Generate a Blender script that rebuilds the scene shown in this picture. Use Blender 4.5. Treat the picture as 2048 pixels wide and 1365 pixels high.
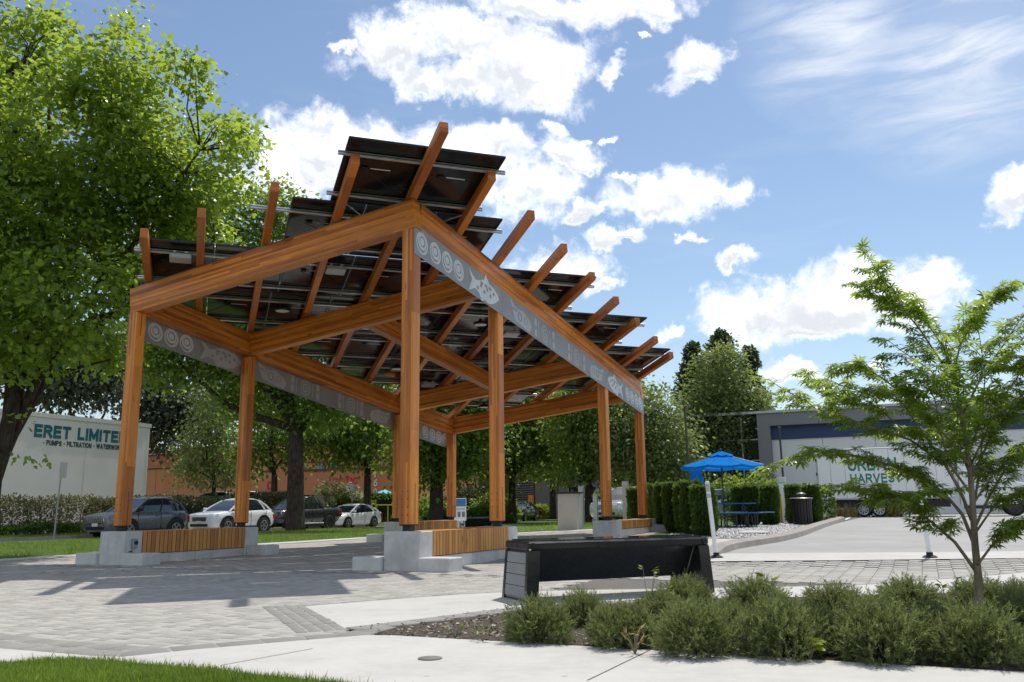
import bpy, math, random
import numpy as np
from mathutils import Vector, Matrix

random.seed(11)
rng = np.random.default_rng(11)
SC = bpy.context.scene
COL = SC.collection
for _o in list(bpy.data.objects):
    bpy.data.objects.remove(_o)

# ------------------------------------------------------------------ camera
FPX, PITCH, ROLL, EYE = 1715.39, 0.193323, -0.0126546, 0.9
_c, _s = math.cos(PITCH), math.sin(PITCH)
_cr, _sr = math.cos(ROLL), math.sin(ROLL)
_F = Vector((0, _c, _s)); _R = Vector((1, 0, 0)); _U = Vector((0, -_s, _c))
_right = _R * _cr + _U * _sr
_up = _U * _cr - _R * _sr
cam_d = bpy.data.cameras.new("camera")
cam = bpy.data.objects.new("camera", cam_d); COL.objects.link(cam)
cam_d.sensor_width = 36.0; cam_d.lens = FPX / 2048 * 36.0
cam_d.clip_start = 0.05; cam_d.clip_end = 3000
cam.matrix_world = Matrix(((_right.x, _up.x, -_F.x, 0), (_right.y, _up.y, -_F.y, 0), (_right.z, _up.z, -_F.z, EYE), (0, 0, 0, 1)))
SC.camera = cam


def ray(px, py):
    x, y = px - 1024, py - 682.5
    x, y = _cr * x + _sr * y, -_sr * x + _cr * y
    return Vector((x / FPX, _c + _s * y / FPX, _s - _c * y / FPX))


# ------------------------------------------------------------------ site axes: u along the short side of the pavilion, v along the long one
PHI = -0.4397591
UX = Vector((math.cos(PHI), math.sin(PHI), 0)); VX = Vector((-math.sin(PHI), math.cos(PHI), 0))
C0 = Vector((-1.634098, 13.552319, 0))
SA = 3.09963          # structural module
ZC, SL = 5.427115, 0.1168444

# ------------------------------------------------------------------ sun and sky
SUN_DIR = (VX * 3.5 + UX * 0.30 + Vector((0, 0, 6.45))).normalized()
SUN_EL = math.asin(SUN_DIR.z); SUN_AZ = math.atan2(SUN_DIR.x, SUN_DIR.y)
sun_d = bpy.data.lights.new("sun", 'SUN'); sun_d.energy = 2.5; sun_d.angle = math.radians(0.6); sun_d.color = (1.0, 0.955, 0.88)
sun = bpy.data.objects.new("sun", sun_d); COL.objects.link(sun)
sun.rotation_euler = (-SUN_DIR).to_track_quat('-Z', 'Y').to_euler()
sun.location = (0, 0, 60)
SC.view_settings.view_transform = 'Standard'
SC.view_settings.look = 'None'
SC.view_settings.exposure = 0.62
SC.view_settings.gamma = 1.0
SC.view_settings.use_curve_mapping = False
SC.render.engine = 'CYCLES'
SC.cycles.max_bounces = 8; SC.cycles.diffuse_bounces = 4; SC.cycles.glossy_bounces = 4
SC.cycles.transmission_bounces = 6; SC.cycles.transparent_max_bounces = 8


class NT:
    """tiny node-tree writer"""
    def __init__(s, tree):
        s.t = tree; s.t.nodes.clear()

    def n(s, typ, ins=None, **at):
        nd = s.t.nodes.new(typ)
        for k, v in at.items():
            setattr(nd, k, v)
        for k, v in (ins or {}).items():
            sk = nd.inputs[k]
            if isinstance(v, bpy.types.NodeSocket):
                s.t.links.new(v, sk)
            else:
                sk.default_value = v
        return nd

    def m(s, op, a, b=0.0, c=None, clamp=False):
        ins = {0: a, 1: b}
        if c is not None: ins[2] = c
        return s.n('ShaderNodeMath', ins, operation=op, use_clamp=clamp).outputs[0]

    def vm(s, op, a, b=(0, 0, 0), out=0):
        return s.n('ShaderNodeVectorMath', {0: a, 1: b}, operation=op).outputs[out]

    def noise(s, vec, scale, detail=3.0, rough=0.55, dist=0.0, out=0):
        return s.n('ShaderNodeTexNoise', {'Vector': vec, 'Scale': scale, 'Detail': detail, 'Roughness': rough, 'Distortion': dist}).outputs[out]

    def ramp(s, fac, stops, interp='LINEAR'):
        nd = s.n('ShaderNodeValToRGB', {'Fac': fac}); cr = nd.color_ramp; cr.interpolation = interp
        while len(cr.elements) < len(stops): cr.elements.new(0.5)
        for e, (p, c) in zip(cr.elements, stops):
            e.position = p; e.color = (c[0], c[1], c[2], 1) if not isinstance(c, (int, float)) else (c, c, c, 1)
        return nd.outputs[0]

    def mix(s, fac, a, b, blend='MIX'):
        nd = s.n('ShaderNodeMix', data_type='RGBA', blend_type=blend)
        for k, v in ((0, fac), (6, a), (7, b)):
            if isinstance(v, bpy.types.NodeSocket): s.t.links.new(v, nd.inputs[k])
            else: nd.inputs[k].default_value = v if k == 0 else (v[0], v[1], v[2], 1)
        return nd.outputs[2]

    def remap(s, v, a, b, c=0.0, d=1.0, smooth=False):
        nd = s.n('ShaderNodeMapRange', {0: v, 1: a, 2: b, 3: c, 4: d}, clamp=True)
        if smooth: nd.interpolation_type = 'SMOOTHSTEP'
        return nd.outputs[0]


world = bpy.data.worlds.new("World"); SC.world = world; world.use_nodes = True
w = NT(world.node_tree)
sky = w.n('ShaderNodeTexSky', sky_type='NISHITA', sun_disc=False)
sky.sun_elevation = SUN_EL; sky.sun_rotation = SUN_AZ
sky.air_density = 1.15; sky.dust_density = 0.25; sky.ozone_density = 1.6; sky.altitude = 0
tc = w.n('ShaderNodeTexCoord').outputs['Generated']
sep = w.n('ShaderNodeSeparateXYZ', {0: tc})
az = w.m('ARCTAN2', sep.outputs[0], sep.outputs[1])
el = w.m('ARCSINE', sep.outputs[2])
ae = w.n('ShaderNodeCombineXYZ', {0: az, 1: el, 2: 0.0}).outputs[0]
d1 = w.noise(tc, 9.0, 4.0, 0.6, out=1)
d1 = w.vm('MULTIPLY', w.vm('SUBTRACT', d1, (0.5, 0.5, 0.5)), (0.11, 0.075, 0))
d2 = w.vm('MULTIPLY', w.vm('SUBTRACT', w.noise(tc, 34.0, 5.0, 0.65, out=1), (0.5, 0.5, 0.5)), (0.045, 0.04, 0))
d1 = w.vm('ADD', d1, d2)
aw = w.vm('ADD', ae, d1)


def blob(px, py, rx, ry):
    r = ray(px, py).normalized()
    e = math.asin(r.z)
    return (math.atan2(r.x, r.y), e, rx / FPX / math.cos(e), ry / FPX)


CLOUDS = [blob(*b) for b in (
    (820, 105, 120, 62), (930, 75, 130, 55), (1050, 125, 115, 70), (1080, 185, 85, 48), (950, 170, 110, 45), (870, 185, 70, 30),
    (650, 290, 150, 80), (550, 330, 100, 90), (770, 320, 140, 85), (920, 330, 170, 75), (1060, 380, 90, 62), (650, 230, 60, 45), (1010, 285, 60, 35), (1130, 305, 70, 35),
    (1130, 8, 230, 38), (1330, 22, 60, 32), (1400, 130, 78, 36), (1210, 125, 22, 26), (1335, 392, 130, 46), (1440, 385, 55, 30), (1185, 420, 45, 20),
    (1110, 530, 110, 45), (1222, 470, 32, 22), (1493, 520, 42, 22), (1540, 620, 130, 62), (1470, 650, 70, 36), (1690, 600, 160, 70), (1820, 580, 110, 48), (1640, 655, 130, 34),
    (2030, 390, 50, 36), (1345, 658, 36, 18), (1560, 745, 52, 20), (1632, 748, 44, 14), (1735, 734, 26, 10), (1165, 272, 16, 9), (1215, 270, 18, 10), (1238, 358, 22, 10), (1385, 468, 34, 12), (1275, 80, 18, 8), (690, 95, 26, 16), (1090, 62, 16, 10), (1160, 330, 40, 18), (1270, 470, 22, 14), (1215, 560, 26, 14), (1100, 265, 30, 16), (1850, 560, 70, 30))]
fmax = None; fund = None
for (a_, e_, rx, ry) in CLOUDS:
    q = w.vm('DIVIDE', w.vm('SUBTRACT', aw, (a_, e_, 0)), (rx, ry, 1))
    f = w.m('SUBTRACT', 1.0, w.vm('LENGTH', q, out=1))
    fmax = f if fmax is None else w.m('SMOOTH_MAX', fmax, f, 0.12)
    g = w.m('SUBTRACT', 1.0, w.vm('LENGTH', w.vm('ADD', q, (0.15, 0.55, 0)), out=1))
    fund = g if fund is None else w.m('SMOOTH_MAX', fund, g, 0.12)
# the same broken cumulus cover goes on over the rest of the sky
gen = w.m('MULTIPLY', w.m('SUBTRACT', w.noise(w.vm('MULTIPLY', tc, (1.0, 1.0, 1.6)), 2.6, 3.0, 0.5), 0.545), 5.0)
wx = w.remap(w.m('ABSOLUTE', az), 0.62, 0.82, 1.0, 0.0); wy = w.remap(el, 0.62, 0.78, 1.0, 0.0)
gen = w.m('MINIMUM', w.m('SUBTRACT', gen, w.m('MULTIPLY', w.m('MULTIPLY', wx, wy), 4.0)), 0.8)
gen = w.m('SUBTRACT', gen, w.remap(el, 0.02, 0.10, 4.0, 0.0))
fmax = w.m('MAXIMUM', fmax, gen)
n1 = w.noise(tc, 21.0, 9.0, 0.64, 0.3)
dens = w.m('ADD', fmax, w.m('MULTIPLY', w.m('SUBTRACT', n1, 0.5), 2.3))
mask = w.remap(dens, -0.22, 0.66, smooth=True)
n2 = w.noise(tc, 9.0, 5.0, 0.55)
under = w.m('ADD', w.m('SUBTRACT', fund, fmax), w.m('MULTIPLY', w.m('SUBTRACT', n2, 0.5), 1.9))
core = w.m('MULTIPLY', w.remap(dens, 0.16, 0.62, smooth=True), w.remap(under, -0.65, 0.32, smooth=True))
puff = w.noise(tc, 44.0, 6.0, 0.62)
white = w.mix(w.remap(puff, 0.34, 0.60, smooth=True), (0.66, 0.68, 0.71), (1.0, 1.0, 1.0))
ccol = w.mix(core, white, (0.50, 0.52, 0.555))
# thin cirrus veils
wr = blob(1670, 60, 190, 190); wr2 = blob(1930, 120, 260, 220)
mp = w.n('ShaderNodeMapping', {'Vector': ae, 'Rotation': (0, 0, -0.5), 'Scale': (3.0, 14.0, 1.0)}).outputs[0]
cn = w.noise(mp, 2.2, 6.0, 0.6, 0.6)
cf = w.m('SUBTRACT', 1.0, w.vm('LENGTH', w.vm('DIVIDE', w.vm('SUBTRACT', ae, (wr[0], wr[1], 0)), (wr[2], wr[3], 1)), out=1))
cf2 = w.m('SUBTRACT', 1.0, w.vm('LENGTH', w.vm('DIVIDE', w.vm('SUBTRACT', ae, (wr2[0], wr2[1], 0)), (wr2[2], wr2[3], 1)), out=1))
cf = w.m('MAXIMUM', w.m('MAXIMUM', cf, cf2), 0.0)
cir = w.m('ADD', w.m('MULTIPLY', w.remap(cn, 0.42, 0.75), w.m('MULTIPLY', cf, 1.1)), w.remap(w.noise(mp, 1.3, 4.0), 0.55, 0.9, 0.0, 0.16), clamp=True)
cir = w.m('ADD', cir, w.m('MULTIPLY', cf, 0.30), clamp=True)
SKY_STR = 0.080
skyc = w.n('ShaderNodeHueSaturation', {'Saturation': 0.98, 'Value': 1.0, 'Color': sky.outputs[0]}).outputs[0]
bg_s = w.n('ShaderNodeBackground', {'Color': skyc, 'Strength': SKY_STR}).outputs[0]
bg_c = w.n('ShaderNodeBackground', {'Color': ccol, 'Strength': 1.05}).outputs[0]
bg_v = w.n('ShaderNodeBackground', {'Color': (0.80, 0.86, 0.95, 1), 'Strength': 0.72}).outputs[0]
m1 = w.n('ShaderNodeMixShader', {0: cir, 1: bg_s, 2: bg_v}).outputs[0]
m2 = w.n('ShaderNodeMixShader', {0: mask, 1: m1, 2: bg_c}).outputs[0]
w.n('ShaderNodeOutputWorld', {0: m2})
world.cycles.sampling_method = 'MANUAL'; world.cycles.sample_map_resolution = 512

# ------------------------------------------------------------------ points on the site


def W(u, v, z=0.0):
    return C0 + UX * u + VX * v + Vector((0, 0, z))


def uv(p):
    r = Vector(p) - C0
    return r.dot(UX), r.dot(VX)


def sstep(a, b, x):
    t = min(1.0, max(0.0, (x - a) / (b - a)))
    return t * t * (3 - 2 * t)


def ZG(u, v):            # the plaza rises gently towards the driveway at the back
    if v <= 2: return 0.0
    return 0.30 * (1 - math.exp(-(v - 2) / 8.0)) * sstep(-9, -1, u)


def G(px, py, z=0.0):
    d = ray(px, py); t = (z - EYE) / d.z
    return Vector((d.x * t, d.y * t, z))


def AT(px, py, y):
    d = ray(px, py); t = y / d.y
    return Vector((0, 0, EYE)) + d * t


def ONG(px, y):          # ground point at depth y under image column px
    p = AT(px, 1015, y); u, v = uv(p)
    p.z = ZG(u, v); return p


_cu, _cv = uv((0, 0, 0))


def v_at(px, u0, py=1000):
    d = ray(px, py); t = (u0 - _cu) / d.dot(UX)
    return _cv + t * d.dot(VX)


def u_at(px, v0, py=1000):
    d = ray(px, py); t = (v0 - _cv) / d.dot(VX)
    return _cu + t * d.dot(UX)
# ------------------------------------------------------------------ materials
def mat(name, build):
    m = bpy.data.materials.new(name); m.use_nodes = True
    t = NT(m.node_tree)
    sh = build(t)
    t.n('ShaderNodeOutputMaterial', {0: sh})
    return m


def prin(t, base, rough=0.5, metal=0.0, bump=None, bstr=0.2, bdist=0.01, spec=0.5, coat=0.0):
    ins = {'Base Color': base if isinstance(base, bpy.types.NodeSocket) else (base[0], base[1], base[2], 1), 'Roughness': rough, 'Metallic': metal, 'Specular IOR Level': spec, 'Coat Weight': coat}
    if bump is not None:
        ins['Normal'] = t.n('ShaderNodeBump', {'Strength': bstr, 'Distance': bdist, 'Height': bump}).outputs[0]
    return t.n('ShaderNodeBsdfPrincipled', ins).outputs[0]


def objvec(t, rnd=True):
    c = t.n('ShaderNodeTexCoord').outputs['Object']
    if rnd:
        r = t.n('ShaderNodeObjectInfo').outputs['Random']
        c = t.vm('ADD', c, t.vm('SCALE', (37.0, 91.0, 53.0)) if False else t.n('ShaderNodeCombineXYZ', {0: t.m('MULTIPLY', r, 37.0), 1: t.m('MULTIPLY', r, 11.0), 2: t.m('MULTIPLY', r, 5.0)}).outputs[0])
    return c


def rnd_attr(t):
    return t.n('ShaderNodeAttribute', attribute_name='rnd').outputs['Fac']


def wood(light, dark, lam=0.04, rough=0.38, knots=0.7):
    def b(t):
        c0 = t.n('ShaderNodeTexCoord').outputs['Object']
        r = t.n('ShaderNodeObjectInfo').outputs['Random']
        c = objvec(t)
        s0 = t.n('ShaderNodeSeparateXYZ', {0: c0})
        layer = t.m('FLOOR', t.m('DIVIDE', t.m('ADD', s0.outputs[2], 3.0), lam))
        # boards finger-jointed along the length
        seg = t.m('FLOOR', t.m('ADD', t.m('DIVIDE', s0.outputs[0], 1.9), t.m('MULTIPLY', layer, 0.37)))
        wn = t.n('ShaderNodeTexWhiteNoise', {'Vector': t.n('ShaderNodeCombineXYZ', {0: layer, 1: seg, 2: t.m('MULTIPLY', r, 91.0)}).outputs[0]}, noise_dimensions='3D').outputs[0]
        wnl = t.n('ShaderNodeTexWhiteNoise', {'Vector': t.n('ShaderNodeCombineXYZ', {0: layer, 1: 5.0, 2: t.m('MULTIPLY', r, 57.0)}).outputs[0]}, noise_dimensions='3D').outputs[0]
        lc = t.vm('ADD', c, t.n('ShaderNodeCombineXYZ', {0: t.m('MULTIPLY', wn, 9.0), 1: t.m('MULTIPLY', wn, 3.0), 2: 0.0}).outputs[0])
        g1 = t.noise(t.vm('MULTIPLY', lc, (1.2, 26, 26)), 1.0, 4.0, 0.62, 0.8)
        g2 = t.noise(t.vm('MULTIPLY', lc, (5.0, 110, 110)), 1.0, 2.0, 0.5)
        v = t.m('ADD', t.m('MULTIPLY', g1, 0.52), t.m('ADD', t.m('MULTIPLY', wn, 0.38), t.m('ADD', t.m('MULTIPLY', wnl, 0.12), t.m('MULTIPLY', g2, 0.12))))
        mid = tuple(0.5 * (x + y) for x, y in zip(light, dark))
        col = t.ramp(v, [(0.28, dark), (0.55, mid), (0.82, light)])
        vor = t.n('ShaderNodeTexVoronoi', {'Vector': t.vm('MULTIPLY', lc, (1.0, 4.2, 4.2)), 'Scale': 1.3}).outputs['Distance']
        kn = t.remap(vor, 0.05, 0.13, knots, 0.0)
        col = t.mix(kn, col, tuple(x * 0.28 for x in dark))
        wet = t.noise(t.vm('MULTIPLY', c, (0.7, 3.5, 3.5)), 1.0, 4.0, 0.6)
        col = t.mix(t.remap(wet, 0.52, 0.74, 0.0, 0.42), col, tuple(x * 0.55 for x in dark))
        fade = t.noise(t.vm('ADD', t.vm('MULTIPLY', c, (0.5, 2.0, 2.0)), (7, 3, 1)), 1.0, 3.0, 0.6)
        col = t.mix(t.remap(fade, 0.55, 0.75, 0.0, 0.25), col, tuple(min(1, x * 1.05 + .04) for x in light))
        fr = t.m('FRACT', t.m('DIVIDE', t.m('ADD', s0.outputs[2], 3.0), lam))
        gl = t.m('GREATER_THAN', t.m('ABSOLUTE', t.m('SUBTRACT', fr, 0.5)), 0.465)
        col = t.mix(t.m('MULTIPLY', gl, 0.45), col, tuple(x * 0.45 for x in dark))
        return prin(t, col, t.remap(g1, 0.3, 0.7, rough - .06, rough + .12), 0, g2, 0.12, 0.002, 0.45)
    return b


M = {}
M['glulam'] = mat('stained_glulam', wood((0.90, 0.325, 0.048), (0.29, 0.066, 0.010)))
M['rafter'] = mat('stained_rafter', wood((0.72, 0.230, 0.036), (0.28, 0.066, 0.011), lam=0.06))
M['slat'] = mat('cedar_slat', wood((0.68, 0.33, 0.085), (0.34, 0.130, 0.030), lam=0.3, rough=0.5, knots=0.8))


def concrete(base, var=0.10, holes=0.5, sc=1.0, stain=0.25):
    def b(t):
        c = objvec(t)
        n1 = t.noise(c, 1.7 * sc, 5.0, 0.6); n2 = t.noise(c, 11 * sc, 4.0, 0.6); n3 = t.noise(c, 120 * sc, 2.0)
        v = t.m('ADD', t.m('MULTIPLY', n1, 0.55), t.m('ADD', t.m('MULTIPLY', n2, 0.3), t.m('MULTIPLY', n3, 0.15)))
        col = t.ramp(v, [(0.32, tuple(x * (1 - var * 1.6) for x in base)), (0.5, base), (0.68, tuple(min(1, x * (1 + var)) for x in base))])
        st = t.noise(t.vm('MULTIPLY', c, (1, 1, 0.25)), 2.3 * sc, 4.0, 0.65)
        col = t.mix(t.remap(st, 0.52, 0.72, 0, stain), col, tuple(x * 0.45 for x in base))
        vor = t.n('ShaderNodeTexVoronoi', {'Vector': c, 'Scale': 16.0 * sc, 'Randomness': 1.0}).outputs['Distance']
        h = t.remap(vor, 0.05, 0.09, holes, 0.0)
        col = t.mix(h, col, tuple(x * 0.3 for x in base))
        gum = t.n('ShaderNodeTexVoronoi', {'Vector': t.vm('ADD', c, (3, 5, 0)), 'Scale': 2.6, 'Randomness': 1.0}).outputs['Distance']
        col = t.mix(t.remap(gum, 0.035, 0.06, 0.45, 0.0), col, tuple(x * 0.4 for x in base))
        swirl = t.noise(t.vm('MULTIPLY', c, (0.5, 2.2, 1)), 1.1, 6.0, 0.7, 1.2)
        col = t.mix(t.remap(swirl, 0.5, 0.72, 0.0, stain * 1.2), col, tuple(x * 0.62 for x in base))
        return prin(t, col, 0.85, 0, t.m('SUBTRACT', t.m('ADD', n2, t.m('MULTIPLY', n3, 0.4)), h), 0.35, 0.006, 0.3)
    return b


M['concrete'] = mat('cast_concrete', concrete((0.60, 0.595, 0.575), 0.14, 0.7, 1.0, 0.35))
M['slab'] = mat('broom_concrete', concrete((0.55, 0.53, 0.485), 0.085, 0.0, 0.8, 0.16))
M['slab2'] = mat('path_concrete', concrete((0.53, 0.515, 0.48), 0.08, 0.0, 0.8, 0.15))
M['kerbc'] = mat('kerb_concrete', concrete((0.36, 0.325, 0.28), 0.14, 0.2, 1.0, 0.35))
M['monol'] = mat('monolith_concrete', concrete((0.50, 0.47, 0.41), 0.08, 0.3, 1.0, 0.2))


def paver(base, var):
    def b(t):
        c = t.n('ShaderNodeTexCoord').outputs['Object']
        g = t.n('ShaderNodeNewGeometry').outputs['Position']
        a = rnd_attr(t)
        n = t.noise(g, 60, 3.0, 0.6); n1 = t.noise(g, 0.5, 4.0, 0.6); n4 = t.noise(g, 4.0, 3.0)
        v = t.m('ADD', t.m('MULTIPLY', a, 0.45), t.m('ADD', t.m('MULTIPLY', n, 0.22), t.m('ADD', t.m('MULTIPLY', n1, 0.2), t.m('MULTIPLY', n4, 0.13))))
        col = t.ramp(v, [(0.15, tuple(x * (1 - var) for x in base)), (0.5, base), (0.85, tuple(x * (1 + var) for x in base))])
        return prin(t, col, 0.88, 0, n, 0.3, 0.003, 0.25)
    return b


M['paver'] = mat('grey_paver', paver((0.415, 0.392, 0.350), 0.22))
M['paver_b'] = mat('plain_paver', paver((0.395, 0.372, 0.332), 0.20))
M['paver_dk'] = mat('charcoal_paver', paver((0.30, 0.285, 0.258), 0.18))


def flat_noise(base, base2, sc, rough=0.9, sc2=None, bstr=0.4, bd=0.02, lo=0.35, hi=0.65):
    def b(t):
        g = t.n('ShaderNodeNewGeometry').outputs['Position']
        n = t.noise(g, sc, 6.0, 0.65); n2 = t.noise(g, sc2 or sc * 9, 4.0, 0.6)
        col = t.ramp(t.m('ADD', t.m('MULTIPLY', n, 0.6), t.m('MULTIPLY', n2, 0.4)), [(lo, base), (hi, base2)])
        return prin(t, col, rough, 0, n2, bstr, bd, 0.2)
    return b


M['sand'] = mat('joint_sand', flat_noise((0.12, 0.112, 0.10), (0.22, 0.205, 0.18), 30))
M['asphalt'] = mat('pale_asphalt', flat_noise((0.33, 0.322, 0.30), (0.43, 0.42, 0.395), 0.7, 0.9, 90, 0.3, 0.004))
M['street'] = mat('street_asphalt', flat_noise((0.30, 0.295, 0.28), (0.40, 0.39, 0.37), 0.6, 0.9, 60, 0.3, 0.004))
M['turf'] = mat('mown_turf', flat_noise((0.06, 0.10, 0.022), (0.13, 0.20, 0.045), 1.2, 0.9, 40, 0.8, 0.05))
M['verge'] = mat('dry_verge', flat_noise((0.13, 0.15, 0.04), (0.27, 0.26, 0.09), 1.0, 0.9, 30, 0.8, 0.05))
M['soil'] = mat('bark_mulch', flat_noise((0.06, 0.048, 0.038), (0.17, 0.138, 0.108), 18, 0.95, 160, 0.8, 0.02))
M['gravel'] = mat('grey_gravel', flat_noise((0.07, 0.07, 0.07), (0.25, 0.245, 0.24), 22, 0.9, 60, 0.8, 0.03, 0.38, 0.6))
M['earth'] = mat('earth', flat_noise((0.07, 0.09, 0.03), (0.14, 0.15, 0.06), 0.3))


def plain(name, col, rough=0.5, metal=0.0, var=0.0, coat=0.0, spec=0.5, sc=6.0):
    def b(t):
        if var:
            c = objvec(t); n = t.noise(c, sc, 4.0, 0.6)
            cc = t.ramp(n, [(0.3, tuple(x * (1 - var) for x in col)), (0.7, tuple(min(1, x * (1 + var)) for x in col))])
            return prin(t, cc, t.remap(n, 0.3, 0.7, max(0.02, rough - .08), rough + .08), metal, None, spec=spec, coat=coat)
        return prin(t, col, rough, metal, spec=spec, coat=coat)
    M[name] = mat(name, b)
    return M[name]


plain('steel_dark', (0.035, 0.037, 0.04), 0.45, 0.6, 0.2)
plain('alu', (0.62, 0.63, 0.64), 0.38, 0.85, 0.08)
plain('alu_frame', (0.03, 0.03, 0.032), 0.35, 0.5)
plain('flashing', (0.30, 0.25, 0.21), 0.4, 0.6)
plain('label', (0.75, 0.75, 0.75), 0.6)
plain('box_grey', (0.50, 0.51, 0.51), 0.45, 0.2, 0.06)
plain('outlet', (0.26, 0.31, 0.38), 0.4, 0.3, 0.08)
plain('lamp_white', (0.78, 0.78, 0.76), 0.4)
plain('black', (0.014, 0.014, 0.015), 0.5, 0, 0.2)
plain('cable', (0.01, 0.01, 0.01), 0.6)
plain('bench_black', (0.016, 0.018, 0.020), 0.28, 0.2, 0.15, 0.3)
plain('bench_grey', (0.26, 0.27, 0.275), 0.5, 0.1, 0.08)
plain('bench_glass', (0.02, 0.024, 0.028), 0.08, 0.0, 0.1, 0.6)
plain('white_plastic', (0.78, 0.79, 0.79), 0.45, 0, 0.04)
plain('reflective', (0.45, 0.45, 0.46), 0.35, 0.3)
plain('rubber', (0.016, 0.016, 0.016), 0.8, 0, 0.15)
plain('post_steel', (0.46, 0.46, 0.44), 0.42, 0.7, 0.08)
plain('post_dark', (0.05, 0.055, 0.055), 0.45, 0.3)
plain('galv', (0.36, 0.37, 0.36), 0.5, 0.6, 0.1)
plain('sign_face', (0.62, 0.63, 0.62), 0.5)
plain('sign_back', (0.40, 0.41, 0.40), 0.5, 0.5)
plain('sign_blue', (0.03, 0.22, 0.52), 0.45)
plain('orange_sign', (0.75, 0.24, 0.03), 0.5)
plain('yellow', (0.72, 0.52, 0.04), 0.5, 0, 0.08)
plain('yellow_rail', (0.66, 0.55, 0.16), 0.5, 0, 0.1)
plain('green_led', (0.10, 0.55, 0.25), 0.4)
plain('wood_dark', (0.10, 0.055, 0.03), 0.7, 0, 0.2)
plain('table_blue', (0.035, 0.12, 0.33), 0.45, 0, 0.1)
plain('bin_brown', (0.028, 0.023, 0.021), 0.45, 0.2, 0.2)
plain('bin_rim', (0.22, 0.22, 0.22), 0.4, 0.5)
plain('wall_white', (0.84, 0.80, 0.71), 0.85, 0, 0.05, sc=0.6)
plain('wall_trim', (0.72, 0.68, 0.6), 0.8, 0, 0.06)
plain('teal', (0.01, 0.145, 0.155), 0.6)
plain('teal_dark', (0.015, 0.055, 0.07), 0.6)
plain('orange_a', (0.76, 0.37, 0.16), 0.85, 0, 0.06, sc=0.7)
plain('orange_b', (0.55, 0.22, 0.10), 0.85, 0, 0.06, sc=0.7)
plain('orange_c', (0.64, 0.28, 0.125), 0.85, 0, 0.06, sc=0.7)
plain('trim_brown', (0.095, 0.055, 0.04), 0.7)
plain('red_letter', (0.70, 0.02, 0.03), 0.45)
plain('cream_letter', (0.78, 0.74, 0.64), 0.5)
plain('glass_dark', (0.012, 0.016, 0.018), 0.05, 0.0, 0, 0, 0.8)
plain('glass_blue', (0.16, 0.22, 0.28), 0.08, 0.1, 0.2)
plain('grey_wall', (0.19, 0.195, 0.205), 0.7, 0, 0.05, sc=0.5)
plain('grey_wall2', (0.16, 0.155, 0.145), 0.8, 0, 0.06)
plain('navy', (0.018, 0.045, 0.125), 0.55, 0, 0.05)
plain('panel_white', (0.66, 0.67, 0.68), 0.55, 0, 0.03)
plain('truck_white', (0.78, 0.79, 0.80), 0.35, 0, 0.03)
plain('green_letter', (0.012, 0.20, 0.155), 0.5)
plain('mullion', (0.42, 0.43, 0.44), 0.4, 0.6)
plain('paint_grey', (0.165, 0.158, 0.162), 0.25, 0.35, 0.05, 0.8)
plain('paint_white', (0.80, 0.80, 0.80), 0.25, 0.0, 0.02, 0.8)
plain('paint_black', (0.022, 0.021, 0.022), 0.22, 0.3, 0.05, 0.8)
plain('paint_charcoal', (0.036, 0.034, 0.036), 0.28, 0.3, 0.05, 0.8)
plain('paint_silver', (0.5, 0.52, 0.54), 0.25, 0.5, 0.03, 0.8)
plain('paint_blue', (0.25, 0.30, 0.40), 0.25, 0.4, 0.03, 0.8)
plain('car_glass', (0.018, 0.024, 0.03), 0.05, 0, 0, 0.3, 0.7)
plain('trim_black', (0.012, 0.012, 0.012), 0.45)
plain('chrome', (0.7, 0.7, 0.7), 0.15, 1.0)
plain('rim', (0.42, 0.43, 0.44), 0.3, 0.8)
plain('rim_dark', (0.05, 0.05, 0.055), 0.35, 0.6)
plain('lamp_glass', (0.72, 0.74, 0.76), 0.12, 0.3)
plain('tail_red', (0.42, 0.012, 0.016), 0.2)
plain('plate', (0.7, 0.72, 0.75), 0.5)
plain('terracotta', (0.5, 0.2, 0.1), 0.8)
plain('iron', (0.20, 0.19, 0.18), 0.6, 0.5, 0.2)
plain('teal_fabric', (0.12, 0.52, 0.62), 0.7)


def solar_under(t):
    c = t.n('ShaderNodeTexCoord').outputs['Object']
    n = t.noise(c, 3.0, 4.0, 0.6)
    # cell grid of the laminate
    s = t.n('ShaderNodeSeparateXYZ', {0: c})
    gx = t.m('ABSOLUTE', t.m('SUBTRACT', t.m('FRACT', t.m('MULTIPLY', s.outputs[0], 6.2)), 0.5))
    gy = t.m('ABSOLUTE', t.m('SUBTRACT', t.m('FRACT', t.m('MULTIPLY', s.outputs[1], 6.2)), 0.5))
    ln = t.m('GREATER_THAN', t.m('MAXIMUM', gx, gy), 0.485)
    col = t.mix(t.m('MULTIPLY', ln, 0.5), t.ramp(n, [(0.3, (0.008, 0.008, 0.009)), (0.7, (0.017, 0.015, 0.015))]), (0.03, 0.03, 0.032))
    return prin(t, col, t.remap(n, 0.3, 0.7, 0.10, 0.22), 0, spec=0.35)


M['solar'] = mat('solar_laminate', solar_under)


def perf(t):
    c = t.n('ShaderNodeTexCoord').outputs['Object']
    n = t.noise(c, 2.0, 4.0)
    vor = t.n('ShaderNodeTexVoronoi', {'Vector': t.vm('MULTIPLY', c, (1, 1, 1)), 'Scale': 55.0, 'Randomness': 0.0}).outputs['Distance']
    h = t.remap(vor, 0.18, 0.30, 0.35, 0.0)
    col = t.mix(h, t.ramp(n, [(0.3, (0.30, 0.305, 0.31)), (0.7, (0.36, 0.365, 0.37))]), (0.12, 0.12, 0.12))
    return prin(t, col, 0.5, 0.45)


M['fascia'] = mat('perforated_metal', perf)
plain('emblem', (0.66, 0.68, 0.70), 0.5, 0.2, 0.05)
plain('emblem_dim', (0.48, 0.49, 0.50), 0.5, 0.3, 0.08)


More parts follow.
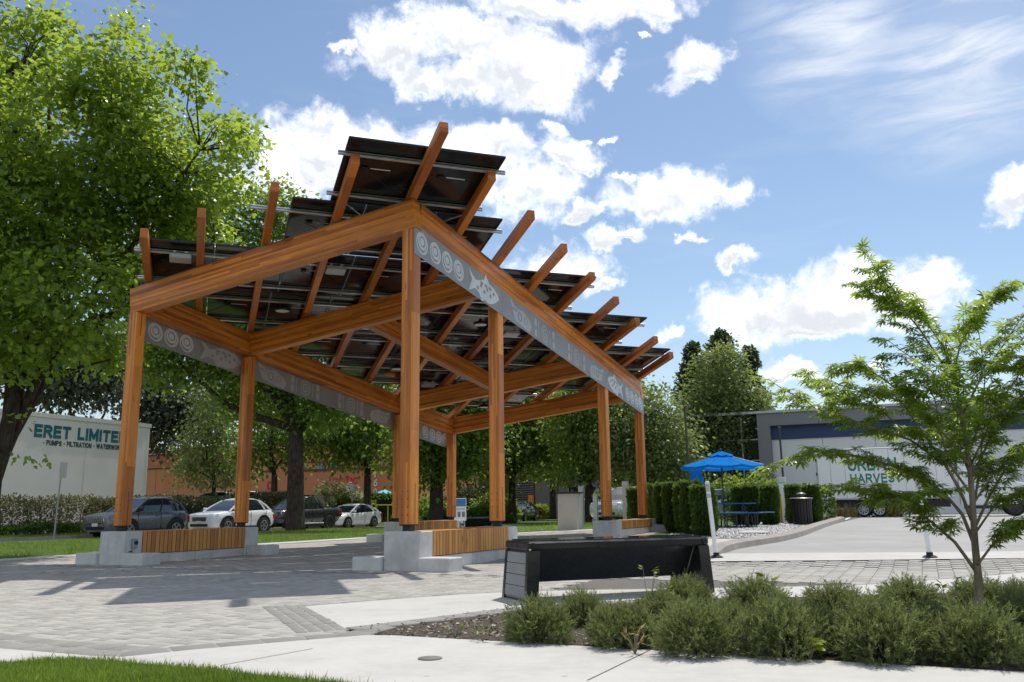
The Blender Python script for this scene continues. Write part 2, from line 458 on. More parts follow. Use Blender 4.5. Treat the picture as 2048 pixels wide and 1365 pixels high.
def canopy_blue(t):
    g = t.n('ShaderNodeTexCoord').outputs['Object']
    n = t.noise(g, 5.0, 3.0)
    col = t.ramp(n, [(0.3, (0.016, 0.23, 0.70)), (0.7, (0.024, 0.29, 0.80))])
    d = t.n('ShaderNodeBsdfDiffuse', {'Color': col}).outputs[0]
    tr = t.n('ShaderNodeBsdfTranslucent', {'Color': col}).outputs[0]
    return t.n('ShaderNodeMixShader', {0: 0.35, 1: d, 2: tr}).outputs[0]


M['canopy'] = mat('blue_canvas', canopy_blue)


def leafmat(name, dark, light, trans, tfac=0.42, rough=0.42, spec=0.35, tip=None):
    def b(t):
        a = rnd_attr(t)
        col = t.ramp(a, [(0.0, dark), (0.75, light), (1.0, tip or light)])
        tcol = t.ramp(a, [(0.0, tuple(x * .7 for x in trans)), (1.0, trans)])
        p = prin(t, col, rough, 0, spec=spec)
        tr = t.n('ShaderNodeBsdfTranslucent', {'Color': tcol}).outputs[0]
        return t.n('ShaderNodeMixShader', {0: tfac, 1: p, 2: tr}).outputs[0]
    M[name] = mat(name, b)


leafmat('leaf_maple', (0.048, 0.105, 0.018), (0.130, 0.215, 0.036), (0.58, 0.74, 0.085), 0.55, 0.34, 0.55, (0.17, 0.24, 0.045))
leafmat('leaf_dark', (0.040, 0.088, 0.018), (0.110, 0.190, 0.036), (0.40, 0.54, 0.065), 0.47)
leafmat('leaf_mid', (0.065, 0.115, 0.026), (0.150, 0.225, 0.055), (0.46, 0.56, 0.10), 0.48)
leafmat('leaf_pale', (0.085, 0.125, 0.040), (0.185, 0.235, 0.080), (0.40, 0.48, 0.13), 0.45)
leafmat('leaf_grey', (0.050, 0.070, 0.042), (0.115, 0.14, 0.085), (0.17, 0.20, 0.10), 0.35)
leafmat('leaf_fine', (0.065, 0.125, 0.022), (0.16, 0.26, 0.042), (0.52, 0.68, 0.075), 0.54, 0.36, 0.5, (0.26, 0.30, 0.05))
leafmat('needle_dark', (0.032, 0.058, 0.030), (0.080, 0.115, 0.058), (0.14, 0.20, 0.07), 0.32, 0.6, 0.25)
leafmat('needle_yew', (0.052, 0.074, 0.026), (0.165, 0.200, 0.075), (0.36, 0.42, 0.13), 0.40, 0.5, 0.35, (0.30, 0.33, 0.15))
leafmat('needle_cedar', (0.036, 0.075, 0.018), (0.105, 0.175, 0.042), (0.26, 0.38, 0.07), 0.38, 0.5, 0.3)
leafmat('leaf_tan', (0.060, 0.065, 0.026), (0.20, 0.19, 0.085), (0.22, 0.22, 0.07), 0.32, 0.5, 0.3, (0.30, 0.26, 0.14))
leafmat('leaf_hedge', (0.020, 0.034, 0.014), (0.060, 0.075, 0.032), (0.09, 0.12, 0.03), 0.28)
leafmat('leaf_ivy', (0.025, 0.062, 0.010), (0.07, 0.15, 0.02), (0.14, 0.26, 0.03), 0.35)
leafmat('petal', (0.30, 0.36, 0.16), (0.72, 0.70, 0.50), (0.5, 0.5, 0.3), 0.35)
leafmat('grass', (0.075, 0.140, 0.020), (0.20, 0.30, 0.045), (0.36, 0.50, 0.06), 0.45, 0.45, 0.35, (0.33, 0.34, 0.11))
leafmat('straw', (0.24, 0.19, 0.07), (0.42, 0.33, 0.13), (0.4, 0.3, 0.1), 0.3)
leafmat('chip', (0.07, 0.055, 0.045), (0.36, 0.31, 0.25), (0.05, 0.04, 0.03), 0.02)
leafmat('pebble', (0.07, 0.07, 0.07), (0.32, 0.315, 0.31), (0.05, 0.05, 0.05), 0.02)
leafmat('leaf_yellow', (0.15, 0.22, 0.02), (0.30, 0.36, 0.05), (0.4, 0.45, 0.05), 0.4)
leafmat('leaf_rust', (0.13, 0.06, 0.03), (0.24, 0.12, 0.05), (0.2, 0.1, 0.03), 0.3)


def bark(base, dark):
    def b(t):
        c = objvec(t)
        n = t.noise(t.vm('MULTIPLY', c, (1, 1, 0.22)), 14, 5.0, 0.65, 0.6); n2 = t.noise(c, 2.2, 3.0)
        col = t.ramp(n, [(0.35, dark), (0.65, base)])
        col = t.mix(t.remap(n2, 0.55, 0.7, 0, 0.55), col, (0.06, 0.075, 0.03))
        return prin(t, col, 0.9, 0, n, 0.8, 0.03, 0.2)
    return b


M['bark'] = mat('bark', bark((0.085, 0.065, 0.050), (0.025, 0.019, 0.015)))
M['bark_fine'] = mat('smooth_bark', bark((0.36, 0.30, 0.22), (0.20, 0.16, 0.11)))
# ------------------------------------------------------------------ mesh helpers
class MB:
    def __init__(s):
        s.v = []; s.f = []

    def add(s, vs, fs):
        o = len(s.v)
        s.v += [tuple(x) for x in vs]; s.f += [tuple(i + o for i in f) for f in fs]
        return s

    def box(s, x0, x1, y0, y1, z0, z1):
        v = [(x, y, z) for z in (z0, z1) for y in (y0, y1) for x in (x0, x1)]
        return s.add(v, [(0, 2, 3, 1), (4, 5, 7, 6), (0, 1, 5, 4), (2, 6, 7, 3), (0, 4, 6, 2), (1, 3, 7, 5)])

    def cbox(s, x0, x1, y0, y1, z0, z1, b=0.01):
        """box with bevelled edges"""
        P = []
        for sx, x in ((1, x0), (-1, x1)):
            for sy, y in ((1, y0), (-1, y1)):
                for sz, z in ((1, z0), (-1, z1)):
                    P += [(x, y + sy * b, z + sz * b), (x + sx * b, y, z + sz * b), (x + sx * b, y + sy * b, z)]
        o = len(s.v); s.v += P
        I = lambda i, j, k, a: o + ((i * 2 + j) * 2 + k) * 3 + a
        F = []
        for i in (0, 1):
            F.append((I(i, 0, 0, 0), I(i, 0, 1, 0), I(i, 1, 1, 0), I(i, 1, 0, 0)))
            F.append((I(0, i, 0, 1), I(1, i, 0, 1), I(1, i, 1, 1), I(0, i, 1, 1)))
            F.append((I(0, 0, i, 2), I(0, 1, i, 2), I(1, 1, i, 2), I(1, 0, i, 2)))
        for i in (0, 1):
            for j in (0, 1):
                F.append((I(i, j, 0, 0), I(i, j, 1, 0), I(i, j, 1, 1), I(i, j, 0, 1)))
                F.append((I(i, 0, j, 0), I(i, 1, j, 0), I(i, 1, j, 2), I(i, 0, j, 2)))
                F.append((I(0, i, j, 1), I(1, i, j, 1), I(1, i, j, 2), I(0, i, j, 2)))
                for k in (0, 1):
                    F.append((I(i, j, k, 0), I(i, j, k, 1), I(i, j, k, 2)))
        s.f += F
        return s

    def prism(s, poly, z0, z1, cap=True):
        n = len(poly)
        v = [(p[0], p[1], z0) for p in poly] + [(p[0], p[1], z1) for p in poly]
        f = [(i, (i + 1) % n, n + (i + 1) % n, n + i) for i in range(n)]
        if cap: f += [tuple(range(n))[::-1], tuple(range(n, 2 * n))]
        return s.add(v, f)

    def loft(s, rings, cap=True, closed=True):
        n = len(rings[0]); o = len(s.v)
        for r in rings: s.v += [tuple(p) for p in r]
        for i in range(len(rings) - 1):
            for j in range(n if closed else n - 1):
                a = o + i * n + j; b = o + i * n + (j + 1) % n
                s.f.append((a, b, b + n, a + n))
        if cap:
            s.f.append(tuple(o + j for j in range(n))[::-1]); s.f.append(tuple(o + (len(rings) - 1) * n + j for j in range(n)))
        return s

    def tube(s, pts, radii, n=6, cap=True):
        pts = [Vector(p) for p in pts]
        if not hasattr(radii, '__len__'): radii = [radii] * len(pts)
        rings = []; ref = None
        for i, p in enumerate(pts):
            t = (pts[min(i + 1, len(pts) - 1)] - pts[max(i - 1, 0)])
            t = t.normalized() if t.length > 1e-9 else Vector((0, 0, 1))
            if ref is None:
                ref = Vector((1, 0, 0)) if abs(t.x) < 0.8 else Vector((0, 1, 0))
            a = (ref - t * ref.dot(t)).normalized(); b = t.cross(a); ref = a
            rings.append([p + (a * math.cos(2 * math.pi * k / n) + b * math.sin(2 * math.pi * k / n)) * radii[i] for k in range(n)])
        return s.loft(rings, cap)

    def lathe(s, prof, n=16, c=(0, 0, 0)):
        rings = [[(c[0] + r * math.cos(2 * math.pi * k / n), c[1] + r * math.sin(2 * math.pi * k / n), c[2] + z) for k in range(n)] for r, z in prof]
        return s.loft(rings, True)

    def obox(s, o, ax, ay, az):
        o, ax, ay, az = map(Vector, (o, ax, ay, az))
        v = [o + ax * i + ay * j + az * k for k in (0, 1) for j in (0, 1) for i in (0, 1)]
        return s.add(v, [(0, 2, 3, 1), (4, 5, 7, 6), (0, 1, 5, 4), (2, 6, 7, 3), (0, 4, 6, 2), (1, 3, 7, 5)])

    def mesh(s, name, m, smooth=False):
        me = bpy.data.meshes.new(name); me.from_pydata(s.v, [], s.f); me.validate()
        if m is not None: me.materials.append(M[m] if isinstance(m, str) else m)
        if smooth: me.polygons.foreach_set('use_smooth', [True] * len(me.polygons))
        return me

    def build(s, name, m, parent=None, smooth=False, loc=None, rot=None, mw=None):
        o = link(name, s.mesh(name, m, smooth), parent)
        if loc is not None: o.location = loc
        if rot is not None: o.rotation_euler = rot
        if mw is not None: o.matrix_basis = mw
        return o


def link(name, data, parent=None):
    o = bpy.data.objects.new(name, data); COL.objects.link(o)
    if parent is not None: o.parent = parent
    return o


def tag(o, label=None, cat=None, group=None, kind=None):
    if label: o['label'] = label
    if cat: o['category'] = cat
    if group: o['group'] = group
    if kind: o['kind'] = kind
    return o


def thing(name, label, cat, loc=(0, 0, 0), rz=0.0, group=None):
    o = link(name, None); o.location = loc; o.rotation_euler = (0, 0, rz); o.empty_display_size = 0.3
    return tag(o, label, cat, group)


def copy_tree(o, parent=None):
    c = o.copy(); COL.objects.link(c)
    if parent is not None: c.parent = parent
    for ch in list(o.children): copy_tree(ch, c)
    return c


def mesh_np(name, V, F, m, rnd=None, smooth=False):
    """V (n,3), F (m,k) integer faces of one size"""
    V = np.asarray(V, np.float32); F = np.asarray(F, np.int32)
    me = bpy.data.meshes.new(name)
    me.vertices.add(len(V)); me.vertices.foreach_set('co', V.ravel())
    k = F.shape[1]
    me.loops.add(F.size); me.loops.foreach_set('vertex_index', F.ravel())
    me.polygons.add(len(F)); me.polygons.foreach_set('loop_start', np.arange(0, F.size, k, dtype=np.int32))
    me.update(calc_edges=True)
    me.materials.append(M[m] if isinstance(m, str) else m)
    if rnd is not None:
        a = me.attributes.new('rnd', 'FLOAT', 'FACE'); a.data.foreach_set('value', np.asarray(rnd, np.float32))
    if smooth: me.polygons.foreach_set('use_smooth', np.ones(len(F), bool))
    return me


def beam(name, p0, p1, w, h, m, parent, up=(0, 0, 1), ch=0.006):
    """timber with its own X along the length, Z across the laminations; bevelled arrises"""
    p0, p1, up = Vector(p0), Vector(p1), Vector(up)
    x = (p1 - p0); L = x.length; x.normalize()
    y = up.cross(x).normalized(); z = x.cross(y)
    mb = MB()
    prof = [(-w / 2 + ch, -h / 2), (w / 2 - ch, -h / 2), (w / 2, -h / 2 + ch), (w / 2, h / 2 - ch), (w / 2 - ch, h / 2), (-w / 2 + ch, h / 2), (-w / 2, h / 2 - ch), (-w / 2, -h / 2 + ch)]
    n = max(1, int(L / 2.0))
    rings = [[(L * i / n - L / 2, a, b) for a, b in prof] for i in range(n + 1)]
    mb.loft(rings)
    c = (p0 + p1) / 2
    mw = Matrix(((x.x, y.x, z.x, c.x), (x.y, y.y, z.y, c.y), (x.z, y.z, z.z, c.z), (0, 0, 0, 1)))
    return mb.build(name, m, parent, mw=mw)


def frame(o, x, y):
    """matrix with origin o, axes x, y and their cross product"""
    o, x, y = Vector(o), Vector(x).normalized(), Vector(y).normalized(); z = x.cross(y)
    return Matrix(((x.x, y.x, z.x, o.x), (x.y, y.y, z.y, o.y), (x.z, y.z, z.z, o.z), (0, 0, 0, 1)))


def inside(poly, x, y):
    r = False; n = len(poly); j = n - 1
    for i in range(n):
        xi, yi = poly[i]; xj, yj = poly[j]
        if (yi > y) != (yj > y) and x < (xj - xi) * (y - yi) / (yj - yi) + xi: r = not r
        j = i
    return r


def resample(pl, step):
    out = [Vector(pl[0])]; 
    for a, b in zip(pl[:-1], pl[1:]):
        a, b = Vector(a), Vector(b); n = max(1, round((b - a).length / step))
        out += [a + (b - a) * (i + 1) / n for i in range(n)]
    return out


def smooth_line(pl, n=6):
    """Catmull-Rom through 2-D points"""
    P = [Vector((p[0], p[1])) for p in pl]; out = []
    for i in range(len(P) - 1):
        p0, p1, p2, p3 = P[max(i - 1, 0)], P[i], P[i + 1], P[min(i + 2, len(P) - 1)]
        for k in range(n):
            t = k / n
            out.append(0.5 * ((2 * p1) + (p2 - p0) * t + (2 * p0 - 5 * p1 + 4 * p2 - p3) * t * t + (3 * p1 - p0 - 3 * p2 + p3) * t ** 3))
    out.append(P[-1])
    return out


def _arc(cx, cy, rx, ry, a0, a1, n=7):
    return [(cx + rx * math.cos(math.radians(a0 + (a1 - a0) * i / n)), cy + ry * math.sin(math.radians(a0 + (a1 - a0) * i / n))) for i in range(n + 1)]


# bold block capitals as strokes in a cell one unit high: letter -> (width, strokes)
GLYPH = {
    'A': (.78, [[(.0, 0), (.39, 1)], [(.39, 1), (.78, 0)], [(.17, .30), (.61, .30)]]),
    'B': (.66, [[(0, 0), (0, 1)], [(0, 1), (.36, 1)] + _arc(.36, .76, .26, .24, 90, -90)[1:] + [(0, .52)], [(0, .52), (.38, .52)] + _arc(.38, .26, .28, .26, 90, -90)[1:] + [(0, 0)]]),
    'C': (.74, [_arc(.37, .5, .37, .5, 45, 315, 14)]),
    'D': (.70, [[(0, 0), (0, 1)], [(0, 1), (.30, 1)] + _arc(.30, .5, .40, .5, 90, -90, 10)[1:] + [(0, 0)]]),
    'E': (.60, [[(0, 0), (0, 1)], [(0, 1), (.60, 1)], [(0, .52), (.54, .52)], [(0, 0), (.60, 0)]]),
    'F': (.56, [[(0, 0), (0, 1)], [(0, 1), (.56, 1)], [(0, .50), (.48, .50)]]),
    'H': (.70, [[(0, 0), (0, 1)], [(.70, 0), (.70, 1)], [(0, .52), (.70, .52)]]),
    'I': (.02, [[(.01, 0), (.01, 1)]]),
    'K': (.70, [[(0, 0), (0, 1)], [(.02, .42), (.66, 1)], [(.22, .58), (.70, 0)]]),
    'L': (.54, [[(0, 1), (0, 0)], [(0, 0), (.54, 0)]]),
    'M': (.84, [[(0, 0), (0, 1)], [(0, 1), (.42, .20)], [(.42, .20), (.84, 1)], [(.84, 1), (.84, 0)]]),
    'N': (.70, [[(0, 0), (0, 1)], [(0, 1), (.70, 0)], [(.70, 0), (.70, 1)]]),
    'O': (.78, [_arc(.39, .5, .39, .5, 0, 360, 18)]),
    'P': (.64, [[(0, 0), (0, 1)], [(0, 1), (.36, 1)] + _arc(.36, .74, .28, .26, 90, -90)[1:] + [(0, .48)]]),
    'R': (.68, [[(0, 0), (0, 1)], [(0, 1), (.38, 1)] + _arc(.38, .75, .27, .25, 90, -90)[1:] + [(0, .50)], [(.34, .50), (.68, 0)]]),
    'S': (.64, [_arc(.32, .75, .32, .25, 30, 270, 9) + _arc(.32, .25, .32, .25, 90, -150, 9)[1:]]),
    'T': (.66, [[(0, 1), (.66, 1)], [(.33, 1), (.33, 0)]]),
    'U': (.70, [[(0, 1), (0, .34)] + _arc(.35, .34, .35, .34, 180, 360, 9)[1:] + [(.70, 1)]]),
    'V': (.76, [[(0, 1), (.38, 0)], [(.38, 0), (.76, 1)]]),
    'W': (1.06, [[(0, 1), (.26, 0)], [(.26, 0), (.53, .9)], [(.53, .9), (.80, 0)], [(.80, 0), (1.06, 1)]]),
    '0': (.56, [_arc(.28, .5, .28, .5, 0, 360, 16)]), '1': (.22, [[(.16, 0), (.16, 1)], [(.0, .80), (.16, 1)]]),
    '6': (.58, [_arc(.62, .62, .60, .40, 100, 180, 5) + _arc(.29, .31, .29, .31, 160, -200, 14)]),
    '\u00b7': (.04, [[(-.02, .45), (.06, .45)]]), ' ': (.28, [])}


def block_text(name, s, height, width, wt, m, parent, mw, depth=.01):
    """raised block capitals, height x width overall, stroke weight wt (in cell heights)"""
    x = 0; segs = []
    for ch in s:
        gw, st = GLYPH[ch]
        segs.append([[(x + wt / 2 + a, wt / 2 + b * (1 - wt)) for a, b in pl] for pl in st])
        x += gw + wt + .13
    tot = x - .13
    kx = width / tot; ky = height
    for glyph in segs:
        if not glyph: continue
        mb = MB(); lay = 0
        for pl in glyph:
            # one continuous mitred ribbon per stroke
            P = [Vector(p) for p in pl]; closed = (P[0] - P[-1]).length < 1e-4
            top = []
            for i, p in enumerate(P):
                a = P[i - 1] if i else (P[-2] if closed else None); b = P[i + 1] if i < len(P) - 1 else (P[1] if closed else None)
                t1 = (p - a).normalized() if a is not None else (b - p).normalized(); t2 = (b - p).normalized() if b is not None else t1
                n1 = Vector((-t1.y, t1.x)); n2 = Vector((-t2.y, t2.x)); nn = (n1 + n2)
                nn = nn.normalized() if nn.length > .3 else n1
                k = min(1.4, 1 / max(.55, nn.dot(n1)))
                e = Vector((0, 0))
                if not closed and i == 0: e = -t2 * wt / 2
                if not closed and i == len(P) - 1: e = t1 * wt / 2
                top.append((p + e + nn * wt / 2 * k, p + e - nn * wt / 2 * k))
            z = depth + .0015 * (lay % 4); lay += 1
            rings = [[(q[0].x * kx, q[0].y * ky, 0), (q[0].x * kx, q[0].y * ky, z), (q[1].x * kx, q[1].y * ky, z), (q[1].x * kx, q[1].y * ky, 0)] for q in top]
            mb.loft(rings)

        o = mb.build(name, m, parent); o.matrix_basis = mw
# ------------------------------------------------------------------ ground, paths, paving
def GZ(px, py):
    z = 0.0
    for _ in range(12):
        p = G(px, py, z); z = ZG(*uv(p))
    return G(px, py, z)


def drape(name, u0, u1, v0, v1, zo, m, step=1.5, flat=False, skirt=0.0, kind='structure'):
    us = np.arange(u0, u1 + 1e-6, (u1 - u0) / max(1, round((u1 - u0) / step)))
    vs = np.arange(v0, v1 + 1e-6, (v1 - v0) / max(1, round((v1 - v0) / step)))
    V = []; n = len(vs)
    for a in us:
        for b in vs:
            V.append(W(a, b, (0 if flat else ZG(a, b)) + zo))
    F = [(i * n + j, (i + 1) * n + j, (i + 1) * n + j + 1, i * n + j + 1) for i in range(len(us) - 1) for j in range(n - 1)]
    mb = MB(); mb.add(V, F)
    if skirt:
        k = len(us)
        rim = [i * n for i in range(k)] + [(k - 1) * n + j for j in range(1, n)] + [i * n + n - 1 for i in range(k - 2, -1, -1)] + [j for j in range(n - 2, 0, -1)]
        o = len(mb.v); mb.v += [(mb.v[i][0], mb.v[i][1], mb.v[i][2] - skirt) for i in rim]
        r = len(rim)
        mb.f += [(rim[i], o + i, o + (i + 1) % r, rim[(i + 1) % r]) for i in range(r)]
    return tag(mb.build(name, m), kind=kind)


def pad(name, poly, z0, z1, m, kind='structure'):
    return tag(MB().prism([(p[0], p[1]) for p in poly], z0, z1).build(name, m), kind=kind)


# one sheet to the horizon
us = [-900, -500, -250, -120, -60, -40] + list(np.arange(-30, 31, 3.0)) + [40, 60, 120, 250, 500, 900]
vs = [-400, -150, -60, -30] + list(np.arange(-15, 70, 3.0)) + [80, 110, 160, 250, 450, 900, 1600]
mb = MB(); n = len(vs)
mb.add([W(a, b, ZG(a, b) - 0.30) for a in us for b in vs], [(i * n + j, (i + 1) * n + j, (i + 1) * n + j + 1, i * n + j + 1) for i in range(len(us) - 1) for j in range(n - 1)])
tag(mb.build('ground', 'earth'), kind='structure')

drape('street', -25.6, -21.25, -60, 220, -0.12, 'street', 8, True, 0.1)
drape('near_kerb', -21.25, -21.02, -60, 220, 0.0, 'kerbc', 8, True, 0.3)
drape('far_kerb', -25.85, -25.6, -60, 220, 0.02, 'kerbc', 8, True, 0.3)
drape('verge', -28.6, -25.85, -60, 220, 0.01, 'verge', 8, True, 0.3)
drape('planting_strip', -60.0, -28.6, -60, 220, 0.005, 'soil', 10, True, 0.3)
drape('lawn', -21.02, -10.45, -60, 90, 0.0, 'turf', 6, True, 0.3)
drape('edge_strip', -10.45, -9.62, -14, 13.6, 0.004, 'slab2', 3, True, 0.3)
drape('back_path', -10.45, 2.2, 13.75, 15.3, 0.004, 'slab2', 1.0, False, 0.3)
drape('back_lawn', -21.02, 1.2, 15.3, 90, 0.004, 'turf', 2.0, False, 0.3)
drape('side_path', -8.6, -6.9, 15.3, 60, 0.012, 'slab2', 2.0, False, 0.1)
drape('gravel_bed', 1.2, 4.4, 8.6, 40, 0.0, 'gravel', 1.0, False, 0.3)
drape('shrub_lawn', 0.75, 2.1, 7.6, 13.7, 0.006, 'turf', 0.8, False, 0.3)
drape('kerbside_path', 2.1, 3.75, 4.2, 8.6, 0.006, 'slab2', 0.8, False, 0.3)

# outlines on the level part of the plaza, in metres
slab_up = smooth_line([(-2.03, 8.60), (-1.0, 9.33), (-0.10, 9.78), (1.0, 9.90), (2.2, 9.93), (3.92, 10.11), (5.02, 10.63), (6.64, 11.58), (8.6, 13.0), (10.5, 14.6)])
slab_lo = smooth_line([(-1.34, 7.01), (-0.8, 7.52), (-0.1, 8.2), (0.6, 8.62), (1.5, 8.82), (2.6, 8.88), (3.9, 9.0), (5.4, 9.45), (7.2, 10.4), (9.2, 11.8), (11.2, 13.4)])
slab_poly = [tuple(p) for p in slab_up] + [tuple(p) for p in slab_lo[::-1]]
walk_up = [(-7.2, 8.45), (-3.52, 6.16), (-2.66, 5.77), (-2.50, 5.75)] + [tuple(G(*q)[:2]) for q in ((390, 1301), (625, 1281), (735, 1272), (790, 1273))] + [(0.86, 5.76), (2.73, 4.87), (6.2, 3.2), (11, 0.9)]
walk_lo = [(11, -0.7), (3.0, 2.75), (0.0, 4.33), (-1.06, 4.88), (-1.9, 5.32), (-2.5, 5.60), (-2.80, 5.70), (-3.19, 5.60), (-3.9, 5.92), (-7.4, 7.9)]
walk_poly = walk_up + walk_lo
bed_poly = [tuple(p) for p in slab_lo] + [(12.5, 11.0), (12.5, 0.6)] + walk_up[:-1][::-1][:4] 
lawn_poly = walk_lo[::-1] + [(11, -6), (-7.4, -6)]
gut_lo = [(3.1, 2.35), (4.25, 2.75), (6.1, 3.2), (8.52, 3.92), (12.0, 5.2)]
gut_up = [(3.55, 4.1), (5.0, 4.45), (6.6, 4.75), (8.6, 5.3), (11.6, 6.6)]

drape('plaza_base', -9.62, 12.0, -9.5, 13.75, -0.012, 'sand', 1.0, False, 0.25)
pad('pad_walk', slab_poly, -0.2, 0.004, 'slab')
sw = pad('sidewalk', walk_poly, -0.2, 0.006, 'slab')
pad('planting_bed', bed_poly, -0.2, -0.004, 'soil')
pad('front_lawn', lawn_poly, -0.2, 0.0, 'turf')
# sawn joints in the two concrete walks
for a, b in (((1175, 1364), (1300, 1303)), ((440, 1334), (625, 1300))):
    p, q = G(*a), G(*b); dr = (q - p).normalized(); nn = Vector((-dr.y, dr.x, 0)) * 0.004
    mb = MB(); mb.add([(x.x, x.y, 0.0085) for x in (p - nn, p + nn, q + nn, q - nn)], [(0, 1, 2, 3)]); mb.build('joint', 'sand', sw)
mh = MB().lathe([(0.0, 0.006), (0.075, 0.006), (0.075, 0.012), (0.055, 0.014), (0.0, 0.014)], 20)
tag(mh.build('survey_cap', 'iron', None, loc=G(860, 1320)), 'small round iron cap set in the pale concrete sidewalk', 'utility cap')

# gutter and drive
mb = MB(); k = 6
ga = [W(a, b, ZG(a, b) + .006) for a, b in gut_lo]; gb = [W(a, b, ZG(a, b) + .006) for a, b in gut_up]
mb.add(ga + gb, [(i, i + 1, len(ga) + i + 1, len(ga) + i) for i in range(len(ga) - 1)])
tag(mb.build('gutter', 'slab'), kind='structure')
kerb_px = [(1405, 1117), (1422, 1112), (1450, 1101), (1480, 1094), (1520, 1088), (1560, 1081), (1595, 1072), (1622, 1062), (1650, 1052), (1668, 1046), (1684, 1040)]
kerb_w = smooth_line([GZ(*q)[:2] for q in kerb_px], 4)
kerb_uv = [uv((p.x, p.y, 0)) for p in kerb_w]
vv = [p[1] for p in kerb_uv]


def kerb_u(v):
    return float(np.interp(v, vv, [p[0] for p in kerb_uv]))


mb = MB(); rows = list(np.arange(3.6, 34, 0.9)) + [40, 50, 60, 75]; cols = [0, .1, .25, .5, 1]
for b in rows:
    ku = kerb_u(b) if b < vv[-1] else -6
    for c in cols:
        a = ku + 0.12 + c * (34 - ku); mb.v.append(tuple(W(a, b, ZG(a, b) - 0.008)))
n = len(cols)
mb.f += [(i * n + j, i * n + j + 1, (i + 1) * n + j + 1, (i + 1) * n + j) for i in range(len(rows) - 1) for j in range(n - 1)]
tag(mb.build('driveway', 'asphalt'), kind='structure')
# the rounded kerb beside it
rings = []
for i, p in enumerate(kerb_w):
    t = (kerb_w[min(i + 1, len(kerb_w) - 1)] - kerb_w[max(i - 1, 0)]).normalized(); nn = Vector((t.y, -t.x))
    u_, v_ = uv((p.x, p.y, 0)); z = ZG(u_, v_); h = 0.13 * sstep(0, 8, i)
    prof = [(-0.16, -0.1), (-0.16, h), (0.0, h), (0.10, h - 0.03), (0.15, -0.1)]
    rings.append([(p.x + nn.x * a, p.y + nn.y * a, z + b) for a, b in prof])
tag(MB().loft(rings).build('kerb', 'kerbc'), kind='structure')
dj = [GZ(1632, 1064), GZ(1760, 1063), GZ(1900, 1062), GZ(2100, 1060)]
mb = MB()
for p, q in zip(dj[:-1], dj[1:]): mb.add([(p.x, p.y - .02, p.z - .001), (q.x, q.y - .02, q.z - .001), (q.x, q.y + .02, q.z - .001), (p.x, p.y + .02, p.z - .001)], [(0, 1, 2, 3)])
tag(mb.build('drive_joint', 'sand'), kind='structure')
# one painted bay line on the drive
p, q = GZ(1703, 1034), GZ(1690, 1040)
mb = MB(); mb.add([(p.x - .06, p.y, p.z + .004), (p.x + .06, p.y, p.z + .004), (q.x + .06, q.y, q.z + .004), (q.x - .06, q.y, q.z + .004)], [(0, 1, 2, 3)])
tag(mb.build('bay_line', 'white_plastic'), kind='structure')
for i, (a, b, c, d) in enumerate(((1478, 1063, 1540, 1070), (1500, 1053, 1545, 1056), (1560, 1051, 1600, 1054))):
    pts = [GZ(a, d), GZ(c, d), GZ(c - 14, b), GZ(a + 14, b)]
    z = max(x.z for x in pts) + 0.03
    tag(MB().prism([(x.x, x.y) for x in pts], z - .08, z).build('stepping_slab', 'slab2'), kind='structure')

# ---- pavers
PAV = []          # (distance, centre x, y, z, along vector, length, width, kind)


def add_paver(x, y, z, ang, L, Wd, kind):
    PAV.append((math.hypot(x, y), x, y, z, ang, L, Wd, kind))


def inpave(x, y):
    if inside(slab_poly, x, y) or inside(bed_poly, x, y) or inside(walk_poly, x, y) or inside(lawn_poly, x, y): return False
    u_, v_ = uv((x, y, 0))
    if u_ > 2.9 and v_ > float(np.interp(u_, [p[0] for p in gut_lo], [p[1] for p in gut_lo])): return False
    if u_ > 2.05 and v_ > 4.1: return False
    return True


def inview(x, y):
    if y < 3: return False
    return -0.66 < x / y < 0.66


angu = PHI
# herringbone in the front field (v < -0.85)
s = 0.104
for i in range(-110, 60):
    for j in range(-100, -7):
        k = (i - j) % 4
        if k == 0: a, b, L, w_ = i * s + s, j * s + s / 2, 2, 0        # lies along u over cells i, i+1
        elif k == 3: a, b, L, w_ = i * s + s / 2, j * s + s, 2, 1      # lies along v over cells j, j+1
        else: continue
        if not (-9.55 < a < 3.3 and -9.3 < b < -0.86): continue
        p = W(a, b)
        if inview(p.x, p.y) and inpave(p.x, p.y): add_paver(p.x, p.y, 0, angu + (math.pi / 2 if w_ else 0), 2 * s - .006, s - .006, 0)
# dark single row
a = -9.5
while a < 3.0:
    p = W(a, -0.76)
    if inpave(p.x, p.y) and inview(p.x, p.y): add_paver(p.x, p.y, 0, angu + math.pi / 2, 0.195, 0.098, 2)
    a += 0.104
# larger rectangles behind it
du, dv = 0.19, 0.285
for i in range(-60, 70):
    for j in range(0, 60):
        a = i * du; b = -0.64 + (j + 0.5) * dv + (dv * 0.5 if i % 2 else 0)
        if not (-9.5 < a < 11.5 and b < 13.6): continue
        if -0.4 > a > -5.8 and b > 14: continue
        p = W(a, b)
        if inview(p.x, p.y) and inpave(p.x, p.y): add_paver(p.x, p.y, ZG(a, b), angu + math.pi / 2, dv - .007, du - .007, 1)


def paver_row(line, L, Wd, kind, off, z=0.003):
    """pavers laid end to end along a polyline, off = distance of the row's middle to its left"""
    pts = []; 
    seg = [Vector((p[0], p[1])) for p in line]
    acc = 0.0; nxt = L / 2
    for a, b in zip(seg[:-1], seg[1:]):
        d = (b - a).length
        if d < 1e-6: continue
        t = (b - a) / d; nn = Vector((-t.y, t.x))
        while nxt <= acc + d:
            q = a + t * (nxt - acc) + nn * off
            add_paver(q.x, q.y, z, math.atan2(t.y, t.x), L - .008, Wd - .008, kind); nxt += L
        acc += d


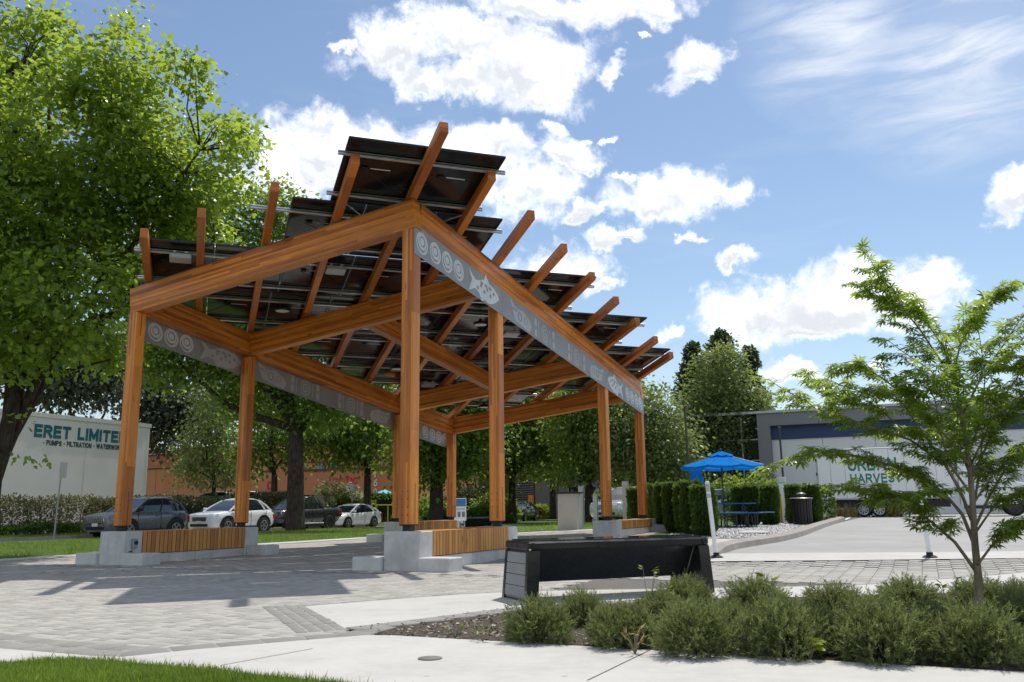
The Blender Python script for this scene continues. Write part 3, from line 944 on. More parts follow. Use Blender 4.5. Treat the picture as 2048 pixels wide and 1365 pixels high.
paver_row(walk_up[0:4], 0.105, 0.21, 2, 0.115)
paver_row(walk_up[0:4], 0.105, 0.21, 2, 0.33)
paver_row([walk_up[3]] + walk_up[4:7] + [(-0.95, 6.98)], 0.305, 0.225, 3, 0.125, 0.004)
paver_row([tuple(p) for p in slab_lo[0:26]], 0.305, 0.2, 3, -0.112, 0.006)
paver_row([tuple(p) for p in slab_up], 0.205, 0.105, 2, 0.055)
for o in (0.012, 0.114, 0.216, 0.318):
    paver_row([(-2.13, 8.80), (-1.33, 6.94)], 0.205, 0.10, 2, -o)
plaza = tag(link('plaza', None), kind='structure')


def paver_geo(sel):
    V = []; F = []; R = []
    for (_, x, y, z, ang, L, Wd, kind) in sel:
        c, s_ = math.cos(ang), math.sin(ang); o = len(V); h = rng.uniform(-.0015, .0015); tx, ty = rng.normal(0, .004), rng.normal(0, .006)
        for (i, (k, zz)) in enumerate(((1, -0.03), (1, -0.004), (1, 0.0))):
            e = 0.004 if i == 2 else 0
            for sx, sy in ((-1, -1), (1, -1), (1, 1), (-1, 1)):
                lx, ly = sx * (L / 2 - e), sy * (Wd / 2 - e)
                V.append((x + c * lx - s_ * ly, y + s_ * lx + c * ly, z + zz + h + (tx * lx + ty * ly)))
        for i in (0, 4):
            for k in range(4):
                F.append((o + i + k, o + i + (k + 1) % 4, o + i + 4 + (k + 1) % 4, o + i + 4 + k))
        F.append((o + 8, o + 9, o + 10, o + 11)); R += [rng.random()] * 9
    return V, F, R


PMAT = ['paver', 'paver_b', 'paver_dk', 'paver_dk']
PAV.sort(key=lambda t: t[0] - (3 if t[7] == 3 else 0))
near = [p for p in PAV if inview(p[1], p[2]) and p[0] > 5.5][:300]
nid = {id(p) for p in near}
shared = {}
for p in near:
    key = (round(p[5], 3), round(p[6], 3), p[7], random.randrange(4))
    if key not in shared:
        V, F, R = paver_geo([(0, 0, 0, 0, 0, p[5], p[6], p[7])])
        shared[key] = mesh_np('paver', V, F, PMAT[p[7]], R)
    o = link('paver', shared[key], plaza); o.location = (p[1], p[2], p[3]); o.rotation_euler = (0, 0, p[4])
for kd in range(3):
    sel = [p for p in PAV if id(p) not in nid and (p[7] == kd or (kd == 2 and p[7] == 3))]
    V, F, R = paver_geo(sel)
    tag(link('paver_field', mesh_np('paver_field', V, F, PMAT[kd], R), plaza), kind='stuff')
# ------------------------------------------------------------------ timber pavilion; local x = u, y = v
pav = thing('solar_pavilion', 'large timber pavilion with sloping roof of solar panels on eight square posts', 'pavilion', C0, PHI)
CW = 0.225; BW = 0.215; BD = 0.50


def zb(x, y):            # underside of the main beams
    return ZC + SL * (x - y)


A2 = 2 * SA
NODES = {'A': (-A2, 0), 'B': (-A2, SA), 'E': (-A2, 3 * SA), 'F': (-A2, 4 * SA), 'C': (0, 0), 'D': (0, SA), 'G': (0, 3 * SA), 'H': (0, 4 * SA)}
ZCOL = 0.689
mb_slot = MB()
for k, (x, y) in NODES.items():
    top = zb(x, y) + (0.02 if k in 'ACFH' else -0.004) - 0.02
    col = beam('column', (x, y, ZCOL), (x, y, top), CW, CW, 'glulam', pav, up=(1, 0, 0), ch=0.012)
    # knife-plate slots near foot and head on the two faces across u, and plug rows on the others
    h = top - ZCOL
    for sx in (-1, 1):
        for z0, z1 in ((0.0, 0.62), (h - 0.45, h)):
            m = MB().box(z0 - h / 2, z1 - h / 2, -0.006, 0.006, sx * (CW / 2) - 0.001, sx * (CW / 2) + 0.0016)
            m.build('slot', 'black', col)
    for sy in (-1, 1):
        for zz in (0.14, 0.26, 0.38, 0.50):
            for dx in (-0.05, 0.05):
                m = MB().lathe([(0.0, -0.001), (0.011, -0.001), (0.011, 0.0014), (0, 0.0014)], 8)
                o = m.build('plug', 'wood_dark', col); o.location = (zz - h / 2, sy * CW / 2, dx); o.rotation_euler = (math.pi / 2 * (-sy), 0, 0)
    # steel shoe down to the concrete
    MB().box(x - 0.07, x + 0.07, y - 0.06, y + 0.06, 0.36 if k in 'GH' else 0.45, ZCOL - 0.022).build('post_shoe', 'steel_dark', pav)
    MB().cbox(x - 0.105, x + 0.105, y - 0.105, y + 0.105, ZCOL - 0.022, ZCOL - 0.002, .004).build('base_plate', 'steel_dark', pav)


def mainbeam(p, q, name='beam', w=BW, d=BD, dz=0.0):
    a = Vector((p[0], p[1], zb(*p) + d / 2 + dz)); b = Vector((q[0], q[1], zb(*q) + d / 2 + dz))
    return beam(name, a, b, w, d, 'glulam', pav, ch=0.008)


h = BW / 2
mainbeam((-A2 - h, 0), (h, 0)); mainbeam((-A2 - h, 4 * SA), (h, 4 * SA))
mainbeam((0, h + .003), (0, 4 * SA - h - .003)); mainbeam((-A2, h + .003), (-A2, 4 * SA - h - .003))
for y in (SA, 3 * SA): mainbeam((-A2 + h + .003, y), (-h - .003, y), 'cross_beam')
mainbeam((-SA, SA + h + .003), (-SA, 3 * SA - h - .003), 'spine_beam', BW, 0.40, 0.06)
# thin metal flashing along the top of the front and side beams
for p, q in (((0, h), (0, 4 * SA)), ((-A2, 0), (-h, 0))):
    a = Vector((p[0], p[1], zb(*p) + BD + .006)); b = Vector((q[0], q[1], zb(*q) + BD + .006))
    beam('flashing', a, b, BW + .016, 0.010, 'flashing', pav, ch=0.002)

# rafters up the diagonal
DX = Vector((1, -1, 0)).normalized(); EX = Vector((1, 1, 0)).normalized()


def rp(d, e, off):       # point on the roof plane: d up-slope, e across
    p = DX * d + EX * e
    return Vector((p.x, p.y, zb(p.x, p.y) + off))


NRM = Vector((-SL, SL, 1)).normalized()
RS = SA / 2 * math.sqrt(0.5); RH, RW = 0.18, 0.13
for k in range(-4, 9):
    e = k * RS
    if k == -4: e += 0.17
    if k == 8: e -= 0.06
    d1 = -abs(e) + 2.02
    d0 = max(-2 * SA * math.sqrt(2) - e, e - 4 * SA * math.sqrt(2)) - 0.62
    beam('rafter', rp(d0, e, BD + .012 + RH / 2), rp(d1, e, BD + .012 + RH / 2), RW, RH, 'rafter', pav, up=NRM, ch=0.006)
# panel rows: up-slope edge, left and right end across the slope, number of panels
ROWS = [(1.20, -1.25, 1.25, 2), (-0.76, -1.87, 1.87, 3), (-2.77, -4.33, 4.68, 7), (-4.73, -4.40, 6.95, 9), (-6.72, -2.25, 8.72, 9), (-8.70, -0.15, 8.85, 7), (-10.68, 2.15, 6.4, 3)]
ZR = BD + .012 + RH
PL = 1.95


def slab_local(c, du, dv, th):
    """box lying on the roof plane: centre, half sizes across/up"""
    Y = (DX + Vector((0, 0, SL * math.sqrt(2)))).normalized(); X = -EX; Z = X.cross(Y)
    return Matrix(((X.x, Y.x, Z.x, c.x), (X.y, Y.y, Z.y, c.y), (X.z, Y.z, Z.z, c.z), (0, 0, 0, 1)))


for r, (t, e0, e1, n) in enumerate(ROWS):
    for dr in (-0.37, -1.60):
        a, b = rp(t + dr, e0 - 0.10 - (0.55 if (r == 1 and dr > -1) else 0), ZR + .035), rp(t + dr, e1 + 0.10, ZR + .035)
        rail = beam('rail', a, b, 0.05, 0.066, 'alu', pav, up=NRM, ch=0.004)
        L = (b - a).length
        MB().box(-L / 2 + .002, L / 2 - .002, -0.0265, 0.0265, -0.006, 0.006).build('rail_groove', 'steel_dark', rail)
    wd = (e1 - e0) / n
    for i in range(n):
        c = rp(t - PL / 2, e0 + wd * (i + 0.5), ZR + .088)
        mw = slab_local(c, 0, 0, 0); hw = wd / 2 - 0.006
        p = MB().box(-hw + .012, hw - .012, -PL / 2 + .012, PL / 2 - .012, -0.006, 0.006).build('solar_panel', 'solar', pav, mw=mw)
        fr = MB()
        for sx in (-1, 1):
            fr.box(min(sx * hw, sx * (hw - .03)), max(sx * hw, sx * (hw - .03)), -PL / 2, PL / 2, -0.018, 0.016)
            fr.box(-hw + .031, hw - .031, min(sx * PL / 2, sx * (PL / 2 - .03)), max(sx * PL / 2, sx * (PL / 2 - .03)), -0.018, 0.016)
        fr.build('panel_frame', 'alu_frame', p)
        MB().box(-0.17, 0.15, PL / 2 - .81, PL / 2 - .785, -0.009, -0.0065).build('maker_label', 'label', p)
        MB().cbox(0.20, 0.30, PL / 2 - .83, PL / 2 - .75, -0.030, -0.0065, .004).build('junction_box', 'black', p)
        cb = []
        for q in range(9):
            f = q / 8; cb.append((0.25 + (wd * 0.62) * (f - .1) * (1 if i % 2 else -1), PL / 2 - .83 - 0.5 * f ** 1.3 + 0.05 * math.sin(f * 6 + i), -0.03 - 0.06 * math.sin(f * math.pi)))
        MB().tube(cb, 0.006, 4).build('panel_cable', 'cable', p)
# diagonal rod braces seen under the top rows
for (d0, e0, d1, e1) in ((-0.45, -1.15, -1.6, 0.0), (-0.45, 1.15, -1.6, 0.0)):
    MB().tube([rp(d0, e0, ZR - .02), rp(d1, e1, ZR - .06)], 0.012, 6).build('tie_rod', 'alu', pav)


def under(px, py, off):
    """point on a plane parallel to the roof seen at px, py"""
    d = ray(px, py); g = UX * SL - VX * SL
    t = (ZC + off - g.dot(C0) - EYE) / (d.z - g.dot(d))
    p = Vector((0, 0, EYE)) + d * t; u_, v_ = uv(p)
    return Vector((u_, v_, p.z))


for px, py in ((565, 618), (961, 646), (794, 735), (968, 812), (870, 690)):
    c = under(px, py, BD + .04)
    m = MB().lathe([(0.0, -0.05), (0.15, -0.05), (0.165, -0.03), (0.165, 0.0), (0.12, 0.02), (0.05, 0.03), (0.03, 0.10), (0, 0.10)], 24)
    lamp = m.build('ceiling_lamp', 'steel_dark', pav, True); lamp.location = c
    MB().lathe([(0.0, -0.0535), (0.14, -0.0535), (0.14, -0.0505), (0, -0.0505)], 24).build('lamp_face', 'lamp_white', lamp)
for px, py in ((361, 517), (671, 541), (857, 770), (1022, 668)):
    c = under(px, py, ZR - .07)
    mw = slab_local(c, 0, 0, 0)
    b = MB().cbox(-0.19, 0.19, -0.13, 0.13, -0.045, 0.045, .012).build('inverter', 'box_grey', pav, mw=mw)
    for sx in (-1, 1): MB().cbox(sx * .10 - .03, sx * .10 + .03, 0.10, 0.17, 0.0465, 0.07, .004).build('bracket', 'alu', b)
    MB().tube([(0.1, -0.13, 0), (0.14, -0.25, 0.01), (0.3, -0.3, 0.03)], 0.008, 5).build('inverter_cable', 'cable', b)

# perforated metal fascias with emblems, on the outer faces of both long sides
FT, FB = 0.07, -0.44


def plate(poly, sgn, x, m, name, parent, t=0.0025):
    """flat figure in the (v, height over the beam line) plane on the outer face"""
    n = len(poly)
    v = [(x + sgn * dx, p[0], p[1]) for dx in (0, t) for p in poly]
    f = [tuple(range(n)), tuple(range(n, 2 * n))] + [(i, (i + 1) % n, n + (i + 1) % n, n + i) for i in range(n)]
    return MB().add(v, f).build(name, m, parent)


def ringfig(c, R, r, off, sgn, x, m, parent, name='emblem', z=lambda v: 0, n=28, t=0.0025):
    mb = MB()
    for dx in (0, t):
        for (rad, o) in ((R, 0), (r, off)):
            for k in range(n):
                a = 2 * math.pi * k / n
                vv_ = c[0] + o * 0.6 + rad * math.cos(a); mb.v.append((x + sgn * dx, vv_, z(vv_) + c[1] + o + rad * math.sin(a)))
    for b in (0, 2 * n):
        for k in range(n): mb.f.append((b + k, b + (k + 1) % n, b + n + (k + 1) % n, b + n + k))
    for k in range(n): mb.f.append((k, (k + 1) % n, 2 * n + (k + 1) % n, 2 * n + k)); mb.f.append((n + k, n + (k + 1) % n, 3 * n + (k + 1) % n, 3 * n + k))
    return mb.build(name, m, parent)


def fig(pts, c, sc, flip, z):
    return [(c[0] + flip * p[0] * sc, z(c[0] + flip * p[0] * sc) + c[1] + p[1] * sc) for p in pts]


FISH = [(-.62, .20), (-.50, .02), (-.62, -.22), (-.38, -.10), (-.22, -.14), (-.12, -.26), (0, -.20), (.16, -.22), (.36, -.16), (.52, -.06), (.60, 0), (.54, .08), (.36, .15), (.18, .17), (.04, .30), (-.02, .18), (-.22, .10), (-.36, .06)]
FACE = [(-.5, .2), (.5, .2), (.5, -.2), (-.5, -.2)]
WING = [(-.5, .22), (-.2, .10), (.1, .14), (.4, .06), (.5, -.06), (.4, -.2), (.1, -.18), (-.3, -.14)]
for sgn, xo in ((1, CW / 2 + 0.006), (-1, -A2 - CW / 2 - 0.006)):
    zz = (lambda v_, xo=xo: zb(0 if xo > 0 else -A2, v_))
    cuts = [-CW / 2, 1.64, 3.15, 5.1, 7.2, 9.2, 10.75, 4 * SA + CW / 2]
    par = None
    for a, b in zip(cuts[:-1], cuts[1:]):
        a_, b_ = a + .003, b - .003
        v = [(xo + sgn * dx, y, zz(y) + zo) for dx in (0, 0.004) for y, zo in ((a_, FB), (b_, FB), (b_, FT), (a_, FT))]
        p = MB().add(v, [(0, 1, 2, 3), (4, 5, 6, 7), (0, 1, 5, 4), (1, 2, 6, 5), (2, 3, 7, 6), (3, 0, 4, 7)]).build('fascia_panel', 'fascia', pav)
        xs = xo + sgn * 0.0043
        mid = (a + b) / 2
        sides = (sgn,) if sgn > 0 else (sgn, 1)       # the far fascia is seen from inside as well
        for sd in sides:
            x_ = xs if sd == sgn else xo - 0.0003
            if mid < 1.5 or mid > 11:
                cs = (0.13, 0.56, 0.97, 1.38) if mid < 1.5 else (10.98, 11.40, 11.80, 12.19)
                for c in cs:
                    ringfig((c, -0.185), 0.185, 0.148, -0.008, sd, x_, 'emblem', p, z=zz)
                    ringfig((c, -0.165), 0.130, 0.092, 0.012, sd, x_, 'emblem', p, z=zz)
                    ringfig((c, -0.155), 0.066, 0.001, 0.0, sd, x_, 'emblem', p, z=zz)
                    for q in (0, 1): ringfig((c + 0.075 + .03 * q, -0.30 + .04 * q), 0.017, 0.001, 0, sd, x_, 'emblem', p, z=zz, n=10)
            elif 1.6 < mid < 3 or 9.2 < mid < 10.7:
                fl = 1 if mid < 3 else -1; c = (mid, -0.185)
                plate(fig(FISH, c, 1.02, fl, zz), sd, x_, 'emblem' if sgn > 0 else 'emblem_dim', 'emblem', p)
                for q in range(6): ringfig((mid + fl * (-.28 + q * .13), -0.19 + (.03 if q % 2 else -.05)), 0.038, 0.001, 0, sd, x_ + sd * .0026, 'fascia', p, 'emblem_cut', z=zz, n=10)
                for q in range(3): plate(fig([(-.05, .03), (.05, .015), (.05, -.03), (-.05, -.02)], (mid + fl * (-.12 + q * .17), -0.10), 1, fl, zz), sd, x_ + sd * .0026, 'fascia', 'emblem_cut', p)
                plate(fig([(-.05, .05), (.03, .0), (-.05, -.06)], (mid - fl * .55, -0.18), 1, fl, zz), sd, x_ + sd * .0026, 'fascia', 'emblem_cut', p)
            elif 3 < mid < 5 or 7.2 < mid < 9.2:
                fl = 1 if mid < 5 else -1; c = (mid + (-.1 if mid < 5 else .35), -0.2)
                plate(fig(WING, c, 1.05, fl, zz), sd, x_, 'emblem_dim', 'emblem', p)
                for q in range(2): ringfig((c[0] + fl * (-.05 + .28 * q), c[1] - .02), 0.10 - .02 * q, 0.065, 0, sd, x_ + sd * .0026, 'fascia', p, 'emblem_cut', z=zz, n=16)
                plate(fig([(-.12, .03), (.12, .01), (.12, -.02), (-.12, -.01)], (c[0] - fl * .3, c[1] + .06), 1, fl, zz), sd, x_ + sd * .0026, 'fascia', 'emblem_cut', p)
    # two framed face figures near the middle
    for c in (5.25, 7.15):
        host = [o for o in pav.children if o.name.startswith('fascia_panel')][-4 if c < 7.2 and c > 7 else -4]
        for sd in ((sgn,) if sgn > 0 else (sgn, 1)):
            x_ = (xo + sgn * 0.0043) if sd == sgn else xo - 0.0003
            for dy in (-.55, .43): plate(fig([(0, .19), (.12, .19), (.12, -.19), (0, -.19)], (c + dy, -0.20), 1, 1, zz), sd, x_ + sd * .0004, 'emblem_dim', 'emblem', host)
            for dy in (-.55, .43): ringfig((c + dy + .06, -.2), .045, .022, 0, sd, x_ + sd * .0031, 'fascia', host, 'emblem_cut', z=zz, n=12)
            ringfig((c, -.2), 0.19, 0.155, 0, sd, x_ + sd * .0004, 'emblem_dim', host, z=zz); ringfig((c, -.2), 0.11, 0.07, 0, sd, x_ + sd * .0004, 'emblem_dim', host, z=zz); ringfig((c, -.2), 0.03, 0.001, 0, sd, x_ + sd * .0004, 'emblem_dim', host, z=zz)
            for dy in (-.36, .30): plate(fig([(0, .16), (.05, .16), (.02, 0), (.05, -.16), (0, -.16)], (c + dy, -0.2), 1, 1 if dy < 0 else -1, zz), sd, x_ + sd * .0004, 'emblem_dim', 'emblem', host)

# ------------------------------------------------------------------ the four bench walls the posts stand on
def slat_bench(label, x, y0, y1, outlets, foot0=True, foot1=True, ztop=0.585):
    b = thing('slat_bench', label, 'bench', W(x, y0, 0), PHI, 'concrete and cedar bench walls under the pavilion')
    L = y1 - y0; PU, PV = 0.32, 0.20
    z0a, z0b = ZG(x, y0), ZG(x, y1)
    for yy, z0, ft in ((0, z0a, foot0), (L, z0b, foot1)):
        MB().cbox(-PU, PU, yy - PV, yy + PV, z0 - 0.05, ztop, .012).build('pedestal', 'concrete', b)
        if ft:
            s = -1 if yy == 0 else 1
            y_a, y_b = (yy - PV - .06, yy + PV - .04) if yy == 0 else (yy - PV + .04, yy + PV + .06)
            for sx in (-1, 1):
                a, c = (PU + .003, 0.86) if sx > 0 else (-0.86, -PU - .003)
                MB().cbox(a, c, y_a, y_b, z0 - .05, z0 + .20, .014).build('footing', 'concrete', b)
    za = max(z0a, z0b)
    gap = 0.004
    for k in range(2):
        ya, yb = (PV + gap, L / 2 - .006) if k == 0 else (L / 2 + .006, L - PV - gap)
        z0 = min(z0a, z0b)
        MB().cbox(-PU + .03, PU - .03, ya, yb, z0 - .05, za + 0.155, .008).build('plinth', 'concrete', b)
    n = 27; pitch = (L - 2 * PV - .012) / n
    zl = za + 0.165
    me = {}
    for k in range(n):
        yc = PV + .006 + pitch * (k + .5)
        for sx in (1, -1):
            o = beam('slat', (sx * (PU - .012), yc, zl), (sx * (PU - .012), yc, ztop - .004), pitch - .012, .024, 'slat', b, up=(sx, 0, 0), ch=.003)
    MB().box(-PU + .03, PU - .03, PV + .003, L - PV - .003, zl + .01, ztop - .045).build('bench_core', 'black', b)
    nt = 7; pw = (2 * PU - .02) / nt
    for k in range(nt):
        xc = -PU + .01 + pw * (k + .5)
        beam('top_board', (xc, PV + .004, ztop - .019), (xc, L - PV - .004, ztop - .019), pw - .008, .034, 'slat', b, ch=.003)
    for (yy, side, dv) in outlets:
        z = (z0a if yy == 0 else z0b) + 0.36
        xx = side * PU
        if dv:     # on the end face
            ye = yy + dv * PV
            q = MB().cbox(-.05, .05, min(ye, ye + dv * .06), max(ye, ye + dv * .06), z - .08, z + .09, .01).build('outlet_box', 'outlet', b)
            MB().cbox(-.035, .035, ye + dv * .0615 if dv > 0 else ye - .075, ye + .075 if dv > 0 else ye + dv * .0615, z - .05, z + .06, .004).build('outlet_cover', 'steel_dark', q)
        else:
            q = MB().cbox(min(xx, xx + side * .06), max(xx, xx + side * .06), yy - .055, yy + .055, z - .08, z + .09, .012).build('outlet_box', 'outlet', b)
            m = MB().lathe([(0, 0), (.035, 0), (.035, .02), (.02, .028), (0, .028)], 14); o = m.build('outlet_cover', 'steel_dark', q); o.location = (xx + side * .061, yy, z + .02); o.rotation_euler = (0, side * math.pi / 2, 0)
            MB().tube([(xx + side * .02, yy - .03, z - .081), (xx + side * .02, yy - .03, z - .15)], .011, 8).build('conduit', 'galv', q)
            MB().tube([(xx + side * .02, yy - .03, z - .13), (xx + side * .02, yy - .11, z - .135)], .008, 8).build('tap', 'steel_dark', q)
    return b


slat_bench('cedar slat bench between concrete pedestals at the left front posts, nearest the parked grey car', -A2, 0, SA, [(0, 1, 0), (SA, 0, 1)])
slat_bench('cedar slat bench at the front corner post, in the middle of the plaza', 0, 0, SA, [(0, -1, 0)])
slat_bench('small cedar slat bench wall at the back left posts, seen beyond the middle bench', -A2, 3 * SA, 4 * SA, [(SA, 1, 0)], True, True)
slat_bench('short cedar slat bench on pale concrete at the right posts, beside the clipped evergreens', 0, 3 * SA, 4 * SA, [(0, -1, 0)], False, True)
# ------------------------------------------------------------------ smart bench in front
def tech_bench(label, p, yaw, L, Wd, H):
    b = thing('smart_bench', label, 'bench', p, yaw, 'black solar benches on the plaza')
    # local x along, y across; leg frames lean outwards at the foot
    for s in (-1, 1):
        xo, xt = s * L / 2, s * (L / 2 - 0.035); ti = 0.13
        for y0, y1 in ((0, 0.055), (Wd - 0.055, Wd)):
            m = MB()
            m.loft([[(xo, y0, 0), (xo - s * ti, y0, 0), (xo - s * ti, y1, 0), (xo, y1, 0)], [(xt, y0 + .015 if y0 == 0 else y0 - .03, H - .10), (xt - s * ti, y0 + .015 if y0 == 0 else y0 - .03, H - .10), (xt - s * ti, (y1 + .015) if y0 == 0 else y1 - .03, H - .10), (xt, (y1 + .015) if y0 == 0 else y1 - .03, H - .10)]])
            m.build('leg_frame', 'bench_black', b)
        MB().loft([[(xo - s * .012, .058, .015), (xo - s * (ti - .01), .058, .015), (xo - s * (ti - .01), Wd - .058, .015), (xo - s * .012, Wd - .058, .015)],
                   [(xt - s * .012, .074, H - .102), (xt - s * (ti - .01), .074, H - .102), (xt - s * (ti - .01), Wd - .088, H - .102), (xt - s * .012, Wd - .088, H - .102)]]).build('leg_core', 'bench_black', b)
        for k in range(4):
            z0 = 0.035 + k * (H - .15) / 4; z1 = z0 + (H - .15) / 4 - 0.007
            f0, f1 = z0 / (H - .1), z1 / (H - .1)
            a0, a1 = xo + (xt - xo) * f0, xo + (xt - xo) * f1
            q = MB().loft([[(a0 - s * .013, .062 + .012 * f0, z0), (a0 - s * .004, .062 + .012 * f0, z0), (a0 - s * .004, Wd - .062 - .024 * f0, z0), (a0 - s * .013, Wd - .062 - .024 * f0, z0)],
                           [(a1 - s * .013, .062 + .012 * f1, z1), (a1 - s * .004, .062 + .012 * f1, z1), (a1 - s * .004, Wd - .062 - .024 * f1, z1), (a1 - s * .013, Wd - .062 - .024 * f1, z1)]])
            q.build('end_board', 'bench_grey', b)
    MB().cbox(-L / 2 + .03, L / 2 - .03, .012, Wd - .028, H - .10, H - .012, .018).build('seat_frame', 'bench_black', b)
    MB().cbox(-L / 2 + .10, L / 2 - .10, .035, Wd - .05, H - .0115, H, .003).build('glass_top', 'bench_glass', b)
    MB().loft([[(-L / 2 + .15, Wd * .50, .16), (L / 2 - .15, Wd * .50, .16), (L / 2 - .15, Wd * .54, .16), (-L / 2 + .15, Wd * .54, .16)],
               [(-L / 2 + .17, Wd * .16, H - .102), (L / 2 - .17, Wd * .16, H - .102), (L / 2 - .17, Wd * .20, H - .102), (-L / 2 + .17, Wd * .20, H - .102)]]).build('back_plate', 'bench_black', b)
    for s in (-1, 1):
        o = MB().lathe([(0, 0), (.034, 0), (.034, .010), (.026, .014), (0, .014)], 18).build('end_cap', 'trim_black', b); o.location = (s * (L / 2 - .085), .012, H - .055); o.rotation_euler = (math.pi / 2, 0, 0)
        o = MB().lathe([(0, 0), (.013, 0), (.010, .010), (0, .012)], 12).build('bolt', 'chrome', b); o.location = (s * (L / 2 - .055), .012, H - .09); o.rotation_euler = (math.pi / 2, 0, 0)
    o = MB().lathe([(0, 0), (.022, 0), (.022, .004), (0, .004)], 16).build('charging_port', 'trim_black', b); o.location = (-L / 2 + .034, Wd * .45, H - .06); o.rotation_euler = (0, -math.pi / 2, 0)
    return b


yawb = math.atan2(0.78, 1.88)
tech_bench('black and grey solar bench with slanted ends in front of the evergreen shrubs', (1.118, 9.075, 0.006), yawb, 2.19, 0.64, 0.585)
pb = ONG(945, 38.0)
tech_bench('distant black solar bench on the lawn edge, partly behind the second right post', (pb.x, pb.y, pb.z), 0.12, 2.0, 0.55, 0.58)

# ------------------------------------------------------------------ posts and bollards
def delineator(label, p, H, lean):
    o = thing('delineator_post', label, 'bollard', p, 0.2, 'white flexible posts by the driveway')
    MB().lathe([(0, 0), (.115, 0), (.115, .012), (.09, .03), (.05, .045), (.05, .085), (0, .085)], 12).build('post_base', 'rubber', o)
    lx, ly = lean
    MB().tube([(0, 0, .08), (lx * .1, ly * .1, .1), (lx, ly, H - .02), (lx, ly, H)], [.036, .036, .036, .030], 14).build('post_tube', 'white_plastic', o, True)
    for f0, f1 in ((.86, .96), (.78, .83)):
        MB().tube([(lx * f0, ly * f0, H * f0), (lx * f1, ly * f1, H * f1)], .0372, 14).build('reflective_band', 'reflective', o, True)
    return o


delineator('white flexible post with grey bands beside the solar bench and the kerb', GZ(1433, 1116), 1.28, (-.085, .02))
delineator('white flexible post behind the young maple, standing in the driveway gutter', GZ(1860, 1116), 1.25, (-.07, .02))


def steel_post(label, px, d, H, m='post_steel', r=.09, group='upright posts on the back lawn'):
    p = ONG(px, d)
    o = thing('bollard', label, 'bollard', p, PHI, group)
    MB().cbox(-r, r, -r, r, -.05, H, .012).build('post', m, o)
    MB().cbox(-r - .006, r + .006, -r - .006, r + .006, H, H + .02, .005).build('cap', 'steel_dark' if m != 'post_steel' else 'galv', o)
    for s in (-1, 1): MB().box(s * r, s * (r + .002), -.02, .02, .1, H - .05).build('groove', 'steel_dark', o)
    return o


steel_post('taller square steel post right of the concrete monolith', 1163, 33.0, 1.55)
steel_post('shorter square steel post left of the right-hand timber posts', 1191, 38.0, 1.35)
steel_post('pale concrete-coloured square post between the two right-hand timber posts', 1252, 30.0, 1.55, 'monol', .095)
mo = thing('concrete_monolith', 'square tapered concrete pillar with dark flat cap on the back lawn', 'pillar', ONG(1139, 29.0), PHI)
MB().loft([[(-.34, -.22, -.05), (.34, -.22, -.05), (.34, .22, -.05), (-.34, .22, -.05)], [(-.33, -.21, 1.18), (.33, -.21, 1.18), (.33, .21, 1.18), (-.33, .21, 1.18)]]).build('pillar_body', 'monol', mo)
MB().cbox(-.40, .40, -.26, .26, 1.183, 1.24, .008).build('pillar_cap', 'steel_dark', mo)

# ------------------------------------------------------------------ info board beyond the back bench
p = ONG(918, 30.0)
sg = thing('info_board', 'small white and blue notice board standing behind the back timber post', 'sign', p, 0.1)
MB().tube([(-.19, 0, 0), (-.19, 0, .65)], .018, 6).build('board_leg', 'galv', sg); MB().tube([(.19, 0, 0), (.19, 0, .65)], .018, 6).build('board_leg', 'galv', sg)
MB().cbox(-.25, .25, -.02, .02, .5, 1.25, .006).build('board', 'white_plastic', sg)
MB().box(-.23, .23, -.023, -.0205, .98, 1.23).build('board_header', 'sign_blue', sg)
for k in range(3): MB().box(-.2 + k * .15, -.1 + k * .15, -.023, -.0205, .62, .80).build('board_picture', 'glass_blue', sg)
MB().box(-.2, .2, -.023, -.0205, .88, .90).build('board_line', 'sign_blue', sg)

# ------------------------------------------------------------------ street sign on the far verge
pz = ONG(113, 34.5); H = 2.95
ss = thing('street_sign', 'narrow grey sign on a leaning pole in the far verge, left of the grey SUV', 'street sign', (pz.x, pz.y, 0.0), PHI + .2)
MB().tube([(0, 0, -.1), (.09, 0, H)], .032, 8).build('sign_pole', 'galv', ss)
MB().box(.03, .36, -.045, -.033, H - .62, H - .02).build('sign_plate', 'sign_back', ss)
pz = ONG(704, 55)
s2 = thing('street_sign', 'plain thin grey sign pole with small plate behind the white sedan', 'street sign', (pz.x, pz.y, 0), PHI)
MB().tube([(0, 0, -.1), (0, 0, 2.6)], .035, 8).build('sign_pole', 'galv', s2); MB().box(-.15, .15, -.05, -.036, 2.15, 2.6).build('sign_plate', 'sign_back', s2)
pz = ONG(1197, 60)
s2 = thing('street_sign', 'white notice on a thin pole beyond the steel posts', 'street sign', (pz.x, pz.y, pz.z), .1)
MB().tube([(0, 0, -.1), (0, 0, 2.2)], .035, 8).build('sign_pole', 'galv', s2); MB().box(-.17, .17, -.05, -.036, 1.55, 2.2).build('sign_plate', 'sign_face', s2)

# ------------------------------------------------------------------ lamp poles
for px, d, H, lab in ((1117, 62, 4.6, 'thin dark pole among the trees behind the concrete monolith'), (1381, 40, 5.2, 'tall black lamp pole behind the blue umbrella'), (1571, 42, 4.3, 'black lamp pole before the white wall, left of the box trailer')):
    p = ONG(px, d)
    o = thing('lamp_pole', lab, 'lamp post', p, 0, 'slim dark lamp poles at the back')
    MB().tube([(0, 0, -.1), (0, 0, .5), (-.03, 0, H)], [.075, .055, .05], 8).build('pole', 'post_dark', o); MB().lathe([(0, 0), (.12, 0), (.12, .03), (.07, .05), (0, .05)], 10).build('pole_base', 'post_dark', o)
    MB().cbox(-.09, .05, -.06, .06, H, H + .09, .01).build('lamp_head', 'post_dark', o)

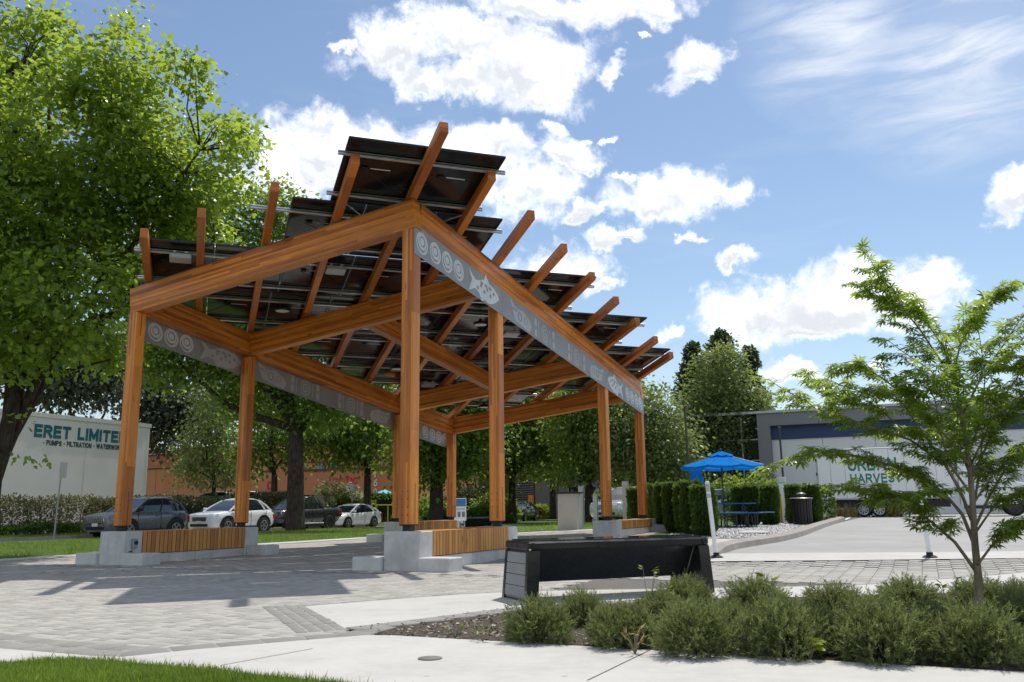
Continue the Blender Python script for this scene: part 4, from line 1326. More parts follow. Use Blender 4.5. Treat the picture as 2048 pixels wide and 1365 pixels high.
# ------------------------------------------------------------------ umbrellas and picnic table
def umbrella_canopy(R, z_edge, z_top, n=8):
    V = [(0, 0, z_top)]; F = []; rings = 5
    for r in range(1, rings + 1):
        f = r / rings
        for k in range(n * 4):
            a = 2 * math.pi * k / (n * 4); q = (k % 4) / 4
            sag = math.sin(q * math.pi)
            rad = R * f * (1 - .055 * sag)
            V.append((rad * math.cos(a), rad * math.sin(a), z_top + (z_edge - z_top) * (f ** .88) - 0.045 * sag * f))
    N = n * 4
    for k in range(N): F.append((0, 1 + k, 1 + (k + 1) % N))
    for r in range(rings - 1):
        for k in range(N):
            a = 1 + r * N + k; b = 1 + r * N + (k + 1) % N; F.append((a, a + N, b + N, b))
    return V, F


pt = ONG(1448, 28.0)
um = thing('patio_umbrella', 'open blue patio umbrella over the picnic table', 'umbrella', pt, 0.25)
V, F = umbrella_canopy(1.36, 1.92, 2.34)
o = MB().add(V, F).build('canopy', 'canopy', um, True)
V, F = umbrella_canopy(0.40, 2.275, 2.42)
MB().add(V, F).build('vent_cap', 'canopy', um, True)
vp = MB()
N = 32
for k in range(N):
    a0, a1 = 2 * math.pi * k / N, 2 * math.pi * (k + 1) / N
    z0 = 1.92 - .045 * math.sin((k % 4) / 4 * math.pi); z1 = 1.92 - .045 * math.sin(((k + 1) % 4) / 4 * math.pi)
    r0 = 1.36 * (1 - .055 * math.sin((k % 4) / 4 * math.pi)) - .004; r1 = 1.36 * (1 - .055 * math.sin(((k + 1) % 4) / 4 * math.pi)) - .004
    vp.add([(r0 * math.cos(a0), r0 * math.sin(a0), z0), (r1 * math.cos(a1), r1 * math.sin(a1), z1), (r1 * math.cos(a1), r1 * math.sin(a1), z1 - .07), (r0 * math.cos(a0), r0 * math.sin(a0), z0 - .07)], [(0, 1, 2, 3)])
vp.build('valance', 'canopy', um)
MB().tube([(0, 0, 0), (0, 0, 2.36)], .024, 10).build('pole', 'post_dark', um)
for k in range(8):
    a = math.pi / 4 * k
    MB().tube([(1.36 * f * math.cos(a), 1.36 * f * math.sin(a), 2.345 + (1.92 - 2.34) * (f ** .88)) for f in (.28, .5, .75, 1.0)], .011, 5).build('canopy_seam', 'table_blue', um)
MB().lathe([(0, 2.41), (.03, 2.42), (.04, 2.45), (.03, 2.48), (0, 2.49)], 10).build('finial', 'wood_dark', um)
for k in range(8):
    a = math.pi / 4 * k
    MB().tube([(.02 * math.cos(a), .02 * math.sin(a), 2.30), (1.33 * math.cos(a), 1.33 * math.sin(a), 1.905)], .009, 5).build('rib', 'post_dark', um)
pc = ONG(1397, 33.5)
u2 = thing('patio_umbrella', 'folded blue patio umbrella behind the clipped evergreen hedge', 'umbrella', pc, 0)
rings = []
for z, r in ((1.1, .30), (1.35, .27), (1.7, .20), (2.0, .12), (2.2, .05), (2.26, .02)):
    rings.append([((r * (1 + .22 * (-1) ** k)) * math.cos(2 * math.pi * k / 16), (r * (1 + .22 * (-1) ** k)) * math.sin(2 * math.pi * k / 16), z + .05 * (k % 3)) for k in range(16)])
MB().loft(rings).build('folded_canopy', 'canopy', u2); MB().tube([(0, 0, 0), (0, 0, 2.32)], .022, 8).build('pole', 'post_dark', u2)
MB().lathe([(0, 2.32), (.03, 2.33), (.035, 2.36), (0, 2.40)], 8).build('finial', 'wood_dark', u2)

tb = thing('picnic_table', 'blue perforated picnic table with curved black tube legs under the umbrella', 'picnic table', pt, 0.06)
MB().cbox(-.62, .92, -.38, .38, .71, .75, .012).build('tabletop', 'table_blue', tb)
for s in (-1, 1):
    MB().cbox(-.62 + (.55 if s < 0 else 0), 1.0 + (.35 if s < 0 else 0), s * .72 - .13, s * .72 + .13, .425, .46, .010).build('bench_seat', 'table_blue', tb)
for x in (-.35, .62):
    for s in (-1, 1):
        MB().tube([(x, s * .1, .71), (x, s * .12, .5), (x, s * .30, .12), (x, s * .38, .03), (x, s * .62, .03), (x, s * .76, .06), (x, s * .80, .15), (x, s * .74, .425)], .025, 8).build('leg', 'post_dark', tb)
    MB().tube([(x, -.72, .40), (x, .72, .40)], .022, 8).build('crossbar', 'post_dark', tb)
p2 = ONG(1482, 26.9)
t2 = thing('bench', 'low blue perforated bench with looped black legs right of the picnic table', 'bench', p2, 0.1)
MB().cbox(-.62, .62, -.15, .15, .425, .46, .01).build('seat', 'table_blue', t2)
for x in (-.35, .30):
    MB().tube([(x - .12, .1, .425), (x - .16, .1, .12), (x - .10, .1, .03), (x + .10, .1, .03), (x + .16, .1, .12), (x + .14, .1, .425)], .024, 8).build('leg', 'post_dark', t2)
    MB().tube([(x - .12, -.1, .425), (x - .16, -.1, .12), (x - .10, -.1, .03), (x + .10, -.1, .03), (x + .16, -.1, .12), (x + .14, -.1, .425)], .024, 8).build('leg', 'post_dark', t2)

# ------------------------------------------------------------------ litter bin
pbn = ONG(1604, 28.5)
bn = thing('litter_bin', 'round dark slatted litter bin with domed lid on the gravel', 'bin', pbn, 0)
MB().lathe([(0, .04), (.27, .04), (.27, .84), (0, .84)], 20).build('liner', 'black', bn)
sl = MB().add(*(lambda m: (m.v, m.f))(MB().loft([[(-.032, -.006, .03), (.032, -.006, .03), (.032, .006, .03), (-.032, .006, .03)], [(-.034, -.004, .7), (.034, -.004, .7), (.034, .008, .7), (-.034, .008, .7)], [(-.038, .022, .84), (.038, .022, .84), (.038, .034, .84), (-.038, .034, .84)]]))).mesh('slat', 'bin_brown')
for k in range(20):
    a = 2 * math.pi * k / 20
    o = link('slat', sl, bn); o.location = (.30 * math.sin(a), .30 * math.cos(a), 0); o.rotation_euler = (0, 0, -a)
MB().lathe([(.24, .84), (.355, .845), (.365, .865), (.34, .88), (.2, .885), (.0, .885)], 28).build('rim', 'bin_rim', bn)
for k in range(3):
    a = 2 * math.pi * k / 3 + .4
    MB().tube([(.11 * math.cos(a), .11 * math.sin(a), .88), (.11 * math.cos(a), .11 * math.sin(a), .99)], .008, 6).build('lid_post', 'galv', bn)
MB().lathe([(0, .985), (.16, .985), (.165, .995), (.12, 1.03), (.05, 1.05), (0, 1.055)], 20).build('lid', 'bin_rim', bn, True)

# ------------------------------------------------------------------ charging posts
pch = ONG(1567, 32.0)
ch = thing('charging_post', 'round white charging post with green light ring beside yellow bollards', 'charger', pch, 0)
MB().lathe([(0, 0), (.155, 0), (.155, 1.42), (0, 1.42)], 20).build('post', 'white_plastic', ch, False)
MB().lathe([(0, 1.423), (.15, 1.423), (.15, 1.45), (0, 1.45)], 20).build('light_ring', 'green_led', ch)
MB().lathe([(0, 1.453), (.158, 1.453), (.158, 1.62), (.145, 1.66), (0, 1.66)], 20).build('top_cap', 'sign_face', ch)
pch = ONG(1578, 32.6)
c2 = thing('charging_post', 'square white charging cabinet just right of the round charging post', 'charger', pch, PHI)
MB().cbox(-.11, .11, -.11, .11, 0, 1.36, .02).build('cabinet', 'white_plastic', c2); MB().box(-.06, .06, -.113, -.111, .9, 1.2).build('screen', 'glass_dark', c2)
MB().tube([(-.12, -.05, 1.0), (-.2, -.07, .7), (-.19, -.07, .4), (-.13, -.06, .6)], .014, 6).build('charge_cable', 'cable', c2)
pch = ONG(1622, 33.5)
c2 = thing('charging_post', 'white charging pedestal with hanging black cable behind the litter bin', 'charger', pch, PHI)
MB().cbox(-.11, .11, -.11, .11, 0, 1.42, .02).build('cabinet', 'white_plastic', c2)
MB().tube([(-.08, -.12, 1.42), (-.2, -.14, 1.46), (-.28, -.14, 1.3), (-.3, -.14, .9), (-.2, -.14, .6)], .018, 6).build('charge_cable', 'cable', c2)
for px, lab in ((1554, 'left yellow bollard before the charging posts, behind the clipped shrub'), (1560, 'right yellow bollard touching the round charging post')):
    o = thing('bollard', lab, 'bollard', ONG(px, 31.2), 0, 'yellow bollards by the charging posts')
    MB().tube([(0, 0, 0), (0, 0, 1.0), (0, 0, 1.03)], [.07, .07, .045], 14).build('post', 'yellow', o, True)
    MB().lathe([(0, 0), (.1, 0), (.1, .02), (0, .02)], 14).build('foot_plate', 'galv', o)

# ------------------------------------------------------------------ yellow handrails by the far hedge
for k, (pa, pb_, lab) in enumerate(((700, 752, 'yellow handrail behind the white sedan roof, left piece'), (752, 800, 'yellow handrail right of the white sedan, standing before the trimmed hedge'))):
    a, b = ONG(pa, 60), ONG(pb_, 60)
    o = thing('handrail', lab, 'railing', a, 0, 'yellow handrails by the hedge')
    d = b - a; hh = 1.28 if k else 1.35; zb0 = .25
    MB().tube([(0, 0, hh), (d.x, d.y, hh)], .05, 6).build('top_rail', 'yellow_rail', o)
    for f in (0.02, .5, .98): MB().tube([(d.x * f, d.y * f, zb0 - .5), (d.x * f, d.y * f, hh + (.3 if (k == 0 and f > .9) else 0))], .055 if f != .5 else .04, 6).build('rail_post', 'yellow_rail', o)
# ------------------------------------------------------------------ vehicles; local +x forward, +y left, origin on the road under the rear bumper
def wheel(parent, x, y, r, w_, rim_m, spokes=5, dark=False):
    s = 1 if y > 0 else -1
    ty = MB().lathe([(r * .62, -w_ / 2), (r * .94, -w_ / 2), (r, -w_ / 2 + .03), (r, w_ / 2 - .03), (r * .94, w_ / 2), (r * .68, w_ / 2), (r * .66, w_ / 2 - .055)], 28).build('wheel', 'rubber', parent, True)
    ty.location = (x, y, r); ty.rotation_euler = (-s * math.pi / 2, 0, 0)
    MB().lathe([(0, w_ / 2 - .06), (r * .655, w_ / 2 - .06), (r * .655, w_ / 2 - .05), (0, w_ / 2 - .05)], 24).build('wheel_dish', 'trim_black', ty)
    rm = MB().loft([[(q * math.cos(2 * math.pi * k / 28), q * math.sin(2 * math.pi * k / 28), z) for k in range(28)] for q, z in ((r * .60, w_ / 2 - .05), (r * .675, w_ / 2 - .01), (r * .69, w_ / 2 + .003), (r * .60, w_ / 2 - .004), (r * .58, w_ / 2 - .04))], False)
    for k in range(spokes):
        a = 2 * math.pi * k / spokes + .2
        for da in (-.11, .11):
            c, sn = math.cos(a + da), math.sin(a + da); c2, s2 = -sn, c; hw = r * .045
            z = w_ / 2 - .012
            rm.add([(r * .1 * c + c2 * hw, r * .1 * sn + s2 * hw, z), (r * .1 * c - c2 * hw, r * .1 * sn - s2 * hw, z), (r * .64 * c - c2 * hw, r * .64 * sn - s2 * hw, z), (r * .64 * c + c2 * hw, r * .64 * sn + s2 * hw, z),
                    (r * .1 * c + c2 * hw, r * .1 * sn + s2 * hw, z - .03), (r * .1 * c - c2 * hw, r * .1 * sn - s2 * hw, z - .03), (r * .64 * c - c2 * hw, r * .64 * sn - s2 * hw, z - .03), (r * .64 * c + c2 * hw, r * .64 * sn + s2 * hw, z - .03)],
                   [(0, 1, 2, 3), (4, 5, 1, 0), (7, 6, 2, 3), (5, 6, 2, 1), (4, 7, 3, 0)])
    rm.lathe([(0, w_ / 2 - .03), (r * .16, w_ / 2 - .03), (r * .15, w_ / 2), (0, w_ / 2)], 12)
    rm.build('rim', rim_m, ty)
    return ty


def car(name, label, cat, p, rz, L, Wd, st, gh, wb, wr, paint, rim='rim', clad=None, grille='bars', pick=False, rails=False, group='cars parked along the kerb', roof=None):
    """st: stations (x from rear, z low, z top, half width); gh: greenhouse (rear base x, roof rear x, roof front x, windscreen base x, z roof); wb: (rear axle, front axle)"""
    c = thing(name, label, cat, p, rz, group)
    rings = []
    for x, z0, z1, hw in st:
        pr = [(hw * .86, z0), (hw * .97, z0 + .10), (hw, z0 + (z1 - z0) * .45), (hw * .985, z0 + (z1 - z0) * .72), (hw * .95, z1 - .05), (hw * .86, z1), (hw * .45, z1 + .025)]
        rings.append([(x, y, z) for y, z in pr] + [(x, -y, z) for y, z in pr[::-1]])
    # wheel arches: push the lower edge of the body up round the axles by trimming with dark liners
    body = MB().loft(rings).build('body', paint, c, True)
    hwm = max(s[3] for s in st)
    for ax in wb:
        for s in (-1, 1):
            R = wr + .075
            m = MB(); n = 14
            pts = [(ax + R * math.cos(math.pi * k / n), wr + R * .98 * math.sin(math.pi * k / n)) for k in range(n + 1)] + [(ax - R, .17), (ax + R, .17)]
            v = [(x, s * (hwm + .004 * 1), z) for x, z in pts] + [(x, s * (hwm - .25), z) for x, z in pts]
            k = len(pts)
            m.add(v, [tuple(range(k)), tuple(range(k, 2 * k))] + [(i, (i + 1) % k, k + (i + 1) % k, k + i) for i in range(k)])
            m.build('wheel_arch', 'trim_black', c)
            if clad:
                q = [(ax + (R + .07) * math.cos(math.pi * k_ / n), wr + (R + .07) * math.sin(math.pi * k_ / n)) for k_ in range(n + 1)]
                q2 = [(ax + R * math.cos(math.pi * k_ / n), wr + R * .98 * math.sin(math.pi * k_ / n)) for k_ in range(n + 1)]
                v = [(x, s * (hwm + .012), z) for x, z in q] + [(x, s * (hwm + .012), z) for x, z in q2] + [(x, s * (hwm - .05), z) for x, z in q]
                m = MB().add(v, [(i, i + 1, n + 2 + i, n + 1 + i) for i in range(n)] + [(i, i + 1, 2 * n + 3 + i, 2 * n + 2 + i) for i in range(n)])
                m.build('arch_trim', clad, c)
            wheel(c, ax, s * (hwm - .085), wr, .22, rim)
    if clad:
        for s in (-1, 1):
            MB().box(wb[0] + wr + .06, wb[1] - wr - .06, min(s * (hwm - .02), s * (hwm + .008)), max(s * (hwm - .02), s * (hwm + .008)), .2, .36).build('sill_trim', clad, c)
    # greenhouse
    rb, rr, rf, wbx, zr = gh

    def ztop(x):
        xs = [q[0] for q in st]; return float(np.interp(x, xs, [q[2] for q in st]))

    def hwd(x):
        xs = [q[0] for q in st]; return float(np.interp(x, xs, [q[3] for q in st]))
    hr = hwm * .72
    base = []; top = []
    N = 8
    for i in range(N + 1):
        f = i / N; x = rb + (wbx - rb) * f
        base.append((x, hwd(x) * .90, ztop(x) - .02))
        xt = rr + (rf - rr) * f; top.append((xt, hr * (1 - .10 * abs(2 * f - 1) ** 3), zr - .05 * abs(2 * f - 1) ** 2.5 - .02))
    midr = [((a[0] * .5 + b[0] * .5) + (.05 if i == N else (-.04 if i == 0 else 0)), a[1] * .55 + b[1] * .45 + .02, a[2] * .5 + b[2] * .5) for i, (a, b) in enumerate(zip(base, top))]

    def full(r): return [q for q in r] + [(q[0], -q[1], q[2]) for q in r[::-1]]
    MB().loft([full(base), full(midr), full(top)], True).build('window_glass', 'car_glass', c, False)
    # roof skin
    rt = [(x, y + .012, z) for x, y, z in top]; up = [(x * .97 + .03 * (rr + rf) / 2, y * .82, z + .055) for x, y, z in top]; up2 = [((x - (rr + rf) / 2) * .8 + (rr + rf) / 2, y * .4, z + .085) for x, y, z in top]
    MB().loft([full(rt), full(up), full(up2)]).build('roof', roof or paint, c, True)
    # pillars
    def pillar(x0f, x1f, w0, nm='pillar'):
        for s in (-1, 1):
            b0, t0 = at_(base, x0f), at_(top, x1f); m0 = at_(midr, (x0f + x1f) / 2)
            pts = [Vector((b0[0], s * (b0[1] + .006), b0[2])), Vector((m0[0], s * (m0[1] + .008), m0[2])), Vector((t0[0], s * (t0[1] + .010), t0[2]))]
            MB().tube(pts, w0, 6, True).build(nm, paint if nm == 'pillar' else 'trim_black', c)

    def at_(r, f):
        i = min(N - 1, int(f * N)); g = f * N - i; return tuple(r[i][k] * (1 - g) + r[i + 1][k] * g for k in range(3))
    pillar(1, 1, .045); pillar(0, 0, .055)
    pillar(.52, .50, .030, 'door_pillar')
    if not pick: pillar(.17, .13, .045)
    # door seams, handles, mirrors
    xs = [rb + (wbx - rb) * f for f in ((.16, .52, .93) if not pick else (.03, .47, .92))]
    for s in (-1, 1):
        for x in xs:
            y = hwd(x)
            MB().box(x - .006, x + .006, min(s * (y - .02), s * (y + .0025)), max(s * (y - .02), s * (y + .0025)), .34, ztop(x) - .07).build('door_seam', 'trim_black', c)
        for x in xs[:2]:
            y = hwd(x + .2)
            MB().cbox(x + .10, x + .28, min(s * (y - .01), s * (y + .03)), max(s * (y - .01), s * (y + .03)), ztop(x) - .20, ztop(x) - .165, .006).build('door_handle', paint if paint != 'paint_white' else 'chrome', c)
        xm = wbx - .28
        MB().cbox(xm - .06, xm + .06, min(s * (hwm - .04), s * (hwm + .17)), max(s * (hwm - .04), s * (hwm + .17)), ztop(xm) + .03, ztop(xm) + .18, .03).build('side_mirror', 'trim_black' if paint != 'paint_white' or pick else paint, c)
        if rails:
            a, b = at_(top, .08), at_(top, .85)
            MB().tube([(a[0], s * (a[1] - .02), a[2] + .02), (a[0] + .15, s * (a[1] - .03), zr + .075), (b[0] - .2, s * (b[1] - .03), zr + .075), (b[0], s * (b[1] - .02), b[2] + .02)], .022, 6).build('roof_rail', 'alu', c)
    # front
    xf, z0, z1, hw = st[-1]
    zh = st[-2][2]
    gz0, gz1 = z0 + (zh - z0) * .46, z0 + (zh - z0) * .80
    MB().cbox(xf - .02, xf + .022, -hw * .58, hw * .58, gz0, gz1, .015).build('grille', 'trim_black', c)
    if grille == 'slots':
        for k in range(7):
            y = -hw * .5 + k * hw * 1.0 / 6
            MB().cbox(xf + .018, xf + .034, y - .035, y + .035, gz0 + .03, gz1 - .02, .006).build('grille_slot', 'chrome', c)
    else:
        for k in range(3):
            z = gz0 + (gz1 - gz0) * (k + .8) / 3.6
            MB().cbox(xf + .018, xf + .032, -hw * .52, hw * .52, z - .012, z + .012, .004).build('grille_bar', 'chrome' if paint != 'paint_charcoal' else 'steel_dark', c)
    MB().cbox(xf - .03, xf + .016, -hw * .75, hw * .75, z0 + .03, z0 + (zh - z0) * .26, .01).build('lower_intake', 'trim_black', c)
    MB().cbox(xf + .015, xf + .036, -.17, .17, z0 + (zh - z0) * .28, z0 + (zh - z0) * .28 + .13, .004).build('number_plate', 'plate', c)
    for s in (-1, 1):
        x0 = st[-2][0]; yb, ya = hw * .62, st[-2][3] * .99
        zl = gz1 - .05
        m = MB().loft([[(xf + .012, s * yb, zl - .05), (xf + .012, s * yb, zl + .06), (xf - .05, s * yb, zl + .06), (xf - .05, s * yb, zl - .05)],
                       [(xf - .09, s * (hw * .98), zl - .04), (xf - .09, s * (hw * .98), zl + .10), (xf - .16, s * (hw * .9), zl + .10), (xf - .16, s * (hw * .9), zl - .04)],
                       [(x0 - .10, s * (ya + .01), zl + .02), (x0 - .10, s * (ya + .01), zl + .11), (x0 - .12, s * (ya - .08), zl + .11), (x0 - .12, s * (ya - .08), zl + .02)]])
        m.build('headlight', 'lamp_glass', c)
        q = MB().lathe([(0, 0), (.055, 0), (.055, .02), (0, .02)], 12).build('fog_lamp', 'lamp_glass', c); q.location = (xf - .03, s * hw * .80, z0 + .17); q.rotation_euler = (0, math.pi / 2, 0)
        xr, rz0, rz1, rhw = st[0]
        MB().cbox(st[0][0] - .01, st[1][0] + .10, min(s * (st[1][3] * .70), s * (st[1][3] + .006)), max(s * (st[1][3] * .70), s * (st[1][3] + .006)), st[1][2] - (.42 if not pick else .5), st[1][2] - .10, .02).build('tail_light', 'tail_red', c)
    return c


HD = math.atan2(-VX.y, -VX.x)
UC = -24.33; ZS = -0.12


def park(px_rear, u_near=-23.4):
    return v_at(px_rear, u_near, 1020)


def suv_stations(L, zh=1.0, zb_=1.12, hw=.93, nose=.86):
    return [(0, .42, .86, hw * .80), (.06, .34, 1.02, hw * .92), (.35, .27, zb_ + .02, hw * .98), (1.2, .24, zb_, hw), (2.4, .24, zb_ - .04, hw), (L - 1.35, .24, zh + .05, hw), (L - .8, .24, zh + .02, hw * .99), (L - .28, .26, zh - .05, hw * .96), (L - .06, .30, nose + .08, hw * .88), (L, .34, nose - .0, hw * .80)]


v0 = park(373)
car('suv', 'dark grey SUV with roof rails and seven-slot grille parked behind the left front post', 'car', W(UC, v0 + .30, ZS), HD, 4.36, 1.86, suv_stations(4.36, 1.06, 1.14), (.16, .70, 2.30, 3.18, 1.69), (.86, 3.42), .36, 'paint_grey', 'rim', 'trim_black', 'slots', rails=True)
v1 = park(549)
car('suv', 'white SUV with dark lower cladding parked behind the second left post', 'car', W(UC + .1, v1, ZS), HD, 4.36, 1.88, suv_stations(4.36, 1.04, 1.14), (.22, .95, 2.25, 3.28, 1.67), (.88, 3.40), .37, 'paint_white', 'rim', 'trim_black', 'bars')
v2 = park(684)
L = 5.4
pk = car('pickup_truck', 'black crew-cab pickup truck parked behind the thick trunk', 'truck', W(UC, v2, ZS), HD, L, 1.9,
         [(0, .52, 1.10, .90), (.05, .48, 1.20, .93), (.4, .40, 1.22, .95), (1.5, .36, 1.22, .95), (1.62, .36, 1.18, .95), (3.3, .36, 1.16, .95), (L - 1.4, .36, 1.16, .95), (L - .6, .36, 1.12, .94), (L - .1, .42, 1.04, .90), (L, .46, .92, .85)],
         (1.60, 1.95, 3.05, 3.95, 1.80), (1.15, 4.42), .41, 'paint_charcoal', 'rim_dark', 'trim_black', 'bars', pick=True)
MB().cbox(.10, 1.52, -.72, .72, 1.225, 1.245, .006).build('bed_cover', 'trim_black', pk)
for s in (-1, 1):
    MB().tube([(1.5, s * .72, 1.78), (.95, s * .78, 1.45), (.55, s * .82, 1.24)], [.045, .045, .05], 6).build('sport_bar', 'trim_black', pk)
    MB().cbox(1.75, 3.6, s * .96 - .06, s * .96 + .06, .36, .42, .015).build('side_step', 'alu', pk)
v3 = park(763)
L = 4.55
SED = [(0, .40, .86, .72), (.07, .30, .97, .84), (.5, .22, 1.02, .88), (1.3, .19, .98, .90), (2.4, .19, .93, .90), (L - 1.3, .19, .92, .90), (L - .7, .20, .83, .88), (L - .25, .22, .72, .82), (L - .06, .26, .62, .72), (L, .30, .55, .60)]
car('sedan', 'white sedan parked in front of the yellow handrails, last of the street row', 'car', W(UC + .15, v3, ZS), HD, L, 1.8, SED, (.35, 1.15, 2.35, 3.35, 1.40), (.95, 3.60), .325, 'paint_white', 'rim', None, 'bars')
# black sedan further along, turned slightly
p = AT(1044, 1030, 66)
car('sedan', 'black sedan parked under the trees, right of the second right timber post', 'car', (p.x + .5, p.y + 1.4, -.05), HD + .12, L, 1.8, SED, (.35, 1.15, 2.35, 3.35, 1.42), (.95, 3.60), .325, 'paint_black', 'rim', None, 'bars')
p = AT(1262, 1030, 42)
car('suv', 'silver SUV half hidden behind the rightmost timber post', 'car', (p.x + 1.2, p.y + 3.0, .2), HD - .15, 4.62, 1.86, suv_stations(4.62), (.18, .75, 2.35, 3.35, 1.68), (.92, 3.62), .36, 'paint_silver', 'rim', 'trim_black', 'bars', group=None)
p = AT(1452, 1030, 45)
car('suv', 'pale blue car glimpsed behind the picnic table, between the clipped evergreens', 'car', (p.x + 1.0, p.y + 2.5, .15), HD - .5, 4.5, 1.8, suv_stations(4.5), (.18, .75, 2.35, 3.2, 1.6), (.9, 3.5), .35, 'paint_blue', 'rim', None, 'bars', group=None)
# lot behind the hedge: only roofs show
for k, (px, d, m_, lab) in enumerate(((420, 62, 'paint_silver', 'silver SUV roof showing over the dark hedge, left of the second left post'), (478, 62, 'paint_white', 'white SUV roof showing over the dark hedge behind the second left post'), (525, 63, 'paint_charcoal', 'dark car roof showing over the hedge before the orange building'))):
    p = AT(px, 1000, d)
    car('suv', lab, 'car', (p.x + 2.2, p.y, .62), math.pi + .15, 4.6, 1.85, suv_stations(4.6), (.18, .75, 2.35, 3.35, 1.70), (.9, 3.6), .36, m_, 'rim', None, 'bars', group='cars in the lot behind the hedge')
# ------------------------------------------------------------------ white warehouse across the street
UWL = -33.0
wh = thing('warehouse', 'cream windowless warehouse wall with large teal lettering behind the left trees', 'building', W(UWL, 24.5, 0), PHI)
H = 6.0
MB().box(-26, 0, -46, 0, -.3, H - .22).build('wall', 'wall_white', wh)
MB().box(-26.06, .06, -46.06, .06, H - .218, H).build('coping', 'wall_trim', wh)
for y in (-4.15, -9.6, -15.2, -20.8, -26.4, -.12):
    MB().box(.0, .006, y - .02, y + .02, 0, H - .23).build('panel_joint', 'wall_trim', wh)
Rz = lambda o: frame(o, (0, 1, 0), (0, 0, 1))
va, vb = v_at(68, UWL, 865) - 24.5, v_at(253, UWL, 875) - 24.5
block_text('letter', 'ERET LIMITED', .66, vb - va, .26, 'teal', wh, Rz((.012, va, 4.76)), .012)
va, vb = v_at(87, UWL, 877) - 24.5, v_at(250, UWL, 890) - 24.5
block_text('letter', '\u00b7 PUMPS \u00b7 FILTRATION \u00b7 WATERWORKS', .27, vb - va, .24, 'teal_dark', wh, Rz((.012, va, 4.38)), .010)

# ------------------------------------------------------------------ orange office building
V0 = 52.0
ob = thing('office_building', 'orange and brown banded office building with red sign letters behind the parked cars', 'building', W(-34, V0, 0), PHI)
U_ = lambda px, py=950: u_at(px, V0, py) + 34
HB = 7.3
XR = U_(806) + 1.0
MB().box(-40, XR, .30, 24, -.3, HB - .2).build('wall', 'orange_a', ob)
MB().box(-40.05, XR + .05, .2, 24.05, HB - .198, HB).build('coping', 'trim_brown', ob)
xl = -40.0
for z0, z1, m_ in ((0, 5.28, 'orange_c'), (5.40, 6.62, 'orange_b'), (6.74, HB - .2, 'orange_a')):
    MB().box(xl, XR, .27, .298, z0, z1).build('wall_band', m_, ob)
for z in (5.28, 6.62): MB().box(xl, XR, .18, .296, z + .002, z + .118).build('string_course', 'trim_brown', ob)
for x in np.arange(-38, XR - .3, 3.1): MB().box(x - .02, x + .02, .262, .2695, 0, 5.27).build('panel_joint', 'trim_brown', ob)
# projecting entrance block with the sign
xa, xb = U_(608), U_(800)
MB().box(xa - 2.6, xa - .002, -1.3, .26, -.3, 4.9).build('entrance_pier', 'orange_b', ob)
MB().box(xa, XR + .5, -1.0, .26, 2.35, 4.45).build('sign_fascia', 'orange_b', ob)
MB().box(xa - .01, XR + .6, -1.12, .265, 4.452, 4.62).build('fascia_cap', 'trim_brown', ob)
MB().box(xa, XR + .5, -.2, .262, -.3, 2.348).build('shopfront', 'glass_dark', ob)
for x in np.arange(xa + 1.2, XR, 1.5): MB().box(x - .05, x + .05, -.26, -.202, 0, 2.34).build('mullion', 'trim_brown', ob)
xa2, xb2 = U_(667), U_(730)
block_text('letter', 'ARCTIC', .62, xb2 - xa2, .20, 'red_letter', ob, frame((xa2, -1.005, 3.20), (1, 0, 0), (0, 0, 1)), .05)
MB().box(xa2 + .9, xb2 - .1, -1.06, -1.002, 2.86, 2.98).build('sign_rule', 'red_letter', ob)
MB().box(xa2 + 1.6, xb2 - .2, -1.06, -1.002, 2.62, 2.74).build('sign_rule', 'red_letter', ob)
xL = U_(531, 975)
block_text('letter', 'D', .75, .62, .20, 'red_letter', ob, frame((xL, .255, 2.95), (1, 0, 0), (0, 0, 1)), .05)
for i, ch_ in enumerate('160'):
    block_text('numeral', ch_, .62, .40 if ch_ != '1' else .24, .20, 'cream_letter', ob, frame((U_(765) - .2, -1.03, 3.72 - i * .78), (1, 0, 0), (0, 0, 1)), .03)
for px0, px1, z0, z1 in ((655, 678, 4.75, 5.25), (628, 646, 4.65, 5.2), (470, 500, 1.1, 2.5), (505, 545, 1.1, 2.5), (590, 605, 1.1, 2.4)):
    a, b = U_(px0), U_(px1)
    f = MB().box(a, b, .20, .268, z0, z1).build('window', 'trim_brown', ob)
    n_ = max(2, int((b - a) / .7))
    for i in range(n_): MB().box(a + .06 + (b - a - .06) * i / n_, a + (b - a - .06) * (i + 1) / n_, .19, .199, z0 + .06, z1 - .06).build('pane', 'glass_blue', f)
pz = ONG(768, 66)
uu = thing('patio_umbrella', 'small turquoise umbrella top peeking over the far trimmed hedge', 'umbrella', (pz.x, pz.y, 0), 0)
V, F = umbrella_canopy(.85, 2.15, 2.5); MB().add(V, F).build('canopy', 'teal_fabric', uu, True); MB().tube([(0, 0, 0), (0, 0, 2.5)], .03, 6).build('pole', 'post_dark', uu)

# ------------------------------------------------------------------ grey building between the tree trunks
p = AT(1095, 1000, 84)
gb = thing('grey_annex', 'low grey building with slatted screen and orange notice beyond the trees', 'building', (p.x, p.y, 0), PHI * .4)
MB().box(-1.2, 6, 0, 8, -.3, 5.0).build('wall', 'grey_wall2', gb)
MB().box(-8, -1.202, .3, 8, -.3, 5.0).build('rear_wall', 'trim_brown', gb)
sl = MB().box(-3.9, -1.3, .10, .18, 0, .09).mesh('screen_slat', 'grey_wall')
for k in range(15):
    o = link('screen_slat', sl, gb); o.location = (0, 0, .3 + k * .22)
MB().box(-1.9, -1.35, .02, .06, 1.5, 2.2).build('notice', 'orange_sign', gb)
for x in (2.0, 3.6): 
    f = MB().box(x, x + 1.2, -.06, -.004, .4, 3.0).build('window', 'mullion', gb); MB().box(x + .08, x + 1.12, -.07, -.062, .48, 2.92).build('pane', 'glass_dark', f)

